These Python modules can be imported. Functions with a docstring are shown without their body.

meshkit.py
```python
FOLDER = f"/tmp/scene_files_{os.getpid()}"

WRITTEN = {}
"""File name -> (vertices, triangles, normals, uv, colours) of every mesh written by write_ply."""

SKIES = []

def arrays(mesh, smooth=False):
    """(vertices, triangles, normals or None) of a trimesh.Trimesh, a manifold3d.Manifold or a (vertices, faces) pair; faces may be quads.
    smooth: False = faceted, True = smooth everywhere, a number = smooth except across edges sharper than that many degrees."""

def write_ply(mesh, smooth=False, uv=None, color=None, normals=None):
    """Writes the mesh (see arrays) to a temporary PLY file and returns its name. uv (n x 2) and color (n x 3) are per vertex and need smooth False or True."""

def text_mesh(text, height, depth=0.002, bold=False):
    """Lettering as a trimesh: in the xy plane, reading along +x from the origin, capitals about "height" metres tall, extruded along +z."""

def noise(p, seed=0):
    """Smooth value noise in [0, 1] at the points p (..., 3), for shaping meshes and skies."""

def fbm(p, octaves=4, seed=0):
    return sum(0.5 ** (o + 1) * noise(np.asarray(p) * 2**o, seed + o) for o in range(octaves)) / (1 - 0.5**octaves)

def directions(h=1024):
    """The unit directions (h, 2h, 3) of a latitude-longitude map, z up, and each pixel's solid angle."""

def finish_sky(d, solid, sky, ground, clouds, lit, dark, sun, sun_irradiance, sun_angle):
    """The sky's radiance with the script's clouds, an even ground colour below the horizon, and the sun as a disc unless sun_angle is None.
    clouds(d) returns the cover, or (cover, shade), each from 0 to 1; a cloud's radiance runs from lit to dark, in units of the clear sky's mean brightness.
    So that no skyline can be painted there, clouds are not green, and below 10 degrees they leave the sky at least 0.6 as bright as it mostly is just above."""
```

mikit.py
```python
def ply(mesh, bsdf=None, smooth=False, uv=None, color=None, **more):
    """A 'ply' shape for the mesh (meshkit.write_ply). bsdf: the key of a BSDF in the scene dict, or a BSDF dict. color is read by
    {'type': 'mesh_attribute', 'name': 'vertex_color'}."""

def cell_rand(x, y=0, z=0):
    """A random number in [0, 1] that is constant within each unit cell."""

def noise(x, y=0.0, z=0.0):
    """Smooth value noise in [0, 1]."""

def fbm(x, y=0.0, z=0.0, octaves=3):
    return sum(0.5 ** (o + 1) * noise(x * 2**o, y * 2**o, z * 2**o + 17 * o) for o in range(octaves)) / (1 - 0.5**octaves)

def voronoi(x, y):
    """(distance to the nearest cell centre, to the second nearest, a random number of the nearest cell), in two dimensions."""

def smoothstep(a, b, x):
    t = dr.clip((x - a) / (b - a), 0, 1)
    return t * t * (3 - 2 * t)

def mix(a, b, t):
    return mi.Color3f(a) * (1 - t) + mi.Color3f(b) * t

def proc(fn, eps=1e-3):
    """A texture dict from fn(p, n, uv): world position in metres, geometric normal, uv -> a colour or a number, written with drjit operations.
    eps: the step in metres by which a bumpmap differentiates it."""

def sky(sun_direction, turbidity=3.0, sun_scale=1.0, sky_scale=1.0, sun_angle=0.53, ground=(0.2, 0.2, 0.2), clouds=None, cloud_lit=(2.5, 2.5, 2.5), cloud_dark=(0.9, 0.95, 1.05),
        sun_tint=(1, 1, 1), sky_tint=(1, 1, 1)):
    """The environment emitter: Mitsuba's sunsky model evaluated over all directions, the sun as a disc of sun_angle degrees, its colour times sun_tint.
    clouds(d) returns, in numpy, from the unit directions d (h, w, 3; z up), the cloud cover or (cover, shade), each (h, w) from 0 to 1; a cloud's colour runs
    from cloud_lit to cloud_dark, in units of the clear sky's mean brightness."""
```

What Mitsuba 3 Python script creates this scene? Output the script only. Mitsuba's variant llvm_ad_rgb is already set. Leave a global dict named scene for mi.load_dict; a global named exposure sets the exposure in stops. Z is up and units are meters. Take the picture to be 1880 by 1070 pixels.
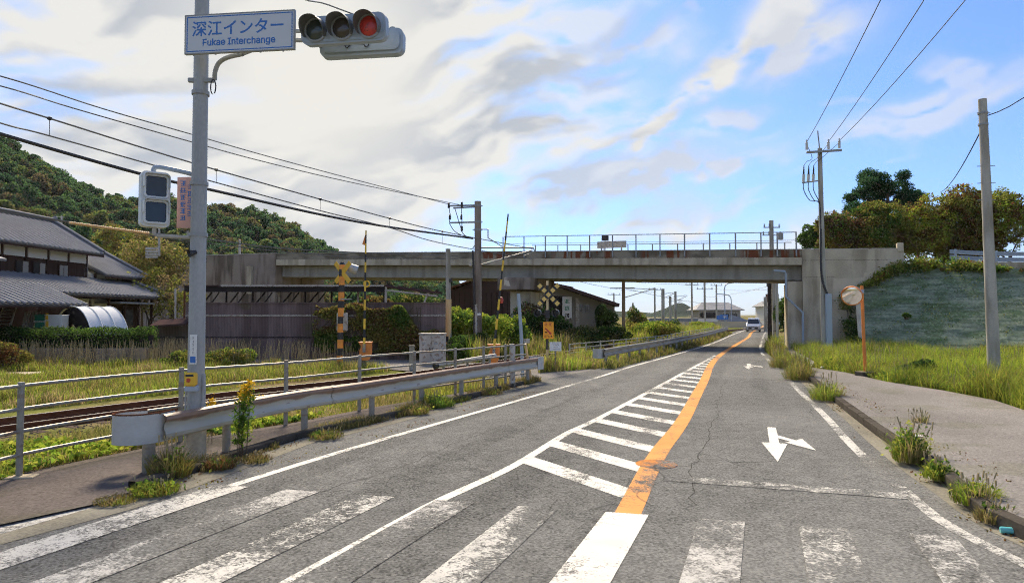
import math, random
import numpy as np, trimesh, shapely
import shapely.geometry as sg
import drjit as dr
import mitsuba as mi
import mikit, meshkit
from mikit import ply, proc, noise, fbm, voronoi, smoothstep, mix, cell_rand

rng = np.random.default_rng(7)
T = mi.ScalarTransform4f
scene, labels = {}, {}

# ---------------------------------------------------------------- camera
F, CAMZ = 1250.0, 2.2                      # focal length in photo pixels (1880 wide), eye height
PITCH = math.atan(43 / 1250)
scene['camera'] = {'type': 'perspective', 'fov': math.degrees(2 * math.atan(940 / F)), 'fov_axis': 'x',
                   'near_clip': 0.05, 'far_clip': 6000.0,
                   'to_world': T().look_at(origin=[0, 0, CAMZ], target=[0, math.cos(PITCH), CAMZ + math.sin(PITCH)], up=[0, 0, 1])}

# ---------------------------------------------------------------- sky and sun
SUN = np.array([-0.20, 1.0, 0.95])
SUN /= np.linalg.norm(SUN)
VEIL = np.array([-0.29, 1.0, 0.38]) / math.sqrt(.29 ** 2 + 1 + .38 ** 2)      # the brightest part of the cloud below the sun


def clouds(d):
    az = np.degrees(np.arctan2(d[..., 0], d[..., 1]))
    el = np.degrees(np.arcsin(np.clip(d[..., 2], -1, 1)))
    t = math.radians(15)
    wx = meshkit.fbm(d * 6.0, 4, 5) - .5
    wy = meshkit.fbm(d * 6.0 + 9, 4, 9) - .5
    u = az * math.cos(t) + el * math.sin(t) + 12 * wx
    v = -az * math.sin(t) + el * math.cos(t) + 7 * wy
    st = meshkit.fbm(np.stack([u / 15, v / 3.0, 0 * u], -1), 6, 3)
    fine = meshkit.fbm(np.stack([u / 4.5 + v / 6, v / .9, 0 * u + 4], -1), 5, 21)
    puff = meshkit.fbm(d * 34 + 2, 5, 40)
    big = meshkit.fbm(d * 2.6 + 5, 3, 12)
    s = np.degrees(np.arccos(np.clip(d @ VEIL, -1, 1)))
    n = .50 * st + .24 * fine + .12 * puff + .28 * big + .27 * np.exp(-(s / 19) ** 2) - .13 / (1 + np.exp(-(az - 9) / 5)) * np.exp(-((az - 24) / 34) ** 2)
    cover = np.clip((n - .545) / .17, 0, 1) ** .8
    # long streaks of high cloud: azimuth, elevation, length, width, tilt, strength
    for a0, e0, ln, wd, tl, k in ((12.5, 15.2, 4.2, .85, 38, 1.0), (17.5, 19.0, 4.5, 1.1, 36, 1.0), (22.5, 22.2, 4.0, 1.5, 34, .9), (24.0, 20.3, 3.2, 1.3, 22, .8), (18.3, 15.6, 2.4, .6, 8, .7), (8.0, 11.0, 9.5, 1.5, 7, .85), (16, 11.4, 6, .8, 9, .8),
                                  (31.0, 14.6, 5.5, 1.2, 12, .6), (33.5, 17.2, 2.4, .7, -30, .5), (25, 5.5, 4.5, 1.4, 3, .7), (-9.6, 11.5, 3.4, .22, 74, .9), (-9.1, 9.4, 1.6, .2, 80, .8), (2, 18.5, 9, 2.0, -8, .7), (7, 22.5, 7, 1.6, -8, .7)):
        c, q = math.cos(math.radians(tl)), math.sin(math.radians(tl))
        da, de = az - a0 + 4.5 * wx + 2 * (puff - .5), el - e0 + 3.4 * wy + 2.4 * (puff - .5)
        g = np.exp(-((da * c + de * q) / ln) ** 2 - ((de * c - da * q) / wd) ** 2)
        cover = np.maximum(cover, k * np.clip(g * 3.4 * (.9 * puff + 1.1 * fine - .55) + .25 * g * fine, 0, 1))
        veil = np.clip(1 - el / 8, 0, 1) ** 1.4 * .65
    glow = .85 * np.exp(-(s / 10) ** 2)
    cover = 1 - (1 - .95 * cover) * (1 - veil) * (1 - glow)
    gray = meshkit.fbm(np.stack([u / 7 + 31, v / 1.9, 0 * u], -1), 5, 77)
    shade = np.clip((gray - .47) / .2, 0, 1) * .95 * np.clip(s / 9 - .5, 0, 1) * np.exp(-(s / 34) ** 2) 
    return cover, np.clip(shade, 0, 1)


scene['sky'] = mikit.sky(SUN.tolist(), turbidity=3.0, sun_scale=1.0, sky_scale=0.88, sun_angle=16, clouds=clouds,
                         cloud_lit=(2.08, 2.03, 1.88), cloud_dark=(1.0, 1.1, 1.25), sky_tint=(.60, .78, 1.12), sun_tint=(.94, .97, 1.0), ground=(.16, .17, .13))
exposure = 2.6
labels['sky'] = {'kind': 'structure'}


def at(px, py, y):
    """The point at distance y (metres ahead of the camera) that photo pixel (px, py) shows; used to measure the place."""
    u, v = (px - 940) / F, (535 - py) / F
    k = y / (math.cos(PITCH) - v * math.sin(PITCH))
    return np.array([u * k, y, CAMZ + (math.sin(PITCH) + v * math.cos(PITCH)) * k])


def G(px, py, z=0.0):
    u, v = (px - 940) / F, (535 - py) / F
    dz = math.sin(PITCH) + v * math.cos(PITCH)
    k = (z - CAMZ) / dz
    return np.array([u * k, (math.cos(PITCH) - v * math.sin(PITCH)) * k, z])


# ---------------------------------------------------------------- meshes
def cat(*ms):
    ms = [m for m in (ms[0] if len(ms) == 1 and isinstance(ms[0], list) else ms) if m is not None and len(m[1])]
    n, V, Fs = 0, [], []
    for v, f in ms:
        V.append(np.asarray(v, float))
        Fs.append(np.asarray(f, int) + n)
        n += len(v)
    return np.vstack(V), np.vstack(Fs)


def tm(m):
    return np.array(m.vertices), np.array(m.faces)


def box(c, s, rot=0.0, bevel=0.0):
    c, s = np.asarray(c, float), np.asarray(s, float) / 2
    sg_ = np.array([[i, j, k] for i in (-1, 1) for j in (-1, 1) for k in (-1, 1)], float)
    if bevel:
        b = min(bevel, .45 * s.min() * 2)
        P = np.vstack([sg_ * (s - np.array(x) * b) for x in ((1, 1, 0), (1, 0, 1), (0, 1, 1))])
        v, f = tm(trimesh.convex.convex_hull(P))
    else:
        v = sg_ * s
        f = np.array([[0, 1, 3], [0, 3, 2], [4, 6, 7], [4, 7, 5], [0, 4, 5], [0, 5, 1], [2, 3, 7], [2, 7, 6], [0, 2, 6], [0, 6, 4], [1, 5, 7], [1, 7, 3]])
    a = rot
    R = np.array([[math.cos(a), -math.sin(a), 0], [math.sin(a), math.cos(a), 0], [0, 0, 1]])
    return v @ R.T + c, f


def frame(v, f, o, ux, uy, uz):
    M = np.stack([ux, uy, uz], 1)
    if np.linalg.det(M) < 0:
        f = f[:, ::-1]
    return v @ M.T + np.asarray(o, float), f


def unit(v):
    v = np.asarray(v, float)
    return v / max(np.linalg.norm(v), 1e-12)


def beam(p0, p1, w, h, up=(0, 0, 1), bevel=0.0):
    p0, p1 = np.asarray(p0, float), np.asarray(p1, float)
    x = unit(p1 - p0)
    if abs(x @ np.asarray(up)) > .98:
        up = (0, 1, 0)
    y = unit(np.cross(up, x))
    z = np.cross(x, y)
    v, f = box((0, 0, 0), (np.linalg.norm(p1 - p0), w, h), 0, bevel)
    return frame(v, f, (p0 + p1) / 2, x, y, z)


def tube(pts, r, n=8, cap=True):
    pts = np.asarray(pts, float)
    r = np.broadcast_to(np.asarray(r, float), (len(pts),))
    tan = np.gradient(pts, axis=0)
    tan /= np.linalg.norm(tan, axis=1, keepdims=True) + 1e-12
    a = np.array([0, 0, 1.0]) if abs(tan[0][2]) < .9 else np.array([1.0, 0, 0])
    V, ang = [], np.arange(n) * 2 * np.pi / n
    for p, t, ri in zip(pts, tan, r):
        x = unit(np.cross(a, t))
        y = np.cross(t, x)
        a = np.cross(t, x) if abs(t[2]) > .95 else a
        V.append(p + ri * (np.cos(ang)[:, None] * x + np.sin(ang)[:, None] * y))
    V = np.vstack(V)
    i = np.arange(n)
    j = (i + 1) % n
    fs = []
    for k in range(len(pts) - 1):
        o = k * n
        fs += [np.stack([o + i, o + j, o + n + j], 1), np.stack([o + i, o + n + j, o + n + i], 1)]
    fs = np.vstack(fs)
    if cap:
        m = len(V)
        V = np.vstack([V, pts[0], pts[-1]])
        o = (len(pts) - 1) * n
        fs = np.vstack([fs, np.stack([j, i, i * 0 + m], 1), np.stack([o + i, o + j, i * 0 + m + 1], 1)])
    return V, fs


def cyl(p0, p1, r0, r1=None, n=14):
    r1 = r0 if r1 is None else r1
    return tube([p0, p1], [r0, r1], n)


def lathe(prof, o=(0, 0, 0), axis=(0, 0, 1), n=20):
    """prof: (radius, height) rows."""
    ang = np.arange(n) * 2 * np.pi / n
    V = np.vstack([np.stack([r * np.cos(ang), r * np.sin(ang), 0 * ang + h], 1) for r, h in prof])
    i, fs = np.arange(n), []
    j = (i + 1) % n
    for k in range(len(prof) - 1):
        q = k * n
        fs += [np.stack([q + i, q + j, q + n + j], 1), np.stack([q + i, q + n + j, q + n + i], 1)]
    z = unit(axis)
    x = unit(np.cross((0, 1, 0) if abs(z[1]) < .9 else (1, 0, 0), z))
    return frame(V, np.vstack(fs), o, x, np.cross(z, x), z)


def poly_mesh(poly):
    out = []
    for g in getattr(poly, 'geoms', [poly]):
        if g.geom_type == 'Polygon' and g.area > 1e-6:
            v, f = trimesh.creation.triangulate_polygon(g, engine='earcut')
            out.append((np.column_stack([v, np.zeros(len(v))]), np.asarray(f)))
    v, f = cat(out)
    n = np.cross(v[f[:, 1]] - v[f[:, 0]], v[f[:, 2]] - v[f[:, 0]])[:, 2]
    f = np.where((n < 0)[:, None], f[:, ::-1], f)
    return v, f


def sheet(poly, z):
    v, f = poly_mesh(poly if hasattr(poly, 'geom_type') else sg.Polygon([(p[0], p[1]) for p in poly]).buffer(0))
    v = v.copy()
    v[:, 2] = z
    return v, f


def extrude(poly, depth, o=(0, 0, 0), ux=(1, 0, 0), uy=(0, 1, 0), uz=None):
    poly = poly if hasattr(poly, 'geom_type') else sg.Polygon(poly).buffer(0)
    ms = [tm(trimesh.creation.extrude_polygon(g, depth, engine='earcut')) for g in getattr(poly, 'geoms', [poly]) if g.area > 1e-7]
    v, f = cat(ms)
    ux, uy = np.asarray(ux, float), np.asarray(uy, float)
    uz = np.cross(ux, uy) if uz is None else np.asarray(uz, float)
    return frame(v, f, o, ux, uy, uz)


def sweep(path, prof, closed=True, cap=True):
    """prof rows (sideways, up); sideways is to the right of the way the path runs."""
    path, prof = np.asarray(path, float), np.asarray(prof, float)
    t = np.gradient(path, axis=0)
    t[:, 2] = 0
    t /= np.linalg.norm(t, axis=1, keepdims=True) + 1e-12
    r = np.stack([t[:, 1], -t[:, 0], 0 * t[:, 0]], 1)
    V = (path[:, None] + r[:, None] * prof[None, :, :1] + np.array([0, 0, 1.0]) * prof[None, :, 1:]).reshape(-1, 3)
    m = len(prof)
    i = np.arange(m if closed else m - 1)
    j, fs = (i + 1) % m, []
    for k in range(len(path) - 1):
        o = k * m
        fs += [np.stack([o + i, o + j, o + m + j], 1), np.stack([o + i, o + m + j, o + m + i], 1)]
    if closed and cap:
        v2, f2 = trimesh.creation.triangulate_polygon(sg.Polygon(prof), engine='earcut')
        if len(v2) == m:
            fs += [np.asarray(f2), np.asarray(f2)[:, ::-1] + (len(path) - 1) * m]
    return V, np.vstack(fs)


def smooth_line(pts, n=8):
    """Catmull-Rom through 2-D or 3-D points."""
    P = np.asarray(pts, float)
    P = np.vstack([2 * P[0] - P[1], P, 2 * P[-1] - P[-2]])
    out = []
    for k in range(1, len(P) - 2):
        a, b, c, d = P[k - 1:k + 3]
        for s in np.arange(n) / n:
            out.append(.5 * (2 * b + (c - a) * s + (2 * a - 5 * b + 4 * c - d) * s ** 2 + (3 * b - a - 3 * c + d) * s ** 3))
    return np.vstack([out, P[-2]])


class Line:
    """A polyline in plan with points by length."""
    def __init__(self, pts):
        self.p = np.asarray(pts, float)
        self.s = np.concatenate([[0], np.cumsum(np.linalg.norm(np.diff(self.p[:, :2], axis=0), axis=1))])

    def __call__(self, s, off=0.0):
        x = np.array([np.interp(s, self.s, self.p[:, k]) for k in range(self.p.shape[1])])
        t = unit((np.array([np.interp(s + .2, self.s, self.p[:, k]) - np.interp(s - .2, self.s, self.p[:, k]) for k in range(2)])))
        x = x.copy()
        x[0] += t[1] * off
        x[1] -= t[0] * off
        return x, t

    def at_y(self, y):
        return np.interp(y, self.p[:, 1], self.s)

    def offset(self, off, step=.5, s0=0, s1=None):
        s1 = self.s[-1] if s1 is None else s1
        return np.array([self(s, off)[0] for s in np.linspace(s0, s1, max(2, int((s1 - s0) / step)))])


# ---------------------------------------------------------------- scene entries
used = {}


def newkey(base):
    k = used.get(base, -1) + 1
    used[base] = k
    return base if k == 0 else f'{base}_{k:03d}'


def thing(name, label, cat_, group=None):
    k = newkey(name)
    labels[k] = {'label': label, 'category': cat_}
    if group:
        labels[k]['group'] = group
    return k


def part(holder, name, mesh, mat, smooth=False, label=None, stuff=False, color=None, **kw):
    k = newkey(holder + '__' + name)
    if color is not None:
        scene[k] = ply(mesh, mat, smooth=False, color=color, **kw)
    else:
        scene[k] = ply(mesh, mat, smooth=smooth, **kw)
    if label or stuff:
        labels[k] = {}
        if label:
            labels[k]['label'] = label
        if stuff:
            labels[k]['kind'] = 'stuff'
    return k


def one(name, label, cat_, mesh, mat, smooth=False, group=None, color=None, **kw):
    k = thing(name, label, cat_, group)
    scene[k] = ply(mesh, mat, smooth=False if color is not None else smooth, color=color, **kw)
    return k


def structure(name, mesh, mat, smooth=False, color=None, **kw):
    k = newkey(name)
    scene[k] = ply(mesh, mat, smooth=False if color is not None else smooth, color=color, **kw)
    labels[k] = {'kind': 'structure'}
    return k


def stuff(name, label, cat_, mesh, mat, color=None, smooth=False):
    k = one(name, label, cat_, mesh, mat, smooth, color=color)
    labels[k]['kind'] = 'stuff'
    return k


def copy(src, holder, name, to_world):
    k = newkey(holder + '__' + name)
    scene[k] = {**scene[src], 'to_world': to_world}
    return k


# ---------------------------------------------------------------- materials
def rgb(*c):
    return {'type': 'rgb', 'value': list(c)}


def diffuse(name, c):
    scene[name] = {'type': 'twosided', 'bsdf': {'type': 'diffuse', 'reflectance': c if isinstance(c, dict) else rgb(*c)}}


def princ(name, c, rough=.5, metal=0.0, **kw):
    scene[name] = {'type': 'twosided', 'bsdf': {'type': 'principled', 'base_color': c if isinstance(c, dict) else rgb(*c), 'roughness': rough, 'metallic': metal, **kw}}


def C3(t):
    return mi.Color3f(t)


def asphalt_col(p):
    a = fbm(p.x * .35 + 7, p.y * .35, 0, 2)
    b = noise(p.x * 5, p.y * 5, 0)
    g = noise(p.x * 55, p.y * 55, 0)
    g2 = cell_rand(p.x * 42, p.y * 42, 0)
    base = .15 + .06 * (a - .5) + .035 * (b - .5) + .08 * (g - .5) + .075 * (g2 - .5) - .022 * smoothstep(.1, .9, dr.cos((p.x * .94 - p.y * .34) * 4.2)) * smoothstep(.3, .6, fbm(p.x * .5, p.y * .2, 3, 2))
    w = noise(p.x * 1.3, p.y * 1.3, 3) * .5
    d1, d2, _ = voronoi(p.x * .42 + w, p.y * .42 + w)
    crack = .7 * (1 - smoothstep(.004, .014, d2 - d1)) * smoothstep(.5, .62, fbm(p.x * .28, p.y * .28, 5, 2))
    e1, e2, _ = voronoi(p.x * 2.3 + w * 2, p.y * 2.3)
    crack2 = (1 - smoothstep(.012, .04, e2 - e1)) * smoothstep(.6, .72, fbm(p.x * .4 + 9, p.y * .4, 8, 2)) * .6
    base = base * (1 - .55 * dr.maximum(crack, crack2))
    return C3(mi.Color3f(base * .985, base * 1.0, base * .965)), dr.maximum(crack, crack2)


def paint(col, lo, hi):
    """Road paint rubbed through to the asphalt; lo, hi: how far."""
    def fn(p, n, uv):
        a, crack = asphalt_col(p)
        q = p.x * .94 - p.y * .34
        m = .52 * fbm(q * 1.5, (p.y * .94 + p.x * .34) * .55, 2, 3) + .2 * fbm(p.x * 9, p.y * 9, 4, 2) + .16 * noise(p.x * 40, p.y * 40, 1) + .12 * cell_rand(p.x * 60, p.y * 60, 1)
        k = 1 - smoothstep(lo, hi, m)
        t = .9 + .2 * fbm(p.x * 3, p.y * 3, 0, 2)
        return mix(a, mi.Color3f(*col) * t, k * (1 - .7 * crack))
    return proc(fn)


diffuse('m_asphalt', proc(lambda p, n, uv: asphalt_col(p)[0]))
diffuse('m_paint', paint((.62, .61, .56), .51, .70))
diffuse('m_paint_worn', paint((.50, .495, .46), .385, .575))
diffuse('m_paint_faint', paint((.46, .455, .43), .32, .55))
diffuse('m_orange_paint', paint((.62, .30, .115), .52, .72))


def walk_fn(p, n, uv):
    a = fbm(p.x * .5 + 3, p.y * .5, 0, 3)
    g = noise(p.x * 40, p.y * 40, 0)
    c = cell_rand(p.x * 33, p.y * 33, 2)
    base = .195 + .09 * (a - .5) + .07 * (g - .5) + .06 * (c - .5)
    moss = smoothstep(.56, .7, fbm(p.x * 1.1, p.y * 1.1, 4, 3)) * .22
    return mix(mi.Color3f(base * 1.02, base * .97, base * .92), mi.Color3f(.09, .10, .035), moss)


diffuse('m_walk', proc(walk_fn))
diffuse('m_walk_old', proc(lambda p, n, uv: walk_fn(p, n, uv) * mi.Color3f(.62, .575, .56)))


def concrete_fn(base, dark, streak):
    def fn(p, n, uv):
        s = p.x * .941 - p.y * .338
        q = p.x * .338 + p.y * .941
        a = fbm(s * .8, q * .8, p.z * .8, 3)
        st = fbm(s * 3.1, q * 3.1, p.z * .28, 3)
        g = noise(s * 26, q * 26, p.z * 26)
        k = smoothstep(.42, .72, st) * streak + .35 * smoothstep(.4, .75, a)
        c = mix(mi.Color3f(*base), mi.Color3f(*dark), dr.clip(k, 0, 1))
        return c * (.85 + .3 * g)
    return proc(fn)


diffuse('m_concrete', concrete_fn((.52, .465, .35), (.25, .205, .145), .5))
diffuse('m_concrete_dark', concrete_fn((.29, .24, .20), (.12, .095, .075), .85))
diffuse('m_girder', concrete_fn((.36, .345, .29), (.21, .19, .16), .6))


def parapet_fn(p, n, uv):
    s = p.x * .941 - p.y * .338
    a = fbm(s * .9, p.z * 2, 0, 3)
    st = fbm(s * 4.2, p.z * .35, 3, 3)
    rust = smoothstep(.43, .54, st) * smoothstep(.33, .50, fbm(s * .55, 0, 9, 2)) * (1 - smoothstep(24, 27, 18.8 - p.x))
    c = mix(mi.Color3f(.27, .24, .185), mi.Color3f(.13, .115, .085), smoothstep(.35, .7, a))
    return mix(c, mi.Color3f(.16, .045, .018), rust * .9) * (.85 + .3 * noise(s * 22, p.y * 22, p.z * 22))


diffuse('m_parapet', proc(parapet_fn))


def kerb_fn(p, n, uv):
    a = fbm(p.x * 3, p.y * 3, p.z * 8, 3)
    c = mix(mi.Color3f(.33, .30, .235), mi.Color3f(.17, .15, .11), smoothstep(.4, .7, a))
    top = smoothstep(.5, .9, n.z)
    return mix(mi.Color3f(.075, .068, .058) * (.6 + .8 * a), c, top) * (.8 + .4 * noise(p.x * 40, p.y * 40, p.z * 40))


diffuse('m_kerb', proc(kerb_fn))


def soil_fn(p, n, uv):
    a = fbm(p.x * .25, p.y * .25, 0, 3)
    b = fbm(p.x * 2.2, p.y * 2.2, 0, 3)
    c = mix(mi.Color3f(.13, .14, .04), mi.Color3f(.19, .15, .085), smoothstep(.4, .62, a))
    return c * (.6 + .8 * b)


diffuse('m_soil', proc(soil_fn))


def ballast_fn(p, n, uv):
    d1, d2, r = voronoi(p.x * 16, p.y * 16)
    return mi.Color3f(.16, .125, .095) * (.45 + .9 * r) * (.4 + 1.2 * smoothstep(0, .3, d2 - d1))


diffuse('m_ballast', proc(ballast_fn))


def net_fn(p, n, uv):
    s = p.x * .941 - p.y * .338
    st = fbm(s * 1.1, p.z * 9, 0, 4)
    sp = noise(s * 16, p.z * 22, 4)
    lines = smoothstep(.62, .75, fbm(s * .35 + 2, p.z * 7, 6, 2))
    c = mix(mi.Color3f(.135, .175, .115), mi.Color3f(.225, .265, .185), smoothstep(.3, .7, st))
    c = mix(c, mi.Color3f(.075, .13, .05), smoothstep(.46, .66, fbm(s * 1.4, p.z * 2.6, 11, 4)) * .6)
    cell = cell_rand(s * 11, p.z * 14, 2)
    weave = .8 + .4 * cell
    return mix(c, mi.Color3f(.26, .29, .26), smoothstep(.72, .86, sp) * .45) * (1 - .22 * lines) * weave


diffuse('m_net', proc(net_fn))


def galv_fn(p, n, uv):
    a = fbm(p.x * 3, p.y * 3, p.z * 5, 3)
    g = noise(p.x * 30, p.y * 30, p.z * 30)
    rust = smoothstep(.56, .7, fbm(p.x * 2.1 + 4, p.y * 2.1, p.z * 9, 3))
    c = mix(mi.Color3f(.30, .295, .26), mi.Color3f(.20, .19, .16), a) * (.9 + .2 * g)
    return mix(c, mi.Color3f(.17, .085, .045), rust * .55)


princ('m_galv', proc(galv_fn), .55, .25)


def beam_fn(p, n, uv):
    """Guardrail beam: rust eats down from its top edge (0.80 m above the road)."""
    a = fbm(p.x * 1.6, p.y * 1.6, p.z * 3, 3)
    r = smoothstep(.665, .705, p.z + .10 * (fbm(p.x * 2.4, p.y * 2.4, 3, 3) - .5))
    spot = smoothstep(.72, .80, fbm(p.x * 5, p.y * 5, p.z * 12, 3))
    c = mix(mi.Color3f(.46, .455, .39), mi.Color3f(.31, .30, .25), a)
    rust = mix(mi.Color3f(.24, .115, .06), mi.Color3f(.13, .06, .035), noise(p.x * 14, p.y * 14, p.z * 14))
    return mix(c, rust, dr.maximum(r * .78, spot * .6))


princ('m_beam', proc(beam_fn), .5, .1)


def rust_fn(p, n, uv):
    a = fbm(p.x * 6, p.y * 6, p.z * 6, 3)
    return mix(mi.Color3f(.075, .03, .02), mi.Color3f(.18, .085, .05), a)


diffuse('m_rust', proc(rust_fn))


def wood_fn(p, n, uv):
    a = fbm(p.x * 9, p.y * 9, p.z * .8, 3)
    return mix(mi.Color3f(.030, .018, .015), mi.Color3f(.085, .052, .042), a)


diffuse('m_darkwood', proc(wood_fn))


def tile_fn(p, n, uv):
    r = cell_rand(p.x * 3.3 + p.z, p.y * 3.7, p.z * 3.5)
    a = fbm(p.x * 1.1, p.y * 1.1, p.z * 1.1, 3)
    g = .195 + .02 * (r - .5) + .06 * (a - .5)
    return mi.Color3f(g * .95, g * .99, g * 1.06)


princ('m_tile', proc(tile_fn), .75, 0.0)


def panel_fn(p, n, uv):
    a = fbm(p.x * 2.5, p.z * .5, 1, 3)
    b = fbm(p.x * .6, p.z * 1.5, 5, 3)
    rib = .88 + .12 * dr.cos(p.x * 2 * dr.pi / .076)
    c = mix(mi.Color3f(.205, .155, .15), mi.Color3f(.125, .092, .088), smoothstep(.3, .7, a))
    return mix(c, mi.Color3f(.10, .09, .045), smoothstep(.5, .72, b) * .6) * rib


diffuse('m_panel', proc(panel_fn))


def pole_fn(p, n, uv):
    a = fbm(p.x * 5, p.y * 5, p.z * .8, 3)
    b = noise(p.x * 40, p.y * 40, p.z * 40)
    return mix(mi.Color3f(.42, .41, .36), mi.Color3f(.25, .235, .19), smoothstep(.3, .75, a)) * (.88 + .24 * b)


diffuse('m_pole', proc(pole_fn))


def old_fn(p, n, uv):
    """Weathered pale enamel with rust runs."""
    a = fbm(p.x * 7, p.y * 7, p.z * 1.6, 3)
    b = fbm(p.x * 13, p.y * 13, p.z * 9, 2)
    c = mix(mi.Color3f(.46, .45, .40), mi.Color3f(.30, .28, .235), a)
    return mix(c, mi.Color3f(.18, .10, .06), smoothstep(.58, .7, b) * .7)


princ('m_oldwhite', proc(old_fn), .5)


def steelpole_fn(p, n, uv):
    a = fbm(p.x * 6, p.y * 6, p.z * .7, 3)
    return mix(mi.Color3f(.36, .375, .37), mi.Color3f(.25, .26, .255), a) * (.92 + .16 * noise(p.x * 60, p.y * 60, p.z * 25))


princ('m_steelpole', proc(steelpole_fn), .5, .1)


def orange_fn(p, n, uv):
    a = fbm(p.x * 8, p.y * 8, p.z * 4, 3)
    return mix(mi.Color3f(.75, .235, .03), mi.Color3f(.52, .17, .035), a)


princ('m_orange', proc(orange_fn), .5)
princ('m_yellow', (.66, .40, .03), .5)
princ('m_paleyellow', (.60, .42, .20), .55)
princ('m_endplate', proc(lambda p, n, uv: mix(mi.Color3f(.46, .475, .46), mi.Color3f(.36, .36, .335), fbm(p.x * 5, p.y * 5, p.z * 5, 3)) * (.94 + .12 * noise(p.x * 60, p.y * 60, p.z * 60))), .5)
princ('m_signyellow', (.66, .47, .13), .5)
princ('m_black', (.018, .018, .018), .5)
princ('m_blackcable', (.03, .03, .032), .6)
princ('m_cable', (.14, .135, .125), .6)
princ('m_white', (.66, .66, .63), .45)
princ('m_signwhite', (.50, .53, .55), .4)
princ('m_blue', (.035, .14, .42), .45)
princ('m_bluegrey', (.30, .36, .42), .45)
princ('m_dimgrey', (.26, .275, .275), .5)
princ('m_lens', (.045, .06, .055), .15)
princ('m_lens2', (.06, .05, .045), .15)
princ('m_visor', (.10, .105, .10), .5)
princ('m_glass', (.02, .024, .028), .08)
princ('m_green', (.03, .20, .12), .5)
princ('m_red', (.42, .05, .03), .5)
princ('m_faded', (.50, .30, .27), .55)
princ('m_mirror', (.85, .87, .88), .06, 1.0)
princ('m_insul', (.50, .50, .47), .3)
princ('m_carpaint', (.34, .37, .41), .25, .4)
diffuse('m_plaster', (.60, .60, .56))
diffuse('m_cream', (.50, .43, .30))
diffuse('m_vinyl', (.66, .68, .68))
diffuse('m_dark', (.035, .03, .03))
diffuse('m_brownmetal', (.075, .05, .048))
diffuse('m_greywall', (.30, .28, .24))
diffuse('m_hillsoil', (.05, .06, .025))
diffuse('m_farhill', (.035, .052, .04))
diffuse('m_ridge_pan_shade', (.085, .087, .092))
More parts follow.
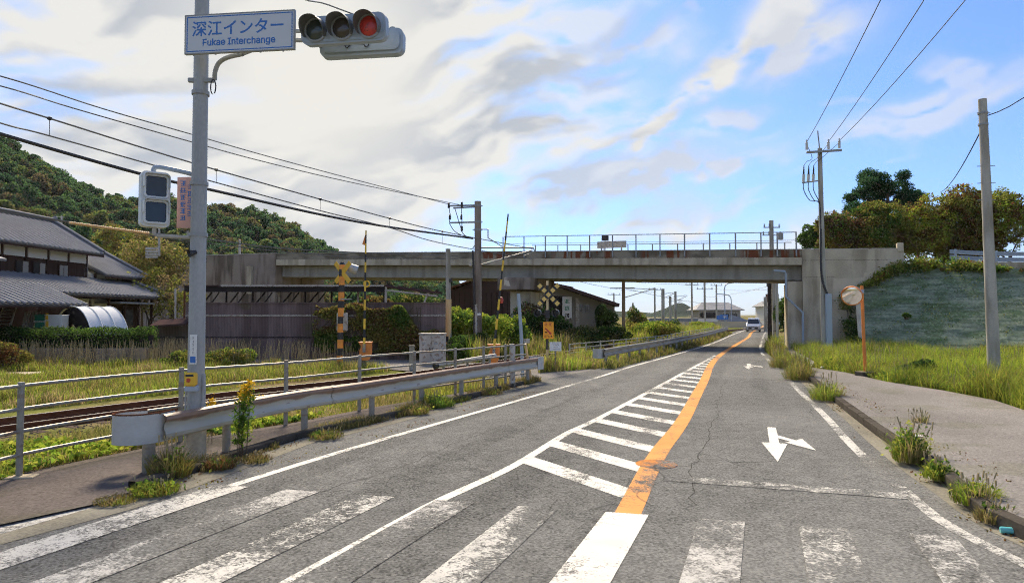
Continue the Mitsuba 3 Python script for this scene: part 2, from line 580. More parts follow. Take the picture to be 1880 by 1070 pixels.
diffuse('m_patch', proc(lambda p, n, uv: mi.Color3f(.56, .495, .375) * (.8 + .3 * fbm(p.x * 2, p.y * 2, p.z * 2, 3) + .1 * noise(p.x * 30, p.y * 30, p.z * 30))))
princ('m_palebox', (.56, .585, .58), .5)
diffuse('m_bark', (.09, .07, .05))
diffuse('m_sleeper', (.11, .085, .07))
scene['m_leaf'] = {'type': 'principledthin', 'base_color': {'type': 'mesh_attribute', 'name': 'vertex_color'}, 'roughness': .6, 'diff_trans': 1.0, 'eta': 1.25}

# ================================================================ the large structure
# ---- ground
gs = np.array([-2500, -900, -350, -150, -60, -25, 0, 25, 60, 150, 350, 900, 2500.0])
gv = np.array([[x, y, -.04] for x in gs for y in gs])
gn = len(gs)
gf = np.array([[i * gn + j, (i + 1) * gn + j, (i + 1) * gn + j + 1, i * gn + j + 1] for i in range(gn - 1) for j in range(gn - 1)])
structure('ground', (gv, np.vstack([gf[:, [0, 1, 2]], gf[:, [0, 2, 3]]])), 'm_soil')

# ---- road
LEDGE = np.array([(-6.6, -14), (-6.0, 3), (-5.45, 6.9), (-4.75, 7.95), (-4.47, 9.4), (-3.72, 12.3), (-2.95, 13.8), (-1.15, 17.8), (-.28, 20), (.95, 23.0), (2.2, 25.4), (3.35, 27.6), (7.2, 36.2),
                  (9.2, 41), (14.6, 53), (23.0, 75), (30.2, 92), (41, 120), (57, 160), (90, 240)])
REDGE = np.array([(6.4, -14), (5.0, 3), (4.72, 5.5), (5.0, 7.3), (5.27, 8.1), (5.76, 9.35), (6.38, 11.6), (7.1, 14.0), (7.85, 16.4), (10.15, 23.5), (12.0, 29.5), (15.9, 42), (23, 61), (31.6, 83), (46.5, 120), (62.5, 160), (97, 240)])
road_poly = sg.Polygon(np.vstack([LEDGE, REDGE[::-1]]))
crossing_poly = sg.Polygon([(.95, 23.0), (3.35, 27.6), (-4.0, 33.0), (-14, 36), (-16, 33), (-6.2, 28.6), (-.8, 24.2)])
structure('road', sheet(road_poly, 0.0), 'm_asphalt')
structure('crossing_road', sheet(crossing_poly.difference(road_poly), 0.002), 'm_walk')

LW = Line(smooth_line([(-3.77, 8.49), (-2.3, 12.1), (2.59, 23.1), (5.15, 29.25), (8.6, 36.9), (15.6, 53), (24.2, 75), (31, 92), (42.2, 120), (58, 160)], 10))
RW = Line(smooth_line([(5.2, 2.0), (4.6, 5.2), (4.53, 6.6), (4.6, 7.43), (4.9, 8.54), (5.3, 10.1), (6.0, 12.4), (6.85, 15.0), (8.5, 20.4), (10.5, 26.7), (15.2, 41.7), (22.4, 61), (30.8, 83), (45.5, 120), (61.5, 160)], 10))
MED = Line(smooth_line([(-2.1, 5.0), (-1.34, 6.96), (-.85, 8.18), (.02, 10.0), (1.04, 12.8), (1.85, 14.6), (4.9, 22), (11.0, 37.0)], 10))
ORA = Line(smooth_line([(1.28, 7.62), (2.29, 10.8), (3.6, 14.4), (6.14, 22), (11.25, 37), (23.2, 67), (29.5, 84), (43.8, 120), (59.8, 160)], 10))


def strip(line, w, s0, s1, z=.004, step=.5, off=0.0):
    n = max(2, int((s1 - s0) / step))
    a = np.array([line(s, off - w / 2)[0][:2] for s in np.linspace(s0, s1, n)])
    b = np.array([line(s, off + w / 2)[0][:2] for s in np.linspace(s0, s1, n)])
    v = np.vstack([np.column_stack([a, np.full(n, z)]), np.column_stack([b, np.full(n, z)])])
    i = np.arange(n - 1)
    f = np.vstack([np.stack([i, i + n, i + 1], 1), np.stack([i + 1, i + n, i + n + 1], 1)])
    return v, f


def mark(name, m, mat, label=None):
    part('road', name, m, mat, label=label)


mark('edge_line', strip(LW, .15, 0, LW.s[-1]), 'm_paint')
mark('edge_line', strip(RW, .15, 0, RW.s[-1]), 'm_paint_worn', 'edge line worn to dashes along the right gutter')
mark('median_line', strip(MED, .15, 0, MED.s[-1]), 'm_paint')
mark('centre_line', strip(ORA, .29, 0, ORA.s[-1]), 'm_orange_paint', 'orange centre line')
# hatching between the median line and the orange line
ml = np.array([MED(s, .075)[0][:2] for s in np.linspace(0, MED.s[-1], 120)])
ol = np.array([ORA(s, -.145)[0][:2] for s in np.linspace(0, ORA.at_y(36.4), 120)])
med_poly = sg.Polygon(np.vstack([ml[ml[:, 1] > 7.0], ol[::-1]])).buffer(0)
dirh = unit((-.52, .86))
for k in range(24):
    p, _ = ORA(max(.35, .75 + k * 1.37 * 1.06))
    p = p[:2]
    if p[1] > 35.6:
        break
    q = dirh * 9
    w = np.array([dirh[1], -dirh[0]]) * .19
    st = sg.Polygon([p - w - q * .2, p + w - q * .2, p + w + q, p - w + q]).intersection(med_poly)
    if not st.is_empty and st.area > .02:
        g = max(getattr(st, 'geoms', [st]), key=lambda g: g.area)
        mark('hatch_stripe', sheet(g, .005), 'm_paint')
# zebra crossing
z0, zs, zd = np.array([.30, 7.87]), np.array([.975, -.245]), unit((-.345, -.94))
for k in range(-5, 5):
    c = z0 + zs * k
    e = zs * .235
    mat = {1: 'm_paint'}.get(k, 'm_paint_worn' if k in (-4, -2, 0, 3) else 'm_paint_faint')
    if k == 4:
        e = zs * .2
    z = .007
    mark('zebra_stripe', sheet(sg.Polygon([c - e, c + e, c + e + zd * 4.2, c - e + zd * 4.2]), z), mat)
# stop line for the traffic that comes towards the camera
a, b = np.array([2.05, 9.28]), np.array([4.78, 8.36])
t = unit(b - a)
nn = np.array([-t[1], t[0]]) * .16
mark('stop_line', sheet(sg.Polygon([a - nn, b - nn, b + nn, a + nn]), .006), 'm_paint_worn')


def arrow(c, d, s):
    """A straight and turn arrow that points along d."""
    d = unit(d)
    r = np.array([d[1], -d[0]])
    pts = [(-.11, -2.2), (.11, -2.2), (.11, .2), (.29, .2), (0, 2.4), (-.29, .2), (-.11, .2)]
    turn = [(-.09, -1.5), (-.09, -1.0), (-.5, -.35), (-.66, -.62), (-.86, .85), (-.24, .02), (-.38, -.12), (-.09, -.55)]
    for q in (pts, turn):
        yield sg.Polygon([c + s * (r * x + d * y) for x, y in q]).buffer(0)


for c in ((4.55, 11.9), (10.15, 29.3)):
    mark('arrow', sheet(shapely.union_all(list(arrow(np.array(c), (-.33, -.94), .72))), .008), 'm_paint')
c = G(1205, 852)
v, f = lathe([(0, .009), (.06, .009), (.07, .012), (.24, .012), (.25, .009), (.30, .009), (.31, .0)], (c[0], c[1], 0), n=28)
one('manhole_cover', 'round manhole cover painted over with the orange centre line', 'manhole cover', (v, f), 'm_orange_old')
diffuse('m_orange_old', paint((.50, .22, .075), .44, .66))

sm = np.random.default_rng(3)
for l_, off, s0, s1, w_ in ((ORA, .62, .6, 16, .006), (MED, -1.5, 3, 24, .005)):
    sp_ = np.array([l_(s, off + .05 * math.sin(s * 1.7) + sm.normal(0, .025))[0][:2] for s in np.arange(s0, s1, .28)])
    mark('seam', sheet(sg.LineString(sp_).buffer(w_, cap_style='flat', quad_segs=1), .0025), 'm_tar', label='thin dark seam in the asphalt')
diffuse('m_tar', (.06, .06, .056))
# ---- pavements and kerbs
wl_back = np.array([(-6.5, 4.5), (-6.9, 9.1), (-5.75, 11.7), (-4.4, 13.8), (-3.2, 16.2), (-1.7, 18.6), (-.1, 21.5), (.3, 23.2)])
wl = sg.Polygon(np.vstack([[(-6.0, 4.5)], [(-5.45, 6.9), (-4.75, 7.95), (-4.47, 9.4), (-3.72, 12.3), (-2.95, 13.8), (-1.15, 17.8), (-.28, 20), (.95, 23.0)], wl_back[::-1]]))
structure('pavement', sheet(wl, .035), 'm_walk_old')
wr = sg.Polygon([(6.9, 3), (4.95, 5.5), (5.2, 7.3), (5.45, 8.1), (5.93, 9.35), (6.55, 11.6), (7.28, 14.0), (8.02, 16.4), (10.3, 23.5), (12.15, 29.5), (16.0, 42), (17.3, 42), (13.3, 30), (11.8, 27), (12.0, 24.6),
                 (11.6, 21.2), (11.8, 18.6), (11.7, 16.6), (11.1, 14.8), (11.1, 3)])
structure('pavement', sheet(wr, .14), 'm_walk')
RK = Line(smooth_line([(5.05, 5.5), (5.1, 7.3), (5.36, 8.1), (5.84, 9.35), (6.46, 11.6), (7.18, 14.0), (7.93, 16.4), (10.2, 23.5), (12.05, 29.5), (15.9, 42)], 8))
LK = Line(smooth_line([(-4.75, 8.6), (-4.53, 9.4), (-3.8, 12.3), (-3.02, 13.8), (-1.25, 17.8), (-.4, 20), (.8, 22.8)], 8))
kp = [(-.075, -.05), (.075, -.05), (.075, .15), (.06, .165), (-.06, .165), (-.075, .15)]
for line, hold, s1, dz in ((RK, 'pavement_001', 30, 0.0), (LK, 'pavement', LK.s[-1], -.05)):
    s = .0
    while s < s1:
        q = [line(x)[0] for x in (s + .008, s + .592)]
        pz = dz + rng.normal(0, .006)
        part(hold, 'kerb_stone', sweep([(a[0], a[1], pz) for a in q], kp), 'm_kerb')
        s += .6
# the concrete gutter along the right kerb
gut = sg.Polygon(np.vstack([[RW(s, .32)[0][:2] for s in np.linspace(1, RW.at_y(36), 50)], [RK(s, -.07)[0][:2] for s in np.linspace(RK.at_y(36), 0, 50)]])).buffer(0)
diffuse('m_gutter', proc(lambda p, n, uv: mi.Color3f(.20, .19, .155) * (.55 + .55 * fbm(p.x * 1.3, p.y * 1.3, 0, 3) + .4 * noise(p.x * 45, p.y * 45, 0))))
structure('gutter', sheet(gut, .004), 'm_gutter')
lg = sg.Polygon([(-4.75, 7.95), (-4.47, 9.4), (-3.72, 12.3), (-2.95, 13.8), (-1.15, 17.8), (.95, 23), (1.15, 22.8), (-.8, 17.6), (-2.55, 13.5), (-3.4, 11.9), (-4.0, 9.0), (-4.3, 7.8), (-4.9, 6.6), (-5.45, 6.9)])
structure('gutter', sheet(lg, .005), 'm_gutter')

# ---- railway
FR = np.array([G(0, 768, .12), G(332, 728.5, .12), G(720, 687, .12), G(955, 656, .12), (8.2, 50, .12), (14.5, 64, .12), (22, 80, .12), (33, 100, .12), (52, 125, .12)])
FR = np.vstack([FR[0] - (FR[1] - FR[0]) * 2.2, FR])
TRK = Line(Line(smooth_line(FR, 8)).offset(.53, .7))
part_r = thing('railway_track', 'single rusty railway track running behind the pipe fence and under the bridge', 'railway track')
rp = [(-.062, -.15), (.062, -.15), (.062, -.135), (.012, -.12), (.012, -.04), (.034, -.032), (.034, 0), (-.034, 0), (-.034, -.032), (-.012, -.04), (-.012, -.12), (-.062, -.135)]
rs = TRK.at_y(118)
for o in (-.55, .55):
    pts = TRK.offset(o, .8, 0, rs)
    pts[:, 2] = .12
    part(part_r, 'rail', sweep(pts, rp), 'm_rust')
    part(part_r, 'rail_head', sweep(pts + [0, 0, .006], [(-.03, -.005), (.03, -.005), (.026, 0), (-.026, 0)]), 'm_galv', label='worn pale running surface of the rail')
sl = box((0, 0, 0), (2.0, .2, .14), 0, .01)
first = None
for i, s in enumerate(np.arange(4, rs * .62, .62)):
    p, t = TRK(s)
    m = T().translate([float(p[0]), float(p[1]), -.10]).rotate([0, 0, 1], math.degrees(math.atan2(t[1], t[0])) - 90)
    if first is None:
        first = part(part_r, 'sleeper', sl, 'm_sleeper', to_world=m)
    else:
        copy(first, part_r, 'sleeper', m)
bp = TRK.offset(0, 1.0, 0, rs)
bp[:, 2] = 0
structure('ballast', sweep(bp, [(-2.3, -.06), (-1.5, -.055), (-1.35, -.05), (1.35, -.05), (1.5, -.055), (2.3, -.06)], closed=False), 'm_ballast')
nst = 5200
ss = rng.uniform(4, 42, nst)
st = []
ico = trimesh.creation.icosahedron()
for s in ss:
    p, t = TRK(s, rng.uniform(-1.7, 1.7))
    st.append((np.array(ico.vertices) * rng.uniform(.5, 1.2, 3) * .03 + [p[0], p[1], -.04], np.array(ico.faces)))
diffuse('m_stone', (.15, .12, .095))
stuff('ballast_stones', 'loose brown ballast stones between and beside the rails', 'ballast', cat(st), 'm_stone')

# ---- the overpass
B0, BE, BN = np.array([18.8, 44.0]), np.array([-.941, .338]), np.array([.338, .941])


def bt(t, w, z):
    q = B0 + BE * t + BN * w
    return np.array([q[0], q[1], z])


def zb(t):
    return 4.49 + .024 * t


def bsweep(t0, t1, prof, dz=0.0):
    """prof rows (w, z above the girder's underside)."""
    V, m = [], len(prof)
    for t in (t0, t1):
        V += [bt(t, w, zb(t) + z + dz) for w, z in prof]
    v2, f2 = trimesh.creation.triangulate_polygon(sg.Polygon(prof), engine='earcut')
    i = np.arange(m)
    j = (i + 1) % m
    f = np.vstack([np.stack([i, j, j + m], 1), np.stack([i, j + m, i + m], 1), np.asarray(f2), np.asarray(f2)[:, ::-1] + m])
    return np.array(V), f


br = thing('overpass_bridge', 'stained concrete road bridge with rusty parapet crossing over the road and railway', 'bridge')
for w in (.75, 3.0, 5.2):
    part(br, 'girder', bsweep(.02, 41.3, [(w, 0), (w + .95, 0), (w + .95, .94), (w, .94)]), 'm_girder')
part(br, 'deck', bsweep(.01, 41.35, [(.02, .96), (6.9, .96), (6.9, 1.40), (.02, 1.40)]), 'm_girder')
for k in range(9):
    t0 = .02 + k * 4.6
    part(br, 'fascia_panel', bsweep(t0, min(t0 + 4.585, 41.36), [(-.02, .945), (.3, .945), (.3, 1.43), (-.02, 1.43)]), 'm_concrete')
part(br, 'parapet', bsweep(.0, 41.4, [(.06, 1.432), (.28, 1.432), (.28, 1.93), (.06, 1.93)]), 'm_parapet')
part(br, 'parapet', bsweep(.0, 41.4, [(6.6, 1.41), (6.82, 1.41), (6.82, 1.93), (6.6, 1.93)]), 'm_parapet')
part(br, 'coping', bsweep(.0, 41.4, [(.03, 1.932), (.31, 1.932), (.31, 1.985), (.03, 1.985)]), 'm_galv', label='thin metal coping on the parapet')
for j, (w, tt) in enumerate(((.02, [.35, 1.5, 2.5] + list(np.arange(4.1, 20.8, 1.66))), (6.75, np.arange(.8, 21, 1.95)))):
    for t in tt:
        part(br, 'railing_post', beam(bt(t, w, zb(t) + 1.5), bt(t, w, zb(t) + 3.07), .08, .08, bevel=.01), 'm_dimgrey')
    part(br, 'handrail', beam(bt(.3, w, zb(.3) + 3.08), bt(20.6, w, zb(20.6) + 3.08), .05, .05), 'm_dimgrey')
    part(br, 'handrail', beam(bt(.3, w, zb(.3) + 2.55), bt(20.6, w, zb(20.6) + 2.55), .025, .025), 'm_dimgrey')
pc = bt(19.6, 2.4, 0)
ang = math.atan2(BN[1], BN[0])
for w0, zt in ((0, 0),):
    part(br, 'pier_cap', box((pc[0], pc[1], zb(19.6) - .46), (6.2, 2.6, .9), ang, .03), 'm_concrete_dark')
    part(br, 'pier', box((pc[0], pc[1], zb(19.6) / 2 - .5), (3.6, 1.5, zb(19.6) - .95), ang, .05), 'm_concrete')
ab = sg.Polygon([(0, 0), (0, 6.42), (5.8, 6.28), (5.8, 5.3), (3.45, 3.95), (3.45, 0)])
ux = np.array([-BE[0], -BE[1], 0])
part(br, 'abutment', extrude(ab, 7.0, bt(0, -.05, 0), ux, (0, 0, 1), np.array([BN[0], BN[1], 0])), 'm_concrete')
part(br, 'abutment_seat', box(tuple(bt(.45, 3.4, 0)[:2]) + (2.2,), (6.2, .9, 4.4), ang, .03), 'm_concrete', label='rust stained bearing seat under the girder end')
wx_ = lambda px, py: (lambda q: ((18.8 - q[0]) * .941 + (q[1] - 44) * .338, q[2]))(at(px, py, (44 + .338 / .941 * 18.8) / (1 + .338 / .941 * (px - 940) / F)))
pp = [wx_(*p) for p in ((1530, 512), (1585, 510), (1587, 500), (1619, 497), (1624, 478), (1651, 475), (1650, 486), (1583, 527), (1530, 531))]
part(br, 'patch', extrude(sg.Polygon([(-t, z) for t, z in pp]).buffer(0), .012, bt(0, -.062, 0), ux, (0, 0, 1), np.array([BN[0], BN[1], 0])), 'm_patch', label='pale repaired concrete patch on the abutment')
for z_ in (5.72, 4.62):
    part(br, 'joint', beam(bt(-.02, -.052, z_), bt(-5.75 if z_ > 5 else -2.0, -.052, z_ - (.1 if z_ > 5 else 0)), .01, .03), 'm_concrete_dark')
part(br, 'coping', beam(bt(0, .1, 6.45), bt(-5.75, .1, 6.31), .3, .05), 'm_oldwhite')
part(br, 'end_post', box(bt(-5.6, .1, 6.38), (.35, .45, .55), math.atan2(BE[1], BE[0]), .03), 'm_concrete', label='pale concrete end post of the parapet')
lw_ = sg.Polygon([(41.42, 0), (41.42, 7.42), (62, 7.52), (62, 0)])
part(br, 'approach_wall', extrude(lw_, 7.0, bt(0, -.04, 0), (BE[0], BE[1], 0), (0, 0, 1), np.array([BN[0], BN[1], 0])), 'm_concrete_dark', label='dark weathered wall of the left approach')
part(br, 'coping', beam(bt(41.42, .1, 7.46), bt(62, .1, 7.56), .34, .06), 'm_oldwhite')
part(br, 'pilaster', box(bt(44.0, -.15, 5.2), (.5, .22, 2.4), math.atan2(BE[1], BE[0]), .02), 'm_concrete')
# drain pipe down the seat
dp = [at(1421, 497, 43.6), at(1441, 498.5, 43.6), at(1443, 505, 43.6), at(1443, 545, 43.6), at(1474, 574, 43.6), at(1474.5, 642, 43.4)]
part(br, 'drain_pipe', tube(dp, .075, 8), 'm_bluegrey', smooth=40)
sb = thing('road_sign_back', 'small dark square sign board seen from behind on the bridge', 'sign')
q = at(1111, 437, 50)
part(sb, 'board', box(q, (.52, .04, .42), 0, .01), 'm_black')
part(sb, 'post', cyl(q + [0, .04, -1.3], q + [0, .04, .15], .03), 'm_dimgrey')
q = at(1123, 449, 51)
gb = thing('bridge_panel', 'low pale grey panel behind the bridge railing below the dark sign', 'panel')
part(gb, 'panel', box(q, (2.2, .08, .5), math.atan2(BE[1], BE[0]), .01), 'm_oldwhite')
part(gb, 'panel_foot', box(q + [.75, .1, -.35], (.1, .1, .5)), 'm_dimgrey')
part(gb, 'panel_foot', box(q + [-.75, .1, -.35], (.1, .1, .5)), 'm_dimgrey')

# ---- the netted embankment and the ramp on it
toe = smooth_line([(20.7, 40.2, .35), (22.5, 37.8, .3), (25.0, 35.3, .25), (28.0, 32.8, .2), (34, 29, .1), (44, 24, .1)], 8)
top = smooth_line([(21.9, 42.9, 3.85), (24.3, 42.0, 5.25), (28.3, 39.4, 4.9), (33, 36.0, 4.6), (39, 32.0, 4.3), (48, 27, 4.1)], 8)
n_ = 60


def resample(P, n):
    s = np.concatenate([[0], np.cumsum(np.linalg.norm(np.diff(P, axis=0), axis=1))])
    x = np.linspace(0, s[-1], n)
    return np.stack([np.interp(x, s, P[:, k]) for k in range(3)], 1)


m_ = 36
A, Bq = resample(toe, 160), resample(top, 160)
w = np.linspace(0, 1, m_)
V = A[:, None] * (1 - w[None, :, None]) + Bq[:, None] * w[None, :, None]
d = meshkit.fbm(V * [.9, .9, 2.2], 4, 3)[..., None] - .5
V = V + d * np.array([-.18, -.22, .1])
i, j = np.meshgrid(np.arange(159), np.arange(m_ - 1), indexing='ij')
q = (i * m_ + j).ravel()
Fq = np.vstack([np.stack([q, q + m_, q + m_ + 1], 1), np.stack([q, q + m_ + 1, q + 1], 1)])
structure('embankment', (V.reshape(-1, 3), Fq), 'm_net', smooth=True)
part('embankment', 'edging', beam((20.55, 40.1, .2), (21.75, 42.85, 3.9), .3, .18), 'm_concrete', label='pale concrete edging of the netted slope')
Bt = resample(top, 60)[8:]
nrm = np.array([.55, .835])
back = Bt + np.array([.55 * 7.5, .835 * 7.5, 0])
far = Bt + np.array([.55 * 46, .835 * 46, -1.5])
nb = len(Bt)
V = np.vstack([Bt + [0, 0, -.02], back + [0, 0, -.02], far, ])
i = np.arange(nb - 1)
F2 = np.vstack([np.stack([i, i + 1, i + nb + 1], 1), np.stack([i, i + nb + 1, i + nb], 1)])
structure('ramp', (V[:2 * nb], F2), 'm_walk')
F3 = F2 + nb
structure('terrace', (V, F3), 'm_soil')
# concrete strip and steel guard rail on the crest
kerb_c = Bt[4:] + [.1, .15, 0]
cs = thing('crest_wall', 'low beige concrete strip on top of the netted slope under the steel rail', 'wall')
for k in range(0, len(kerb_c) - 6, 6):
    part(cs, 'block', sweep(kerb_c[k:k + 7] + [0, 0, .02], [(-.1, -.2), (.1, -.2), (.1, .36), (-.1, .36)]), 'm_concrete')
gr = thing('steel_guardrail', 'grey steel guard rail along the ramp above the netted slope', 'guard rail')
gl = Line(Bt[2:] + [.35, .5, 0])
for z in (.55, .88):
    part(gr, 'rail', sweep(np.array([gl(s)[0] + [0, 0, z] for s in np.linspace(0, gl.s[-1] - .5, 30)]), [(-.04, -.12), (.03, -.12), (.05, -.06), (0, 0), (.05, .06), (.03, .12), (-.04, .12)]), 'm_bluegrey', smooth=30)
for s in np.arange(.3, gl.s[-1] - .5, 2.0):
    p = gl(s)[0]
    part(gr, 'post', cyl(p + [0, 0, -.1], p + [0, 0, 1.05], .06), 'm_bluegrey')

# ================================================================ roadside things
GLYPH = {'深':[[[(26,2),(27,5),(37,10),(51,26),(50,28),(31,28),(32,37),(57,37),(58,48),(67,47),(67,37),(93,37),(93,28),(73,27),(81,15),(96,4),(90,-4),(79,4),(68,18),(66,-9),(57,-9),(57,18),(43,3),(33,-4),(31,-4)]],[[(32,60),(32,80),(93,80),(93,60),(84,60),(83,71),(41,71),(41,61)]],[[(65,62),(68,66),(73,67),(89,51),(92,45),(87,41),(84,41),(79,49)]],[[(36,40),(31,47),(47,61),(50,67),(58,65),(55,57),(41,42)]],[[(8,76),(10,83),(14,84),(27,77),(30,73),(26,66),(24,66),(16,73)]],[[(5,-2),(21,31),(23,32),(28,27),(28,24),(13,-7),(10,-7)]],[[(3,49),(5,55),(9,57),(25,48),(26,44),(23,39),(20,39),(11,46)]]],'江':[[[(32,-3),(33,7),(58,8),(58,66),(38,66),(36,67),(36,75),(91,76),(90,66),(68,66),(68,8),(96,7),(97,-3)]],[[(7,-3),(7,0),(16,12),(24,29),(28,31),(33,24),(19,-2),(15,-8),(11,-7)]],[[(9,77),(11,82),(15,84),(29,76),(33,73),(33,71),(29,65),(26,65)]],[[(3,49),(7,56),(11,56),(28,45),(22,38)]]],'イ':[[[(8,34),(9,38),(25,42),(50,54),(69,68),(78,79),(81,79),(87,73),(87,71),(79,63),(60,49),(61,-4),(49,-4),(50,42),(13,27)]]],'ン':[[[(19,-3),(13,7),(40,14),(58,24),(77,42),(86,58),(89,58),(93,51),(93,47),(84,34),(65,16),(42,3),(22,-3)]],[[(16,66),(21,73),(24,74),(48,55),(49,51),(41,45),(33,54)]]],'タ':[[[(8,38),(28,55),(40,72),(44,83),(54,80),(50,68),(82,69),(88,65),(81,44),(71,29),(82,19),(79,14),(76,11),(73,11),(63,19),(51,7),(27,-6),(20,-2),(18,2),(42,13),(55,24),(52,29),(35,39),(35,41),(42,47),(63,34),(71,47),(74,59),(42,59),(33,46),(18,33),(15,32)]]],'ー':[[[(9,44),(91,44),(91,33),(9,33)]]]}


def cjk(text, h, depth):
    """Lettering: one flat solid per call, from the outlines above; reads along +x from the origin, h = size of a character."""
    ms = []
    for i, ch in enumerate(text):
        for rings in GLYPH[ch]:
            pg = sg.Polygon(rings[0], rings[1:]).buffer(0)
            ms.append(extrude(shapely.affinity.translate(shapely.affinity.scale(pg, h / 100, h / 100, origin=(0, 0)), i * h, 0), depth))
    return cat(ms)


def scribble(w, h, seed, depth=.003):
    """Lettering too small in the photograph to read: a character-sized tangle of strokes."""
    r = np.random.default_rng(seed)
    ms = []
    for k in range(3):
        y = h * (.15 + .33 * k) + r.uniform(-.05, .05) * h
        ms.append(box((w / 2, y, depth / 2), (w * r.uniform(.6, .95), h * .11, depth)))
    for k in range(2):
        x = w * r.uniform(.2, .8)
        ms.append(box((x, h * r.uniform(.4, .6), depth / 2 + .001), (w * .12, h * r.uniform(.5, .9), depth)))
    return cat(ms)


def place(m, o, ux, uy, uz=None):
    ux, uy = unit(ux), unit(uy)
    return frame(m[0], m[1], o, ux, uy, np.cross(ux, uy) if uz is None else uz)


def rrect(w, h, r):
    return sg.box(-w / 2 + r, -h / 2 + r, w / 2 - r, h / 2 - r).buffer(r, quad_segs=4)


Z = np.array([0, 0, 1.0])
# ---- pipe fence along the railway
FN = Line(smooth_line([(-6.35, 4.6), (-6.5, 7.4), (-6.6, 9.2), (-5.66, 11.75), (-4.3, 13.8), (-3.1, 16.2), (-1.4, 18.9), (.45, 21.9)], 8))


def s_px(line, px):
    s = np.linspace(0, line.s[-1], 1500)
    p = np.array([line(q)[0][:2] for q in s])
    ok = p[:, 1] > 3
    e = np.abs(p[:, 0] / np.maximum(p[:, 1], .1) - (px - 940) / F) + 9 * ~ok
    return s[np.argmin(e)]


fe = thing('pipe_fence', 'weathered grey four rail pipe fence between the narrow pavement and the railway', 'fence')
for z in (.29, .60, .90, 1.21):
    p = FN.offset(0, .45)
    part(fe, 'rail', tube(np.column_stack([p, np.full(len(p), z + .04)]), .024, 8), 'm_galv', smooth=40)
for s in [s_px(FN, 42) - 2.1] + [s_px(FN, x) for x in (42, 336, 527, 661, 761, 836, 888, 928)]:
    x = FN(s)[0]
    part(fe, 'post', cyl((x[0], x[1], -.03), (x[0], x[1], 1.30), .041), 'm_galv', smooth=40)
x = FN(s_px(FN, 42))[0]
part(fe, 'footing', box((x[0] + .05, x[1] - .02, .04), (.34, .22, .03), .2, .01), 'm_concrete')
x = FN(FN.s[-1])[0]
part(fe, 'end_post', beam((x[0] + .18, x[1] + .2, 0), (x[0] - .02, x[1] - .02, 1.28), .06, .06), 'm_paleyellow', label='leaning rusty end post of the fence')
bo = thing('white_post', 'thick white square post at the end of the pipe fence near the crossing', 'post')
q = at(940.5, 655, 21.0)
part(bo, 'shaft', box((q[0], q[1], .62), (.15, .15, 1.3), .3, .015), 'm_oldwhite')
part(bo, 'cap', box((q[0], q[1], 1.285), (.165, .165, .03), .3, .01), 'm_oldwhite')

# ---- guard rails
WB = [(.0, -.175), (.045, -.15), (.055, -.10), (.012, -.03), (.012, .03), (.055, .10), (.045, .15), (.0, .175), (-.014, .175), (.034, .145), (.041, .105), (0, .032), (0, -.032), (.041, -.105), (.034, -.145), (-.014, -.175)]


def guardrail(label, pts, s_end, zc, posts, first, last, mat='m_beam'):
    g = thing('guardrail', label, 'guardrail')
    L = Line(smooth_line(pts, 8))
    s1 = L.s[-1] if s_end is None else s_end
    k, a = 0, .0
    while a < s1 - .3:
        b = min(a + 4.0, s1)
        p = np.array([L(s)[0] for s in np.linspace(a, b + (.12 if b < s1 else 0), 9)])
        off = .012 * (k % 2)
        part(g, 'beam', sweep(np.column_stack([p, np.full(len(p), zc)]), [(x + off, z) for x, z in WB]), mat, smooth=35)
        a, k = b, k + 1
    for s in np.arange(posts, s1, 2.0):
        x, t = L(s, -.085)
        part(g, 'post', cyl((x[0], x[1], -.05), (x[0], x[1], zc + .13), .062), 'm_galv', smooth=40)
    return g, L


g1, GL = guardrail('steel guardrail with rusted top edge in front of the signal pole', [(-4.86, 9.55), (-4.02, 12.3), (-3.22, 13.9), (-1.42, 17.9), (-.4, 20.0), (.92, 22.4)], None, .64, 1.4, 1, 1)
tp = smooth_line([(-4.79, 9.85), (-4.84, 9.52), (-5.02, 9.27), (-5.28, 9.2), (-5.5, 9.3), (-5.56, 9.5), (-5.48, 9.72), (-5.25, 9.86)], 6)
tw = [(.07, -.2), (.07, .2), (.062, .2), (.062, -.2)]
part(g1, 'end_terminal', sweep(np.column_stack([tp[::-1], np.full(len(tp), .635)])[::-1], tw), 'm_endplate', smooth=40, label='rounded white end plate of the guardrail')
tpi = tp.copy()
part(g1, 'terminal_rim', tube(np.column_stack([Line(tp).offset(.066, .06), np.full(len(Line(tp).offset(.066, .06)), .842)]), .012, 6), 'm_rust')
part(g1, 'post', cyl((-5.03, 9.5, -.05), (-5.03, 9.5, .78), .085), 'm_galv', smooth=40)
for x, y in ((-4.86, 9.40), (-4.8, 9.72)):
    part(g1, 'bolt', cyl((x + .03, y, .84), (x + .03, y, .875), .014, n=8), 'm_rust')
ex = GL(GL.s[-1])[0]
ed = GL(GL.s[-1])[1]
tp2 = smooth_line([(ex[0] - ed[0] * .3, ex[1] - ed[1] * .3), (ex[0] + .02, ex[1] + .05), (ex[0] + .05, ex[1] + .3), (ex[0] - .12, ex[1] + .42), (ex[0] - .3, ex[1] + .3)], 6)
part(g1, 'end_terminal', sweep(np.column_stack([tp2, np.full(len(tp2), .62)]), [(x, z) for x, z in tw]), 'm_endplate', smooth=40)
gpts = [LW(s, -.85)[0][:2] for s in np.linspace(LW.at_y(27.9), LW.at_y(80), 26)]
g2, GL2 = guardrail('pale guardrail along the far curve of the road beyond the level crossing', gpts, None, .62, .6, 1, 1, 'm_galv')
ex = GL2(0)[0]
tp3 = smooth_line([(ex[0] + .35, ex[1] + .6), (ex[0] - .02, ex[1] - .06), (ex[0] - .3, ex[1] - .1), (ex[0] - .5, ex[1] + .2)], 6)
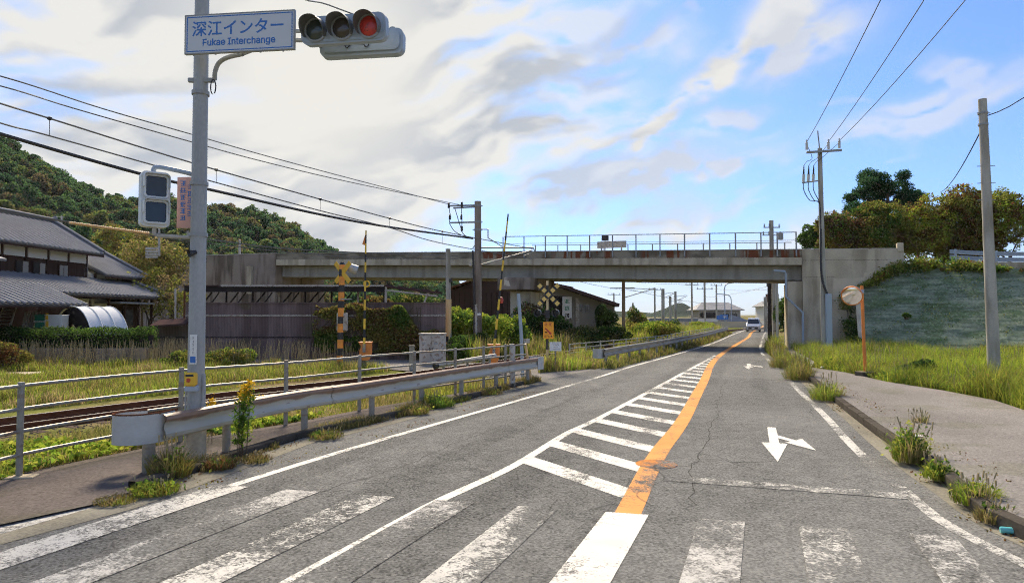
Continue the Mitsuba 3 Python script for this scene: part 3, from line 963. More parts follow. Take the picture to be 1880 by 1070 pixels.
part(g2, 'end_terminal', sweep(np.column_stack([tp3, np.full(len(tp3), .60)]), [(x + .03, z) for x, z in tw]), 'm_endplate', smooth=40, label='small white end plate')
# second pipe fence beyond the crossing
F2L = Line(smooth_line([(2.75, 32.6), (5.0, 36.5), (9.7, 45), (14.0, 55.5), (18.5, 66), (22.5, 76)], 8))
f2 = thing('pipe_fence', 'low pale pipe fence beside the rails beyond the level crossing', 'fence')
for z in (.16, .38, .60, .80):
    p = F2L.offset(0, .8)
    part(f2, 'rail', tube(np.column_stack([p, np.full(len(p), z)]), .024, 6), 'm_oldwhite')
for s in np.arange(.0, F2L.s[-1], 1.9):
    x = F2L(s)[0]
    part(f2, 'post', cyl((x[0], x[1], -.05), (x[0], x[1], .83), .036, n=8), 'm_oldwhite')

# ---- signal pole and what hangs on it
PX, PY = -4.83, 10.45
sp = thing('signal_pole', 'tall grey steel pole on the pavement carrying the traffic lights and the blue lettered sign', 'pole')
part(sp, 'shaft', cyl((PX, PY, .02), (PX, PY, 8.6), .127, .098, 24), 'm_steelpole', smooth=40)
part(sp, 'base_collar', lathe([(.0, .62), (.13, .62), (.152, .60), (.158, .34), (.165, .0)], (PX, PY, .03)), 'm_concrete', smooth=40)
part(sp, 'conduit', tube([(PX + .135, PY - .04, .5), (PX + .135, PY - .04, 1.05), (PX + .12, PY - .02, 1.3)], .035, 8), 'm_steelpole', smooth=40)
for z, r in ((5.63, .118), (3.43, .125), (4.22, .122)):
    part(sp, 'band', lathe([(r, -.03), (r + .012, -.03), (r + .012, .03), (r, .03)], (PX, PY, z)), 'm_dimgrey')
for py, yy in ((147, 10.38),):
    q = at(386, py, 10.38)
    part(sp, 'bracket', box((PX + .03, PY - .05, q[2]), (.40, .06, .07), 0, .01), 'm_dimgrey')
arm = [at(394, 147, 10.35), at(395, 132, 10.3), at(402, 116, 10.28), at(418, 106, 10.25), at(446, 99.5, 10.2), at(480, 97, 10.15), at(560, 77, 10.05), at(720, 66, 9.98)]
arm = smooth_line([arm[0], arm[1], arm[2], arm[3], arm[4]], 6)
part(sp, 'arm', tube(arm, .034, 10), 'm_dimgrey', smooth=40)
part(sp, 'arm', tube([at(380, 72, 10.4), at(455, 74, 10.26), at(640, 74, 10.05)], .034, 10), 'm_dimgrey', smooth=40)
part(sp, 'arm', tube([at(380, 55, 10.4), at(455, 58, 10.28), at(640, 57, 10.07)], .03, 10), 'm_dimgrey', smooth=40)
part(sp, 'strut', tube([arm[-1], at(470, 90, 10.22), at(500, 76, 10.18)], .03, 8), 'm_dimgrey', smooth=40)
q = at(389, 160, 10.3)
lp = np.array([q + [.03 * math.sin(a) * 1.3 + .02, 0, .115 * math.cos(a)] for a in np.linspace(-2.9, 2.6, 22)])
part(sp, 'cable_loop', tube(lp, .009, 6), 'm_blackcable')

# name sign
so = at(340, 99, 10.0)
sr = at(539, 90.5, 9.8)
sx = unit((sr - so) * [1, 1, 0])
W_, H_ = np.linalg.norm((sr - so)[:2]), .565
sn = np.cross(sx, Z)
ns = thing('name_sign', 'white intersection name sign with blue Japanese and English lettering on the signal pole', 'sign')
part(ns, 'panel', place(extrude(sg.box(0, 0, W_, H_), .035), so - sn * .035, sx, Z), 'm_signwhite')
part(ns, 'border', place(extrude(sg.box(.02, .02, W_ - .02, H_ - .02).difference(sg.box(.034, .034, W_ - .034, H_ - .034)), .003), so, sx, Z), 'm_blue')
fr_ = sg.box(-.012, -.012, W_ + .012, H_ + .012).difference(sg.box(0.002, 0.002, W_ - .002, H_ - .002))
part(ns, 'frame', place(extrude(fr_, .05), so - sn * .044, sx, Z), 'm_dimgrey')
hh = .242
part(ns, 'lettering', place(cjk('深江インター', hh, .004), so + sx * .10 + Z * .27, sx, Z), 'm_blue', label='blue lettering 深江インター')
t = meshkit.text_mesh('Fukae Interchange', .098, .004, True)
tv = np.array(t.vertices)
tv[:, 0] *= 1.13 / (tv[:, 0].max() - tv[:, 0].min())
part(ns, 'lettering', place((tv, np.array(t.faces)), so + sx * .265 + Z * .105, sx, Z), 'm_blue', label='blue lettering Fukae Interchange')
for k in range(5):
    part(ns, 'bolt', cyl(so + sx * (.12 + k * .35) + Z * -.03 - sn * .02, so + sx * (.12 + k * .35) + Z * -.0 - sn * .02, .013, n=8), 'm_dimgrey')


def signal_head(label, o, ux, n, lit, back=False):
    """Three lamps side by side; o centre, ux to the lamps' right as a driver sees them, n the way they shine."""
    h = thing('traffic_light', label, 'traffic light', )
    uy = np.cross(n, ux)
    part(h, 'housing', place(extrude(rrect(1.30, .40, .11), .13), o - n * .14, ux, uy, n), 'm_bluegrey', smooth=35)
    part(h, 'face_plate', place(extrude(rrect(1.24, .34, .09), .012), o - n * .008, ux, uy, n), 'm_bluegrey', smooth=35)
    for k, (x, m) in enumerate(((-.41, 'm_lens'), (0, 'm_lens2'), (.41, 'm_redlens' if lit else 'm_lens2'))):
        c = o + ux * x
        part(h, 'lens', place(lathe([(0, .045), (.06, .043), (.11, .034), (.148, .012)]), c, ux, uy, n), m, smooth=60, label=('unlit green lens', 'unlit amber lens', 'red lens glowing')[k] if not back else None)
        part(h, 'lens_ring', place(lathe([(.146, 0), (.146, .03), (.172, .03), (.172, 0)]), c, ux, uy, n), 'm_dimgrey', smooth=35)
        # hood: open below, slanting
        a = np.linspace(math.radians(-35), math.radians(215), 26)
        L_ = .26 * (.30 + .70 * np.clip(np.sin(a) * .62 + .55, 0, 1))
        v0 = np.stack([.172 * np.cos(a), .172 * np.sin(a), 0 * a], 1)
        v1 = np.stack([.176 * np.cos(a), .176 * np.sin(a) - .02, L_], 1)
        v = np.vstack([v0, v1, v0 * .97, v1 * [.97, .97, 1]])
        i = np.arange(25)
        f = np.vstack([np.stack([i, i + 1, i + 27], 1), np.stack([i, i + 27, i + 26], 1), np.stack([i + 52, i + 79, i + 53], 1), np.stack([i + 52, i + 78, i + 79], 1),
                       np.stack([i + 26, i + 27, i + 79], 1), np.stack([i + 26, i + 79, i + 78], 1)])
        part(h, 'visor', place((v, f), c, ux, uy, n), 'm_visor', smooth=35)
    return h, uy


scene['m_redlens'] = {'type': 'twosided', 'bsdf': {'type': 'principled', 'base_color': proc(lambda p, n, uv: mix(mi.Color3f(.10, .02, .015), mi.Color3f(.50, .045, .035), smoothstep(.16, .34, 1 - voronoi(p.x * 42, p.z * 42)[0]))), 'roughness': .3}}
hc = at(629, 52.5, 9.72)
n1 = unit(np.array([-.16, -.98, -.10]))
ux1 = unit(np.cross(n1, Z) * -1)
ux1 = unit(np.array([.986, -.165, .0]))
n1 = unit(np.cross(ux1, Z) + [0, 0, -.10])
hd1, _ = signal_head('grey three lamp traffic light facing the camera with its right lens red', hc, ux1, n1, True)
part(hd1, 'mount', cyl(hc + [-.45, .1, -.06], hc + [-.45, .5, -.06], .04), 'm_dimgrey')
hc2 = at(669, 86, 10.25)
n2 = unit(np.array([.12, .98, -.10]))
ux2 = unit(np.array([-.985, .13, 0]))
n2 = unit(np.cross(ux2, Z) + [0, 0, -.08])
hd2, uy2 = signal_head('back of a second grey traffic light behind and below the lit one', hc2, ux2, n2, False, True)
part(hd2, 'rear_cover', place(extrude(rrect(1.20, .30, .09), .03), hc2 - n2 * .172, ux2, uy2, n2), 'm_bluegrey', smooth=35)
for x0 in (.12, -.18):
    q = hc2 - n2 * .19
    part(hd2, 'cable', tube([q + ux2 * (x0 + .16 * s) + uy2 * (.10 - .34 * (1 - (2 * s - 1) ** 2) * .6) for s in np.linspace(0, 1, 12)], .008, 6), 'm_blackcable')
part(hd2, 'junction', box(hc2 - n2 * .19 + uy2 * .0, (.10, .05, .09), 0, .01), 'm_dimgrey')
part(hd2, 'mount', cyl(at(720, 52, 10.1), at(724, 72, 10.25), .045), 'm_dimgrey')

# pedestrian signal
po = at(284, 367, 10.35)
pn = unit(np.array([.62, -.785, 0]))
pu = np.cross(Z, pn)
ps = thing('pedestrian_signal', 'pale pedestrian signal with two dark square panes on the left of the signal pole', 'pedestrian signal')
part(ps, 'housing', place(extrude(rrect(.40, .84, .07), .20), po - pn * .12, pu, Z, pn), 'm_palebox', smooth=35)
for k, z in enumerate((.19, -.20)):
    part(ps, 'pane', place(extrude(rrect(.28, .30, .035), .01), po + pn * .081 + Z * z, pu, Z, pn), 'm_glass', label=('upper dark pane', 'lower dark pane')[k])
    ring = rrect(.335, .355, .05).difference(rrect(.285, .305, .037))
    part(ps, 'pane_frame', place(extrude(ring, .05), po + pn * .0815 + Z * z, pu, Z, pn), 'm_palebox')
    a = np.linspace(math.radians(0), math.radians(180), 14)
    hood = rrect(.36, .38, .05).difference(rrect(.345, .365, .045)).intersection(sg.box(-1, -.02, 1, 1))
    part(ps, 'hood', place(extrude(hood, .12), po + pn * .0815 + Z * z, pu, Z, pn), 'm_palebox')
part(ps, 'top_arm', tube(smooth_line([po + Z * .40 + pu * -.02, po + Z * .47 + pu * -.02, po + Z * .50 + [.08, 0, 0], (PX - .1, PY, po[2] + .42), (PX, PY, po[2] + .40)], 4), .036, 8), 'm_bluegrey', smooth=40)
part(ps, 'bottom_arm', tube([po + Z * -.42, po + Z * -.52, po + Z * -.55 + [.06, 0, 0], (PX, PY, po[2] - .57)], .032, 8), 'm_oldwhite', smooth=40)

# faded banner sign behind the pole
bo_ = at(325, 419, 10.62)
bs = thing('banner_sign', 'faded orange vertical sign with two columns of blue characters behind the signal pole', 'sign')
part(bs, 'board', place(extrude(sg.box(0, 0, .42, .80), .012), bo_, (.99, -.1, 0), Z), 'm_faded')
nb_ = np.cross(unit((.99, -.1, 0)), Z)
for c, (x, y0, k_) in enumerate(((.045, .65, 6), (.165, .60, 5))):
    for k in range(k_):
        part(bs, 'character', place(scribble(.105, .10, 10 * c + k), bo_ + unit((.99, -.1, 0)) * x + Z * (y0 - k * .108) + nb_ * .013, (.99, -.1, 0), Z), 'm_blue')
part(bs, 'bracket', cyl(at(345, 424, 10.62), at(345, 436, 10.62), .02), 'm_dimgrey')
ls = thing('pole_loudspeaker', 'small black loudspeaker clamped to the left of the signal pole', 'loudspeaker')
q = at(354, 464, 10.3)
part(ls, 'horn', lathe([(.0, -.05), (.03, -.05), (.035, 0), (.062, .06), (.05, .058), (.02, .0)], q, (-.6, -.7, -.25)), 'm_black', smooth=40)
part(ls, 'clamp', cyl(q, (PX, PY, q[2] - .02), .016, n=8), 'm_black')
ad = thing('address_plate', 'narrow white plate with blue foot strapped upright to the signal pole', 'plate')
q = at(348.5, 668, 10.26)
part(ad, 'plate', place(extrude(sg.box(0, 0, .118, .44), .008), q, (.97, -.24, 0), Z), 'm_white')
nq = np.cross(unit((.97, -.24, 0)), Z)
part(ad, 'blue_panel', place(extrude(sg.box(.012, .02, .106, .115), .002), q + nq * .0085, (.97, -.24, 0), Z), 'm_blue')
for k in range(5):
    part(ad, 'character', place(scribble(.03, .045, 60 + k, .002), q + unit((.97, -.24, 0)) * .045 + Z * (.37 - k * .055) + nq * .0085, (.97, -.24, 0), Z), 'm_dimgrey')
pb = thing('push_button_box', 'yellow pedestrian push button box on the signal pole below the white plate', 'push button')
q = at(351, 696, 10.22)
part(pb, 'case', box(q, (.16, .12, .20), .2, .02), 'm_yellow')
part(pb, 'button', cyl(q + [-.01, -.055, -.01], q + [-.015, -.075, -.01], .03), 'm_red')
part(pb, 'label_strip', box(q + [.0, -.058, .06], (.11, .01, .03), .2), 'm_black')
jb = thing('junction_box', 'small grey junction box under the yellow push button box', 'box')
q = at(352, 713, 10.24)
part(jb, 'case', box(q, (.19, .12, .09), .2, .015), 'm_bluegrey')
part(jb, 'pipe', tube(smooth_line([q + [-.06, 0, -.04], q + [-.09, 0, -.10], q + [-.10, .02, -.35], q + [-.1, .03, -.75]], 4), .016, 6), 'm_dimgrey')

# ---- right side: mirror, poles
mi_ = thing('traffic_mirror', 'round convex traffic mirror on an orange post beside the right pavement', 'traffic mirror')
mb = G(1590, 697, .14)
mb = at(1589, 697, 23.2) * [1, 1, 0]
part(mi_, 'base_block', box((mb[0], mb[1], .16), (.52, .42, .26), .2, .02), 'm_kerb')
part(mi_, 'post', tube([(mb[0], mb[1], .2), (mb[0] - .04, mb[1], 1.6), (mb[0] - .07, mb[1], 3.2)], .052, 12), 'm_orange', smooth=40)
md = unit((-.55, -.83, -.26))
mc = at(1564, 543, 23.0)
part(mi_, 'mirror', lathe([(0, .05), (.1, .046), (.2, .033), (.3, .008), (.31, 0), (0, -.01)], mc, md, 28), 'm_mirror', smooth=50)
part(mi_, 'rim', lathe([(.30, -.02), (.335, -.02), (.335, .02), (.312, .02), (.30, -.01)], mc, md, 28), 'm_orange', smooth=30)
a = np.linspace(math.radians(20), math.radians(160), 16)
hv = np.vstack([np.stack([.34 * np.cos(a), .34 * np.sin(a), 0 * a], 1), np.stack([.35 * np.cos(a), .35 * np.sin(a), 0 * a + .16], 1), np.stack([.335 * np.cos(a), .335 * np.sin(a), 0 * a], 1), np.stack([.345 * np.cos(a), .345 * np.sin(a), 0 * a + .16], 1)])
i = np.arange(15)
hf = np.vstack([np.stack([i, i + 1, i + 17], 1), np.stack([i, i + 17, i + 16], 1), np.stack([i + 32, i + 49, i + 33], 1), np.stack([i + 32, i + 48, i + 49], 1), np.stack([i + 16, i + 17, i + 49], 1), np.stack([i + 16, i + 49, i + 48], 1)])
hx = unit(np.cross(Z, md))
part(mi_, 'hood', frame(hv, hf, mc, hx, np.cross(md, hx), md), 'm_orange')
part(mi_, 'arm', cyl(mc - md * .03, (mb[0] - .06, mb[1], 3.0), .022), 'm_bluegrey')
part(mi_, 'clamp', lathe([(.055, -.06), (.068, -.06), (.068, .06), (.055, .06)], (mb[0] - .066, mb[1], 3.0), n=12), 'm_bluegrey')

UX, UY = 14.55, 20.6
up = thing('utility_pole', 'thick concrete utility pole standing in the grass right of the traffic mirror', 'utility pole')
part(up, 'shaft', cyl((UX, UY, -.05), (UX - .17, UY, 8.78), .178, .112, 20), 'm_pole', smooth=40)
for z, sd in ((6.2, 0), (6.72, 0), (5.68, 0)):
    part(up, 'step_bolt', cyl((UX - .33 - .06, UY, z), (UX + .23 - .06, UY, z + .02), .012, n=6), 'm_dimgrey')
for z in (8.35, 8.0):
    part(up, 'band', lathe([(.118, -.03), (.14, -.03), (.14, .03), (.118, .03)], (UX - .165, UY, z), n=16), 'm_dimgrey')
part(up, 'band_bolt', cyl((UX - .36, UY - .02, 8.35), (UX + .04, UY - .02, 8.35), .016, n=6), 'm_dimgrey')

VX, VY = 17.5, 38.2
vp = thing('utility_pole', 'grey power pole with crossarm and cable risers beside the bridge abutment', 'utility pole')
part(vp, 'shaft', cyl((VX, VY, -.05), (VX - .1, VY, 11.6), .17, .12, 18), 'm_pole', smooth=40)
part(vp, 'rod', cyl((VX - .1, VY, 11.5), (VX - .2, VY, 12.6), .035, n=8), 'm_dimgrey')
ca = [at(1481, 280, 38), at(1545, 276, 38.1)]
part(vp, 'crossarm', beam(ca[0], ca[1], .12, .12, bevel=.01), 'm_dimgrey')
ins = [at(1481, 268, 38), at(1521, 267, 38.1), at(1541, 265, 38.1)]
for q in ins:
    part(vp, 'insulator', lathe([(.0, -.22), (.07, -.22), (.07, .08), (.045, .1), (.08, .13), (.08, .17), (.04, .2), (.035, .34), (0, .36)], q, n=12), 'm_insul', smooth=40)
part(vp, 'lower_arm', beam(at(1473, 336, 38), at(1510, 331, 38.2), .07, .07), 'm_dimgrey')
for k, px in enumerate((1475, 1484, 1493)):
    q0, q1 = at(px + 1, 304, 38), at(px, 334, 38)
    part(vp, 'cable_terminal', cyl(q1, q1 * .55 + q0 * .45, .075, n=10), 'm_insul')
    part(vp, 'terminal_cap', cyl(q1 * .55 + q0 * .45, q0 + [0, 0, .02], .055, .02, n=10), 'm_black')
    part(vp, 'lead', tube(smooth_line([q0, at(px + 6, 297, 38), at(px + 16, 290, 38.05), ins[k] + [0, 0, .1]], 5), .015, 6), 'm_blackcable')
    part(vp, 'riser', tube(smooth_line([q1, at(px + 1, 350, 38), at(px + 12 - k, 368, 38.05), at(1505, 375, 38.1), at(1507, 430, 38.05)], 5), .022, 6), 'm_blackcable')
part(vp, 'riser', tube(smooth_line([at(1507, 420, 38.0), at(1507, 480, 38.0), at(1510, 515, 38.0), at(1521, 546, 37.95), at(1521, 560, 37.95)], 5), .06, 8), 'm_blackcable')
q0, q1 = at(1521, 546, 37.9), at(1521, 646, 37.9)
part(vp, 'cable_guard', box((q0[0], q0[1], (q0[2] + q1[2]) / 2), (.32, .2, q0[2] - q1[2] + .4), 0, .03), 'm_bluegrey')

# three power lines that run overhead from the crossarm
for k, (q, e) in enumerate(zip(ins, (at(1617, 0, 20.1), at(1697, 0, 20.1), at(1735, 45, 21.6)))):
    q = q + [0, 0, .2]
    d = (e - q)
    pts = [q + d * s + np.array([0, 0, .12 * ((s * 2 - 1) ** 2 - 1)]) for s in np.linspace(0, 2.6, 20)]
    one('power_line', ('leftmost', 'middle', 'rightmost')[k] + ' of the three power lines that rise from the crossarm of the power pole', 'power line', tube(pts, .016, 5), 'm_blackcable')
q0, q1 = np.array([UX - .17, UY - .05, 8.0]), at(1726, 353, 52)
one('stay_wire', 'dark wire slanting from the thick utility pole down behind the trees', 'wire', tube([q0 * (1 - s) + q1 * s + [0, 0, -1.6 * s * (1 - s)] for s in np.linspace(0, 1, 14)], .02, 5), 'm_blackcable')
q0, q1 = np.array([UX - .1, UY - .05, 8.25]), at(1880, 179, 20.0)
one('stay_wire', 'twisted wire leaving the thick utility pole to the right', 'wire', tube([q0 + (q1 - q0) * s + [0, 0, -.06 * math.sin(math.pi * min(s, 1))] for s in np.linspace(0, 6, 20)], .016, 5), 'm_blackcable')

# ---- level crossing equipment
def stripes(a, b, per, duty):
    return proc(lambda p, n, uv: mix(mi.Color3f(*b), mi.Color3f(*a) * (.8 + .35 * noise(p.x * 9, p.y * 9, p.z * 9)), smoothstep(-.02, .02, duty / 2 - dr.abs(p.z / per - dr.floor(p.z / per) - .5))))


princ('m_stripe_orange', stripes((.74, .28, .04), (.02, .02, .02), .66, .55), .5)
princ('m_stripe_yellow', stripes((.72, .46, .04), (.02, .02, .02), .74, .55), .5)


def boards(holder, c, ux, uy, n, L_, w_, squares, mat_b, mat_s):
    for sgn in (1, -1):
        a = unit(ux + sgn * uy)
        b = np.cross(n, a)
        part(holder, 'cross_board', place(extrude(sg.box(-L_ / 2, -w_ / 2, L_ / 2, w_ / 2), .025), c - n * (.03 * (sgn < 0)), a, b, n), mat_b)
        if squares:
            for x in np.linspace(-L_ / 2 + w_ * .5, L_ / 2 - w_ * .5, 5):
                if sgn < 0 and abs(x) < .02:
                    continue
                part(holder, 'yellow_square', place(extrude(sg.box(x - w_ * .40, -w_ * .42, x + w_ * .40, w_ * .42), .004), c - n * (.03 * (sgn < 0)) + n * .0255, a, b, n), mat_s)


x1 = thing('crossing_post', 'orange and black striped crossing post with yellow crossbuck seen edgeways beside the ivy wall', 'crossing post')
q = at(628, 500, 28.5)
part(x1, 'post', cyl((q[0] - .07, q[1], -.05), (q[0], q[1], 4.3), .13, .12, 16), 'm_stripe_orange', smooth=40)
part(x1, 'cap', lathe([(0, .12), (.06, .1), (.11, .02), (.12, -.04)], (q[0], q[1], 4.32), n=14), 'm_black', smooth=50)
n_x = unit((.50, .86, 0))
boards(x1, at(629, 500, 28.4), np.cross(Z, n_x) * -1, Z, n_x, 1.15, .2, False, 'm_yellow', None)
part(x1, 'lamp_hood', lathe([(.17, -.05), (.19, .05), (.2, .3), (.18, .3), (.16, 0)], at(643, 492, 28.8), unit((.9, .3, -.3)), 14), 'm_bluegrey', smooth=40)
q = at(627, 591, 28.35)
part(x1, 'cabinet', box((q[0] - .02, q[1] + .2, q[2]), (.42, .2, .75), 0, .02), 'm_oldwhite', label='weathered pale box on the post')
q = at(630, 549, 28.3)
part(x1, 'arm', beam(q + [-.1, 0, 0], q + [.35, -.05, 0], .05, .05), 'm_dimgrey')


def barrier(label, px, py, y, arm_px, arm_py, seed):
    """A barrier machine with its striped arm raised."""
    b = thing('crossing_barrier', label, 'crossing barrier')
    c = at(px, py, y)
    prof = [(-.20, -.34), (.12, -.34), (.22, -.05), (.22, .36), (-.22, .36), (-.20, .30), (-.12, .22), (-.2, .05)]
    part(b, 'machine', extrude(sg.Polygon(prof), .42, c + [0, .21, 0], (1, 0, 0), Z), 'm_orange')
    part(b, 'lid', box(c + [0, 0, .37], (.5, .46, .03), 0, .01), 'm_orange')
    part(b, 'pedestal', box((c[0] - .05, c[1], (c[2] - .34) / 2 - .03), (.17, .17, c[2] - .34 + .1), 0, .01), 'm_galv')
    e = at(arm_px, arm_py, y - .25)
    q0 = c + [-.0, -.26, .15]
    part(b, 'arm', cyl(q0, e, .05, .028, 10), 'm_stripe_yellow', smooth=40)
    part(b, 'arm_clamp', box(q0, (.1, .09, .34), 0, .01), 'm_galv')
    return b, q0, e


b1, q0, e1 = barrier('orange crossing barrier with raised striped arm beside the crossing post', 671, 645, 27.0, 672, 423, 1)
m = q0 * .13 + e1 * .87
part(b1, 'flag', extrude(sg.Polygon([(0, 0), (.0, .5), (-.14, .05)]), .01, m, (1, 0, 0), Z), 'm_orange')
p_ = at(671, 521, 26.8)
ring = sg.Point(0, 0).buffer(.14).difference(sg.Point(0, 0).buffer(.085))
part(b1, 'arm_ring', extrude(ring, .03, p_ + [.05, 0, 0], (1, 0, 0), Z), 'm_yellow', label='yellow ring on the raised arm')
b2, q0, e2 = barrier('orange crossing barrier with raised striped arm behind the white pipe', 907, 650, 26.0, 933, 393, 2)
p_ = at(929, 518, 25.9)
part(b2, 'arm_plate', extrude(sg.Polygon([(-.08, -.12), (.17, -.16), (.05, .2), (-.06, .18)]), .01, p_, (1, 0, 0), Z), 'm_oldwhite', label='small white plate on the arm')
p_ = at(921, 552, 25.9)
part(b2, 'arm_lamp', lathe([(0, -.1), (.06, -.1), (.09, 0), (.06, .12), (0, .14)], p_ + [-.02, -.05, 0], n=12), 'm_red', smooth=50)

x2 = thing('crossing_post', 'crossing warning post with black and pale yellow crossbuck facing the road', 'crossing post')
XY = 27.0
q = at(1005, 600, XY)
part(x2, 'post', cyl((q[0], XY + .06, -.05), (q[0], XY + .06, 3.55), .055, .05, 12), 'm_stripe_pale', smooth=40)
princ('m_stripe_pale', stripes((.60, .47, .26), (.03, .03, .03), 1.05, .58), .55)
ux = unit((.99, -.12, 0))
boards(x2, at(1007, 541, XY - .03), ux, Z * 1.0, np.cross(ux, Z), 1.16, .19, True, 'm_black', 'm_signyellow')
for px in (988, 1021):
    c = at(px, 574, XY)
    part(x2, 'lamp', lathe([(0, .05), (.1, .04), (.13, .0), (.13, -.1), (0, -.12)], c, unit((-.3, -.95, 0)), 16), 'm_black', smooth=40)
    part(x2, 'lamp_hood', lathe([(.135, -.02), (.15, .16), (.145, .16), (.13, -.02)], c, unit((-.3, -.95, -.1)), 16), 'm_visor', smooth=40)
part(x2, 'lamp_arm', beam(at(990, 576, XY + .03), at(1019, 576, XY + .03), .05, .05), 'm_black')
c = at(1005, 577, XY)
part(x2, 'lamp_box', box(c, (.2, .16, .34), 0, .02), 'm_black')
ws = thing('crossing_sign', 'orange warning sign with dark red marks on the crossing warning post', 'sign')
c = at(997, 621.5, XY - .06)
part(ws, 'board', extrude(sg.box(0, 0, .42, .66), .012, c, (1, 0, 0), Z), 'm_orange2')
princ('m_orange2', (.85, .35, .02), .5)
for k, (x, y, w, h) in enumerate(((.05, .50, .14, .13), (.22, .50, .14, .13), (.05, .04, .1, .11), (.17, .04, .09, .1), (.27, .04, .1, .1))):
    part(ws, 'character', place(scribble(w, h, 90 + k, .003), c + [x, -.0135, y], (1, 0, 0), Z), 'm_red' if k < 2 else 'm_rust')
part(ws, 'pictogram', extrude(sg.Polygon([(.06, .40), (.12, .42), (.30, .24), (.32, .28), (.34, .16), (.2, .19), (.25, .21)]), .003, c + [0, -.0135, 0], (1, 0, 0), Z), 'm_red')
part(ws, 'pictogram', extrude(sg.box(.07, .23, .17, .28), .003, c + [0, -.0135, 0], (1, 0, 0), Z), 'm_rust')
wp = thing('notice_plate', 'small white notice plate on its own stake right of the orange warning sign', 'plate')
c = at(1009, 644, XY - .3)
part(wp, 'board', extrude(sg.box(0, 0, .46, .35), .012, c, (1, 0, 0), Z), 'm_white')
part(wp, 'stake', cyl((c[0] + .23, c[1] + .03, -.05), (c[0] + .23, c[1] + .03, c[2] + .3), .025, n=8), 'm_galv')
for k in range(4):
    part(wp, 'text_line', box(c + [.23 + .03 * (k % 2), -.013, .29 - .07 * k], (.30 - .06 * (k % 3), .003, .022)), 'm_dimgrey')
tw_ = thing('slim_white_post', 'slim white metal post rising behind the white square post at the crossing', 'post')
c = at(957, 662, 24.0)
part(tw_, 'shaft', tube([(c[0] + .05, 24.0, -.05), (c[0], 24.0, 1.5), (c[0] - .1, 24.0, at(955, 539, 24)[2])], .06, 8), 'm_bluegrey', smooth=40)
c = at(967, 625.5, 24)
part(tw_, 'plate', box(c + [.0, 0, 0], (.22, .02, .16)), 'm_oldwhite')
wpipe = thing('white_pipe', 'long white pipe lying on low supports beside the rails behind the fence', 'pipe')
a, b = at(803, 671, 23.2), at(909, 652.5, 25.2)
part(wpipe, 'tube', tube([a, (a + b) / 2, b], .085, 10), 'm_oldwhite', smooth=40)
part(wpipe, 'end_cap', tube([a + (a - b) * .05, a], .1, 10), 'm_black')
for s in (.1, .5, .9):
    q = a * (1 - s) + b * s
    part(wpipe, 'support', box((q[0], q[1], q[2] / 2 - .06), (.08, .08, q[2])), 'm_galv')
cb = thing('control_cabinet', 'weathered pale two door control cabinet beside the rails', 'cabinet')
c = at(793, 640, 30.0)
part(cb, 'body', box((c[0], 30.3, .66), (1.08, .6, 1.38), -.1, .02), 'm_oldwhite')
for sx_ in (-.27, .27):
    part(cb, 'door', box((c[0] + sx_ - .035, 29.985 - sx_ * .1, .70), (.5, .03, 1.2), -.1, .01), 'm_oldwhite')
    part(cb, 'handle', box((c[0] + sx_ * .2 - .035, 29.96, .7), (.03, .03, .14), -.1), 'm_black')
    for k in range(2):
        part(cb, 'notice', box((c[0] + sx_ + (.08 if k else -.1), 29.966 - sx_ * .1, .95 - .35 * k), (.16, .004, .09), -.1), 'm_dimgrey')
part(cb, 'lid', box((c[0], 30.3, 1.365), (1.16, .68, .05), -.1, .01), 'm_oldwhite')
for px, py, y in ((771, 654, 27.5), (703, 670, 24.6)):
    pass
st_ = thing('marker_post', 'short grey concrete marker post left of the control cabinet', 'post')
c = at(756, 655, 27.5)
part(st_, 'shaft', box((c[0], c[1], .45), (.2, .2, 1.0), .2, .02), 'm_pole')
part(st_, 'cap', box((c[0], c[1], .955), (.24, .24, .05), .2, .015), 'm_pole')
up3 = thing('utility_pole', 'concrete pole with yellow painted foot behind the control cabinet', 'utility pole')
c = at(822, 640, 35)
part(up3, 'shaft', cyl((c[0] + .06, 35, -.05), (c[0], 35, 5.6), .15, .12, 16), 'm_pole', smooth=40)
part(up3, 'yellow_wrap', lathe([(.139, 3.0), (.147, 3.0), (.153, 1.2), (.153, .6), (.148, .6)], (c[0] + .035, 35, 0), n=16), 'm_paleyellow', smooth=40)
part(up3, 'clamp', box((c[0] + .15, 34.9, 3.95), (.14, .12, .2), 0, .01), 'm_black')
part(up3, 'meter_box', box((c[0] - .05, 34.82, .95), (.2, .12, .3), 0, .01), 'm_black')

# overhead line mast
CX, CY = -1.82, 36.0
cm = thing('catenary_mast', 'thick concrete railway mast with steel brackets in front of the bridge', 'mast')
part(cm, 'shaft', cyl((CX + .05, CY, -.05), (CX, CY, 8.22), .20, .17, 20), 'm_concrete_dark', smooth=40)
for py in (378, 408, 422):
    q = at(877, py, CY)
    part(cm, 'band', lathe([(.18, -.04), (.205, -.04), (.205, .04), (.18, .04)], q, n=16), 'm_dimgrey')
    part(cm, 'band_bolt', cyl(q + [-.27, -.03, 0], q + [.27, -.03, 0], .02, n=6), 'm_dimgrey')
for p0, p1 in (((872, 377), (823, 378)), ((872, 380), (832, 382)), ((872, 408), (825, 409))):
    part(cm, 'bracket', beam(at(*p0, CY), at(*p1, CY), .07, .08), 'm_dimgrey')
for pts in (((824, 377), (826, 392), (827, 397), (825, 408)), ((848, 375), (847.5, 390), (848, 408), (847, 425)), ((835, 382), (845, 415), (851, 430), (865, 438)), ((825, 410), (834, 424), (850, 433), (868, 438))):
    part(cm, 'jumper', tube(smooth_line([at(x, y, CY - .1) for x, y in pts], 4), .022, 6), 'm_blackcable')
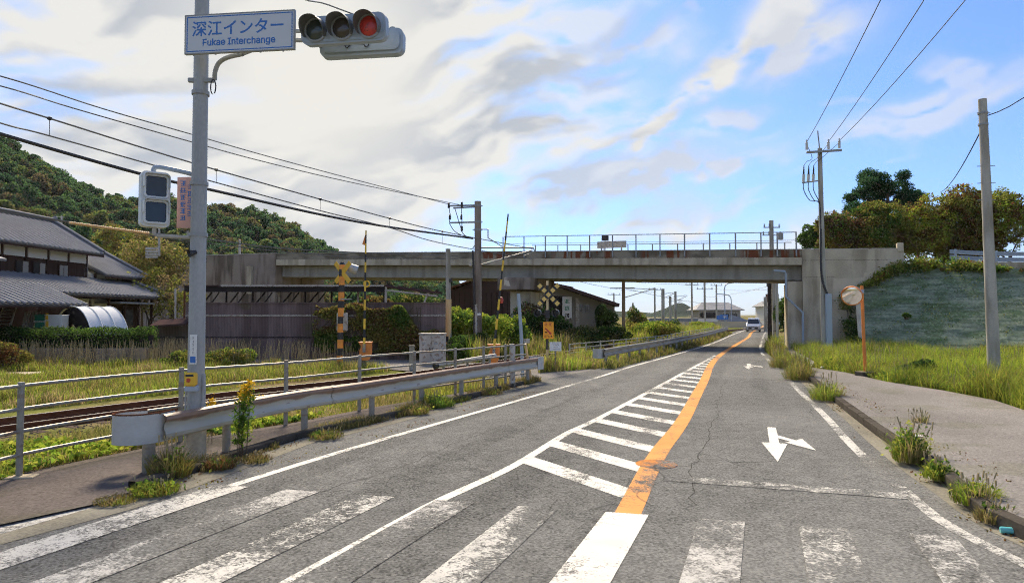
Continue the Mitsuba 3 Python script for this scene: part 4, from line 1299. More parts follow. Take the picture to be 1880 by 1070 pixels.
for px, py in ((824, 377), (848, 375), (826, 398), (847, 398), (848, 419)):
    part(cm, 'insulator', lathe([(0, -.16), (.05, -.15), (.07, -.08), (.045, -.05), (.07, 0), (.045, .04), (.06, .1), (0, .14)], at(px, py, CY - .02), n=10), 'm_black', smooth=40)
for p0, p1, r in (((879, 487), (978, 459), .03), ((880, 455), (979, 455), .03), ((868, 456), (880, 438), .025), ((884, 421), (896, 421), .03), ((896, 421), (896, 437), .03), ((896, 437), (926, 455), .025), ((979, 455), (982, 461), .03),
                  ((982, 461), (962, 470), .025)):
    part(cm, 'cantilever_tube', cyl(at(*p0, CY + .05), at(*p1, CY + .2), r, n=8), 'm_dimgrey')
part(cm, 'riser', tube([at(868, 460, CY - .15), at(870, 520, CY - .15), at(871, 560, CY - .15), (CX - .2, CY - .15, 0)], .05, 8), 'm_blackcable')
q = at(874, 585, CY - .2)
part(cm, 'pipe_cover', cyl(q + [0, 0, -1.2], q + [0, 0, .75], .07, n=10), 'm_oldwhite')
part(cm, 'number_plate', box(at(879, 577, CY - .22), (.2, .02, .13)), 'm_white')
part(cm, 'weight_lamp', lathe([(0, -.08), (.09, 0), (0, .1)], at(864, 487, CY - .25), n=10), 'm_oldwhite', smooth=60)


def wire(name, label, cat_, pix, r, mat='m_cable', n=6):
    pts = smooth_line([at(*p) for p in pix], 6)
    k = thing(name, label, cat_)
    part(k, 'strand', tube(pts, r, n), mat)
    return k


mw = wire('messenger_wire', 'messenger wire with droppers above the near railway track', 'overhead wire', [(-260, 105, 12.0), (0, 190, 14.3), (95, 219, 15.4), (352, 299, 18.6), (588, 366, 22.5), (715, 401, 26.0), (812, 425, 30.0), (978, 457, 36.2)], .02)
for px, p0, p1, y in ((91, 218, 250, 15.35), (397, 312, 335, 19.3), (588, 366, 387, 22.5), (715.5, 401, 418, 26.0), (812, 425, 447, 30.0)):
    part(mw, 'dropper', cyl(at(px, p0, y), at(px, p1, y), .008, n=5), 'm_cable')
    part(mw, 'clamp', lathe([(0, -.05), (.05, -.02), (.05, .03), (0, .05)], at(px, p0, y), n=8), 'm_black')
wire('contact_wire', 'contact wire hanging below the messenger wire', 'overhead wire', [(-260, 142, 12.0), (0, 226, 14.3), (92, 250, 15.4), (352, 323, 18.6), (588, 387, 22.5), (715, 418, 26.0), (812, 447, 30.0), (978, 476, 36.2)], .018)
wire('feeder_cable', 'thick dark cable sagging across the sky past the pedestrian signal', 'cable', [(-260, 165, 13.5), (0, 246, 16), (260, 320, 18.5), (384, 348, 20.5), (660, 408, 27), (868, 438, 36)], .045, 'm_blackcable')
wire('feeder_wire', 'upper of two thin wires that end at the top bracket of the railway mast', 'overhead wire', [(-260, 80, 14), (0, 140, 16), (189, 200, 18.5), (352, 247, 21), (480, 284, 24), (640, 327, 28.5), (824, 375, 36)], .017)
wire('feeder_wire', 'lower of two thin wires that end at the top bracket of the railway mast', 'overhead wire', [(-260, 98, 14.2), (0, 158, 16.2), (138, 200, 18.2), (352, 261, 21.2), (480, 296, 24.2), (640, 334, 28.6), (848, 377, 36)], .017)
c1 = wire('telephone_cable', 'cable with a striped yellow guard crossing behind the signal pole', 'cable', [(-200, 350, 20), (0, 384, 22), (125, 407, 23.5), (275, 427, 25.5), (385, 440, 27), (560, 459, 30), (840, 470, 38)], .026, 'm_cable')
gp = smooth_line([at(127, 409, 23.45), at(200, 419, 24.4), at(275, 429, 25.4)], 20)
for k in range(0, len(gp) - 1):
    part(c1, 'guard_ring', tube([gp[k], gp[k] + (gp[k + 1] - gp[k]) * .62], .05, 8), 'm_paleyellow')
wire('telephone_cable', 'thin cable below the striped one crossing behind the signal pole', 'cable', [(-200, 352, 20.2), (0, 388, 22.2), (275, 432, 25.6), (385, 447, 27), (560, 466, 30), (700, 474, 33.5), (840, 476, 38)], .018)
wire('sky_wire', 'thin wire running up out of the picture behind the traffic lights', 'wire', [(700, 45, 14), (604, 10, 12), (480, -40, 10), (-600, -700, 5)], .012)

# ================================================================ buildings and far things
# ---- tiled farmhouse on the left; s runs away from the camera, n towards the railway
HO, HS, HN = np.array([-27.0, 36.0]), unit((.03, 1.0)), unit((1.0, -.03))


def hp(n, s, z):
    q = HO + HN * n + HS * s
    return np.array([q[0], q[1], z])


H3N, H3S = np.array([HN[0], HN[1], 0]), np.array([HS[0], HS[1], 0])
ho = thing('farmhouse', 'two storey farmhouse with grey tiled roofs and white plaster bands behind the hedge', 'house')


def roof_slope(n0, z0, n1, z1, s0, s1, name='roof', lab=None):
    """One tiled slope from its upper line (n0, z0) to its eave (n1, z1), with rows of half-round tiles."""
    a, b = hp(n0, s0, z0), hp(n1, s0, z1)
    d = b - a
    L_ = np.linalg.norm(d)
    d /= L_
    nrm = unit(np.cross(d, H3S))
    if nrm[2] < 0:
        nrm = -nrm
    r = part(ho, name, frame(*box((L_ / 2, (s1 - s0) / 2, -.06), (L_, s1 - s0, .1)), a, d, H3S, nrm), 'm_ridge_pan_shade', label=lab)  # slab darker than the tile rolls: shade of the pans put in its colour
    rows, ms = max(2, int((s1 - s0) / .40)), []
    ang = np.linspace(0, math.pi, 6)
    for k in range(rows):
        y = (k + .5) * (s1 - s0) / rows
        m = 1
        for c in range(m):
            x0, x1 = c * L_ / m, (c + 1) * L_ / m
            v = np.array([[x, y +   .10 * math.cos(q), .10 * math.sin(q) + h] for x, h in ((x0, -.012), (x1 + .01, .012)) for q in ang])
            i = np.arange(5)
            ms.append((v, np.vstack([np.stack([i, i + 1, i + 7], 1), np.stack([i, i + 7, i + 6], 1)])))
    v, f = cat(ms)
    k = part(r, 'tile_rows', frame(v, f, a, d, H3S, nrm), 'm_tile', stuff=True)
    e0, e1 = hp(n1, s0, z1 - .13), hp(n1, s1, z1 - .13)
    part(ho, 'eave_board', beam(e0 - d * .06, e1 - d * .06, .04, .12), 'm_darkwood')
    return r


def ridge(p, q, r=.13):
    part(ho, 'ridge', beam(p, q, .26, .30, bevel=.06), 'm_ridge_pan_shade')
    part(ho, 'ridge_cap', tube([p + [0, 0, .16], q + [0, 0, .16]], .1, 8), 'm_tile', smooth=40)


# upper storey
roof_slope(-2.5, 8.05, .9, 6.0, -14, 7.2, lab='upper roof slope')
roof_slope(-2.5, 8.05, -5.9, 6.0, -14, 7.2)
ridge(hp(-2.5, -14, 8.12), hp(-2.5, 7.25, 8.12))
ridge(hp(-2.5, 7.15, 8.1), hp(.85, 7.15, 6.08))
part(ho, 'ridge_end', box(hp(-2.5, 7.35, 8.3), (.3, .14, .42), 0, .04), 'm_tile')
part(ho, 'wall', box(hp(-2.6, -3.6, 3.5), (5.2, 20.6, 5.0), math.atan2(HN[1], HN[0])), 'm_darkwood', label='dark timber wall of the upper storey')
s = -13.8
for k in range(12):
    w_ = 1.62
    part(ho, 'plaster_panel', box(hp(.02, s + w_ / 2, 5.68), (.08, w_ - .14, .55), math.atan2(HN[1], HN[0])), 'm_plaster')
    part(ho, 'wall_post', box(hp(.035, s + w_, 5.2), (.09, .12, 1.6), math.atan2(HN[1], HN[0])), 'm_darkwood')
    s += w_ + .1
for s, w_ in ((1.3, .95), (2.6, .95), (4.6, .75), (-1.0, .95), (-3.2, .95)):
    wn = part(ho, 'window', box(hp(.045, s, 4.72), (.07, w_, .95), math.atan2(HN[1], HN[0])), 'm_darkwood')
    for o in (-.25, .25):
        part(wn, 'pane', box(hp(.085, s + o * w_, 4.72), (.03, w_ * .42, .85), math.atan2(HN[1], HN[0])), 'm_greywall' if (s > 4 or o > 0) else 'm_glass')
# lower wing at the far end
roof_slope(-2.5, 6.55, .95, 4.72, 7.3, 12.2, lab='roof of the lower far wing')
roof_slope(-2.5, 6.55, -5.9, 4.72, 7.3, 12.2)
ridge(hp(-2.5, 7.3, 6.6), hp(-2.5, 12.2, 6.6))
ridge(hp(-2.5, 12.15, 6.6), hp(.9, 12.15, 4.8))
gw = sg.Polygon([(-5.0, 0), (0, 0), (0, 4.8), (-2.5, 6.2), (-5.0, 4.8)])
part(ho, 'gable_wall', extrude(gw, 4.3, hp(0, 11.6, 0), H3N, Z, -H3S), 'm_plaster', label='white plaster wall of the lower wing')
part(ho, 'gable_wall', extrude(sg.Polygon([(-5.0, 3.3), (0, 3.3), (0, 5.9), (-2.5, 7.6), (-5.0, 5.9)]), .3, hp(0, 6.95, 0), H3N, Z, -H3S), 'm_plaster')
for s in (7.6, 8.9, 10.0, 11.1):
    part(ho, 'wall_post', box(hp(.05, s, 4.2), (.1, .11, 1.3), 0), 'm_darkwood')
part(ho, 'wall_base', box(hp(.04, 9.5, 3.75), (.1, 4.6, .4), math.atan2(HN[1], HN[0])), 'm_darkwood')
# skirt roof and porch roof
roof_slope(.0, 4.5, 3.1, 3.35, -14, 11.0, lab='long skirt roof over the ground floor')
ridge(hp(.1, 10.95, 4.5), hp(3.05, 10.95, 3.42))
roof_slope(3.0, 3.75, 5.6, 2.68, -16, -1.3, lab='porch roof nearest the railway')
part(ho, 'barge_board', beam(hp(3.0, -1.25, 3.65), hp(5.55, -1.25, 2.6), .06, .2), 'm_darkwood')
part(ho, 'wall', box(hp(.5, 2.0, 1.6), (1.6, 17, 3.2), math.atan2(HN[1], HN[0])), 'm_darkwood', label='dark ground floor wall')
part(ho, 'wall', box(hp(2.4, -8.6, 1.5), (1.2, 14.4, 3.0), math.atan2(HN[1], HN[0])), 'm_darkwood', label='dark back wall of the porch')
for s in (2.6, 4.3, 6.0):
    part(ho, 'plaster_panel', box(hp(1.36, s, 2.95), (.08, 1.45, .45), math.atan2(HN[1], HN[0])), 'm_plaster')
for s in (5.2, 6.8, 8.3, 9.8):
    part(ho, 'porch_post', box(hp(2.5, s, 1.6), (.12, .12, 3.2), 0), 'm_darkwood')
for s in (5.9, 7.5, 9.0):
    part(ho, 'window', box(hp(1.36, s, 1.6), (.08, 1.1, 1.9), math.atan2(HN[1], HN[0])), 'm_glass')
part(ho, 'side_canopy', box(hp(2.2, 7.4, 2.95), (1.6, 3.8, .1), math.atan2(HN[1], HN[0])), 'm_tile')
for s in (-15, -11, -6.5, -1.8):
    part(ho, 'porch_post', box(hp(5.0, s, 1.35), (.13, .13, 2.7), 0), 'm_darkwood')
# small outbuilding roof at the left edge of the picture
part(ho, 'side_roof', frame(*box((0, 0, 0), (1.6, 6, .12)), hp(2.0, -6.2, 5.1), unit(H3N - Z * .35), H3S, unit(Z + H3N * .35)), 'm_tile')

# things under the porch roof
lad = thing('ladder', 'wooden ladder leaning in the dark porch of the farmhouse', 'ladder')
q0, q1 = at(4, 606, 31.8), at(18, 560, 32.3)
dx = np.array([.32, 0, 0])
for o in (-1, 1):
    part(lad, 'rail', beam(q0 + dx * o, q1 + dx * o, .06, .06), 'm_greywall')
for s in np.linspace(.1, .95, 7):
    part(lad, 'rung', beam(q0 + (q1 - q0) * s - dx, q0 + (q1 - q0) * s + dx, .04, .04), 'm_greywall')
bs_ = thing('sign_boards', 'green and white boards with orange edges leaning under the porch roof', 'boards')
for k, (px, py, w, h, m) in enumerate(((76, 583, .62, .32, 'm_green'), (77, 596, .62, .3, 'm_green'), (75, 590, .66, .04, 'm_white'), (86, 581, .12, .3, 'm_yellow'), (86, 595, .12, .3, 'm_yellow'))):
    part(bs_, 'board', box(at(px, py, 32.2 - .05 * k), (w, .03, h), 0), m)
wb = thing('storage_box', 'white storage box beside the green boards under the porch roof', 'box')
c = at(104, 592, 32.3)
part(wb, 'body', box(c + [0, 0, -.2], (.82, .5, 1.1), 0, .02), 'm_plaster')
part(wb, 'lid', box(c + [0, 0, .36], (.86, .54, .04), 0, .01), 'm_white')
pl_ = thing('plank_stack', 'pale planks leaning upright left of the green boards', 'planks')
for k, px in enumerate((44, 49, 54, 58, 62)):
    c = at(px, 590, 32.4)
    part(pl_, 'plank', beam(c + [0, -.1, -.5], c + [.05 * (k - 2), .25, .45 + .05 * (k % 2)], .1, .03), 'm_greywall')

# white vinyl tunnel
vt = thing('vinyl_tunnel', 'white vinyl covered arched tunnel shed between the farmhouse and the hedge', 'greenhouse')
ta = unit((.50, .86, 0))
tr = np.cross(ta, Z)
c0 = at(131, 562, 33.0) * [1, 1, 0]
ang = np.linspace(0, math.pi, 24)


def arch(a, k=1.0):
    return [c0 + tr * 1.9 * k * math.cos(q) + Z * (.55 + 2.06 * k * math.sin(q)) + ta * a for q in ang]


v = np.vstack([arch(a) for a in (0, .6, 1.2, 1.8)])
fs, i = [], np.arange(23)
for k in range(3):
    o = k * 24
    fs += [np.stack([o + i, o + i + 1, o + 25 + i], 1), np.stack([o + i, o + 25 + i, o + 24 + i], 1)]
part(vt, 'cover', (v, np.vstack(fs)), 'm_vinyl', smooth=True)
for a in (0.02, .6, 1.2, 1.78):
    part(vt, 'hoop', tube(arch(a, 1.008), .022, 6), 'm_vinyl', smooth=40)
for sgn in (-1, 1):
    part(vt, 'side_sheet', box(c0 + tr * 1.9 * sgn + ta * .9 + Z * .28, (1.8, .03, .6), math.atan2(ta[1], ta[0])), 'm_vinyl')

part(vt, 'end_curtain', ((lambda A: (np.vstack([A, A.mean(0)]), np.array([[i, i + 1, len(A)] for i in range(len(A) - 1)])))(np.array(arch(.06, .98)))), 'm_dark')  # dark sheet added across the open end, standing for the shaded inside
# retaining wall under the hedge, path
rw = thing('retaining_wall', 'low stained concrete wall below the hedge', 'wall')
for k in range(6):
    x0 = -26.5 + k * 1.75
    part(rw, 'block', box((x0 + .87, 30.0, .32), (1.735, .3, .82 + .02 * (k % 2)), 0, .015), 'm_concrete_dark')
pth = [(-30, 24.4), (-20, 26.2), (-14, 29.2), (-10, 31.2), (-10, 30.0), (-14, 27.6), (-20, 24.6), (-30, 22.6)]
structure('path', sheet(sg.Polygon(pth), -.02), 'm_concrete')

# ---- yard wall of panels with the long canopy behind it
yw = thing('yard_wall', 'long grey brown yard wall of ribbed panels behind the railway', 'wall')
x0, w_ = -17.9, 1.62
for k in range(9):
    xa = x0 + k * w_
    hi = 2.76 if k > 0 else 1.62
    part(yw, 'base_panel', box((xa + w_ / 2, 34.0, .52), (w_ - .008, .16, 1.10)), 'm_panel')
    part(yw, 'wall_panel', box((xa + w_ / 2, 34.02, 1.62 if k else 1.38), (w_ - .006, .1, 1.05 if k else .55)), 'm_panel')
    if k:
        part(yw, 'wall_panel', box((xa + w_ / 2, 34.02, 2.48), (w_ - .006, .1, .58)), 'm_panel')
part(yw, 'rail', beam((x0 + w_, 33.95, 2.17), (x0 + 9 * w_, 33.95, 2.17), .08, .06), 'm_oldwhite')
part(yw, 'rail', beam((x0, 33.93, 1.085), (x0 + 9 * w_, 33.93, 1.085), .06, .05), 'm_dark')
part(yw, 'coping', beam((x0 + w_, 34.0, 2.80), (x0 + 9 * w_, 34.0, 2.80), .2, .05), 'm_panel')
part(yw, 'canopy', frame(*box((0, 0, 0), (1.75, 1.0, .1)), at(316, 592, 33.6), unit((1, 0, .06)), (0, .96, .28), unit(np.cross(unit((1, 0, .06)), (0, .96, .28)))), 'm_brownmetal', label='little dark canopy on the low end of the wall')
part(yw, 'pole', cyl(at(322, 595, 34.5), at(322, 530, 34.5), .05, n=8), 'm_oldwhite')
part(yw, 'pole', cyl((x0 + 1.4, 34.3, 0), (x0 + 1.4, 34.3, 3.4), .05, n=8), 'm_rust')

cp = thing('canopy', 'long flat steel roofed canopy with dark underside behind the yard wall', 'canopy')
xa, xb = at(338, 526, 36.0)[0], at(706, 524, 36.0)[0]
for k in range(6):
    u0, u1 = xa + (xb - xa) * k / 6, xa + (xb - xa) * (k + 1) / 6
    part(cp, 'roof_sheet', box(((u0 + u1) / 2, 37.8, 3.74 + .01 * (k % 2)), (u1 - u0 - .02, 3.8, .06)), 'm_brownmetal')
part(cp, 'fascia', box(((xa + xb) / 2 + 1.0, 35.86, 3.735), (xb - xa - 2, .05, .09)), 'm_oldwhite')
part(cp, 'fascia', box(((xa + xb) / 2, 36.05, 3.56), (xb - xa, .08, .30)), 'm_dark', label='dark hanging front of the canopy')
for k in range(8):
    x = xa + .4 + (xb - xa - .6) * k / 7
    part(cp, 'post', cyl((x, 37.0, 0), (x, 37.0, 3.7), .055, n=8), 'm_dark' if k % 3 else 'm_oldwhite')
    if k < 6:
        part(cp, 'brace', beam((x, 37.0, 2.6), (x + .8, 36.6, 3.4), .06, .06), 'm_dark')
        part(cp, 'brace', beam((x + .45, 37.0, 2.6), (x + 1.2, 36.6, 3.4), .05, .05), 'm_dark')
# open frame that runs on to the right
for z0, z1, y in ((3.72, 3.38, 36.1), (3.52, 3.2, 36.1), (3.72, 3.4, 38.5)):
    part(cp, 'frame_beam', beam((xb, y, z0), (xb + 2.8, y, z1), .08, .08), 'm_oldwhite' if z0 < 3.6 else 'm_brownmetal')
for k in range(5):
    x = xb + .1 + k * .65
    part(cp, 'purlin', beam((x, 35.9, 3.77 - .12 * k * .65), (x, 38.6, 3.77 - .12 * k * .65), .07, .1), 'm_brownmetal')
part(cp, 'post', cyl((xb + .05, 36.1, 0), (xb + .05, 36.1, 3.7), .06, n=8), 'm_oldwhite')
part(cp, 'post', cyl(at(770, 578, 36.1), at(786, 538, 36.1), .05, n=8), 'm_oldwhite')
for py in (564, 569):
    part(cp, 'rail', cyl(at(668, py, 37), at(706, py, 37), .04, n=6), 'm_dark')
sc = thing('scrap_pile', 'heap of pale boards and corrugated sheets beside the ivy', 'scrap')
r = np.random.default_rng(5)
for k in range(12):
    c = at(775 + r.uniform(-22, 22), 592 + r.uniform(-16, 14), 36.5 + r.uniform(-.6, .6))
    part(sc, 'board', frame(*box((0, 0, 0), (r.uniform(.8, 1.9), .5, .04)), c, unit((1, r.uniform(-.4, .4), r.uniform(-.35, .2))), unit((0, 1, .4)), Z), 'm_oldwhite' if k % 3 else 'm_greywall')
part(sc, 'heap', tm(trimesh.convex.convex_hull(np.array([at(745, 640, 37.2), at(815, 640, 37.2), at(755, 590, 38), at(805, 600, 38), at(780, 583, 37.5), at(760, 640, 36)]))), 'm_greywall')
lp_ = thing('lamp_post', 'thin pale pole standing on the left bridge approach', 'post')
c = at(440, 470, 61)
part(lp_, 'shaft', cyl(c, at(440, 442, 61), .13, .09, 8), 'm_oldwhite')
part(lp_, 'cap', lathe([(0, .12), (.11, .02), (.12, -.05)], at(440, 442, 61), n=8), 'm_oldwhite')
tp_ = thing('flag_pole', 'slim white pole standing behind the pedestrian signal on the scrub slope', 'post')
part(tp_, 'shaft', cyl(at(292, 470, 48), at(292, 420, 48), .09, .07, 8), 'm_oldwhite')
part(tp_, 'cap', lathe([(0, .1), (.08, 0)], at(292, 420, 48), n=8), 'm_oldwhite')
sg_ = thing('slope_board', 'small pale slatted board on the scrub slope beside the slim white pole', 'board')
for k in range(4):
    part(sg_, 'slat', box(at(278, 456 + 5.2 * k, 48.2), (.85, .04, .16)), 'm_oldwhite')
ap = thing('roof_antenna_pole', 'thin pole rising behind the farmhouse ridge', 'post')
part(ap, 'shaft', cyl(at(113, 425, 45), at(113, 396, 45), .05, n=6), 'm_oldwhite')
part(ap, 'arm', cyl(at(108, 398, 45), at(118, 399, 45), .03, n=6), 'm_oldwhite')

# ---- dark barn and long shed beyond the bridge
bn = thing('barn', 'dark rusty brown barn with sloping roof seen under the bridge', 'barn')
f0 = [at(828, 610, 64), at(828, 534, 64), at(905, 502, 64), at(972, 502, 64), at(972, 610, 64)]
pg = sg.Polygon([(p[0], p[2]) for p in f0])
part(bn, 'wall', extrude(pg, 9, (0, 64, 0), (1, 0, 0), Z, np.array([0, 1.0, 0])), 'm_brownmetal')
part(bn, 'roof', beam(f0[1] + [-.5, 4, .05], f0[2] + [0, 4, .1], 9.6, .14, up=(0, 0, 1)), 'm_rust')
part(bn, 'roof', beam(f0[2] + [0, 4, .1], f0[3] + [.4, 4, .1], 9.6, .14, up=(0, 0, 1)), 'm_rust')
for k in range(14):
    x = f0[0][0] + .3 + k * .5
    part(bn, 'batten', box((x, 63.97, 2.6), (.05, .05, 3.4)), 'm_dark')
sh = thing('shop_building', 'pale low building with long sloping roof and white upright sign under the bridge', 'building')
g0 = [at(990, 615, 66), at(990, 520, 66), at(1045, 533, 66), at(1128, 563, 66), at(1128, 615, 66)]
pg = sg.Polygon([(p[0], p[2]) for p in g0])
part(sh, 'wall', extrude(pg, 10, (0, 66, 0), (1, 0, 0), Z, np.array([0, 1.0, 0])), 'm_greywall')
for a, b in ((g0[1], g0[2]), (g0[2], g0[3])):
    part(sh, 'roof', beam(a + [-.1, 4, .12], b + [.25, 4, .12], 11, .3), 'm_brownmetal')
part(sh, 'opening', box(at(1016, 566, 65.97), (2.0, .1, 2.4)), 'm_dark')
for px in (1066, 1078):
    wn = part(sh, 'window', box(at(px, 566, 65.97), (.5, .08, .8)), 'm_dimgrey')
    part(wn, 'pane', box(at(px, 566, 65.92), (.4, .04, .68)), 'm_glass')
part(sh, 'pillar', box(at(1060, 575, 65.9), (.35, .25, 3.0)), 'm_oldwhite')
us = thing('upright_sign', 'white upright signboard with dark green characters on the pale low building', 'sign')
c = at(1041, 565, 65.6)
part(us, 'board', box(c, (.92, .12, 2.15), 0, .02), 'm_white')
for k in range(3):
    part(us, 'character', place(scribble(.56, .5, 200 + k, .02), c + [-.28, -.07, .38 - .68 * k], (1, 0, 0), Z), 'm_green' if k != 2 else 'm_dark')

# ---- far end of the road
def hip_house(label, cx, y, w, d, z_e, z_r, col, hip=.28, low=None):
    h = thing('house', label, 'house')
    part(h, 'wall', box((cx, y, z_e / 2 - .3), (w * .86, d * .86, z_e + .6)), col)
    a = [(-w / 2, -d / 2), (w / 2, -d / 2), (w / 2, d / 2), (-w / 2, d / 2)]
    V = np.array([(cx + x, y + q, z_e) for x, q in a] + [(cx - w * hip, y, z_r), (cx + w * hip, y, z_r)] + [(cx + x, y + q, z_e - .15) for x, q in a])
    Fc = np.array([[0, 1, 5], [0, 5, 4], [1, 2, 5], [2, 3, 4], [2, 4, 5], [3, 0, 4], [6, 7, 1], [6, 1, 0], [7, 8, 2], [7, 2, 1], [9, 6, 0], [9, 0, 3], [6, 8, 7], [6, 9, 8], [8, 9, 3], [8, 3, 2]])
    part(h, 'roof', (V, Fc), 'm_tile')
    return h


h1 = hip_house('far two storey house with grey hipped roof behind the beige wall', 46.2, 155, 10.8, 8, 3.35, 5.05, 'm_greywall')
part(h1, 'balcony', box((43.6, 151.2, 1.9), (3.0, .6, 1.6)), 'm_dark')
for x, m in ((42.3, 'm_glass'), (44.6, 'm_glass'), (47.6, 'm_glass'), (49.4, 'm_glass')):
    wn = part(h1, 'window', box((x, 151.48, 2.2), (1.5, .1, 1.0)), 'm_cream')
    part(wn, 'pane', box((x, 151.42, 2.2), (1.3, .04, .85)), m)
V = np.array([(40.6, 149, .35), (52.6, 149, .35), (51.2, 151.6, 1.35), (41.2, 151.6, 1.35)])
part(h1, 'lower_roof', (np.vstack([V, V - [0, 0, .12]]), np.array([[0, 1, 2], [0, 2, 3], [4, 6, 5], [4, 7, 6], [0, 4, 5], [0, 5, 1]])), 'm_tile')
part(h1, 'porch_roof', (np.array([(46.3, 148.4, .3), (53.6, 148.4, .3), (48.2, 150, 2.3)]), np.array([[0, 1, 2]])), 'm_tile')
part(h1, 'annex', box((48.5, 150, -.2), (8, 3, 1.1)), 'm_brownmetal')
h2 = hip_house('far pale house with a brown box on its roof right of the hipped house', 62.5, 160, 9.5, 8, 4.2, 5.4, 'm_plaster', .4)
part(h2, 'roof_box', box((60.2, 157.5, 6.1), (2.3, 2, 1.9), 0, .03), 'm_brownmetal')
part(h2, 'balcony', box((59.6, 155.9, 2.1), (3.2, .7, .9)), 'm_greywall')
for x in (59.4, 61.3):
    wn = part(h2, 'window', box((x, 156.52, 2.9), (1.0, .1, 1.2)), 'm_cream')
    part(wn, 'pane', box((x, 156.46, 2.9), (.8, .04, 1.0)), 'm_glass')
part(h2, 'carport_roof', box((57.6, 152, 1.0), (7, 3.5, .15)), 'm_cream')
h3 = thing('long_shed', 'long low grey shed roof in front of the dark blue hill', 'shed')
q = at(1270, 592, 140)
part(h3, 'roof', extrude(sg.Polygon([(-10.0, .7), (7.5, .7), (7.5, 1.5), (5.8, 2.1), (-8.5, 2.1), (-10, 1.6)]), 7, (q[0], 140, -.6), (1, 0, 0), Z, np.array([0, 1.0, 0])), 'm_tile')
part(h3, 'wall', box((q[0] - 1.2, 143.5, -.1), (16, 6.5, 1.3)), 'm_greywall')
bw = thing('boundary_wall', 'beige concrete boundary wall at the far end of the road', 'wall')
part(bw, 'wall', box(at(1345, 598, 120) * [1, 1, 0] + [0, 0, .35], (5.4, .3, 1.25)), 'm_cream')
part(bw, 'coping', box(at(1345, 598, 120) * [1, 1, 0] + [0, 0, 1.0], (5.5, .4, .08)), 'm_cream')
bw2 = thing('boundary_wall', 'white panel wall left of the beige boundary wall', 'wall')
part(bw2, 'wall', box(at(1300, 595, 118) * [1, 1, 0] + [0, 0, .6], (3.3, .2, 2.0)), 'm_plaster')
part(bw2, 'coping', box(at(1300, 595, 118) * [1, 1, 0] + [0, 0, 1.63], (3.4, .3, .07)), 'm_greywall')
bw3 = thing('boundary_wall', 'long grey concrete wall behind the far railway curve', 'wall')
for k in range(4):
    part(bw3, 'panel', box((27.4 + 2.3 * k, 112, .35), (2.28, .2, 1.5)), 'm_concrete')
sgn_ = thing('direction_sign', 'small blue road sign on two posts in front of the hipped house', 'sign')
c = at(1329, 582, 115)
part(sgn_, 'board', box(c, (1.5, .06, .85), .15, .02), 'm_blue')
part(sgn_, 'arrow_mark', box(c + [.05, -.05, .0], (.1, .02, .5), .15), 'm_white')
part(sgn_, 'arrow_mark', box(c + [.1, -.05, .1], (.6, .02, .08), .15), 'm_white')
for o in (-.5, .5):
    part(sgn_, 'post', cyl((c[0] + o, c[1] + .1, 0), (c[0] + o, c[1] + .1, c[2]), .06, n=6), 'm_oldwhite')
c = at(1320, 583, 116)
rs_ = thing('direction_sign', 'second small blue board left of the blue road sign', 'sign')
part(rs_, 'board', box(c, (.8, .06, .7), 0, .02), 'm_blue')
part(rs_, 'post', cyl((c[0], c[1] + .1, 0), (c[0], c[1] + .1, c[2]), .06, n=6), 'm_oldwhite')


def streetlamp(px, py, y, side, label):
    k = thing('street_lamp', label, 'street lamp')
    b = at(px, 605, y)
    tpz = at(px, py + 9, y)
    part(k, 'pole', tube(smooth_line([(b[0], y, 0), (b[0], y, tpz[2] * .6), (b[0], y, tpz[2]), (b[0] + side * .5, y, tpz[2] + .85), (b[0] + side * 2.0, y, tpz[2] + 1.1)], 5), .09, 8), 'm_bluegrey', smooth=40)
    part(k, 'lamp', box((b[0] + side * 2.5, y, tpz[2] + 1.1), (1.1, .3, .16), 0, .05), 'm_bluegrey')


streetlamp(1331, 521, 118, 1, 'taller far street lamp with its arm bent to the right')
streetlamp(1343, 541, 135, -1, 'lower far street lamp with its arm bent to the left')


def far_pole(px, p0, p1, y, r, label, mat='m_pole', arms=(), group=None, thick=.09):
    k = thing('utility_pole', label, 'utility pole', group)
    a, b = at(px, p0, y), at(px, p1, y)
    part(k, 'shaft', cyl((a[0], y, -.1), a, r * 1.15, r, n=10), mat, smooth=40)
    for ay, w in arms:
        q = at(px, ay, y)
        part(k, 'crossarm', beam(q + [-w / 2, -.12, 0], q + [w / 2, -.12, 0], thick, thick), 'm_dimgrey')
        for o in (-.45, -.15, .45):
            part(k, 'insulator', cyl(q + [o * w, -.12, 0], q + [o * w, -.12, .35], .07, .05, 6), 'm_dimgrey')
    return k


m2 = thing('catenary_mast', 'slender dark railway mast standing under the middle of the bridge', 'mast')
a = at(1144.5, 505, 57)
part(m2, 'shaft', cyl((a[0], 57, -.1), (a[0], 57, a[2] + 1.2), .15, .13, 12), 'm_concrete_dark', smooth=40)
part(m2, 'bracket', beam(at(1120, 529, 57), at(1165, 528.5, 57), .07, .07), 'm_dimgrey')
part(m2, 'cantilever_tube', cyl(at(1147, 546, 57), at(1200, 530, 58), .04, n=6), 'm_dimgrey')
part(m2, 'cantilever_tube', cyl(at(1147, 529, 57), at(1208, 531, 58), .03, n=6), 'm_dimgrey')
for px, p0, y, r, lab in ((1217, 530, 82, .22, 'leftmost of the three brown railway masts on the far curve'), (1230.5, 544, 100, .2, 'middle and shortest of the three brown railway masts on the far curve'), (1240, 535, 96, .19, 'rightmost of the three brown railway masts on the far curve')):
    k = thing('catenary_mast', lab, 'mast')
    a = at(px, p0, y)
    part(k, 'shaft', cyl((a[0], y, -.1), a, r, r * .9, n=10), 'm_pole', smooth=40)
    part(k, 'bracket', beam(at(px - 4, p0 + 10, y), at(px + 20, p0 + 7, y), .06, .06), 'm_dimgrey')
    part(k, 'cantilever_tube', cyl(at(px, p0 + 18, y), at(px + 22, p0 + 8, y), .04, n=6), 'm_dimgrey')
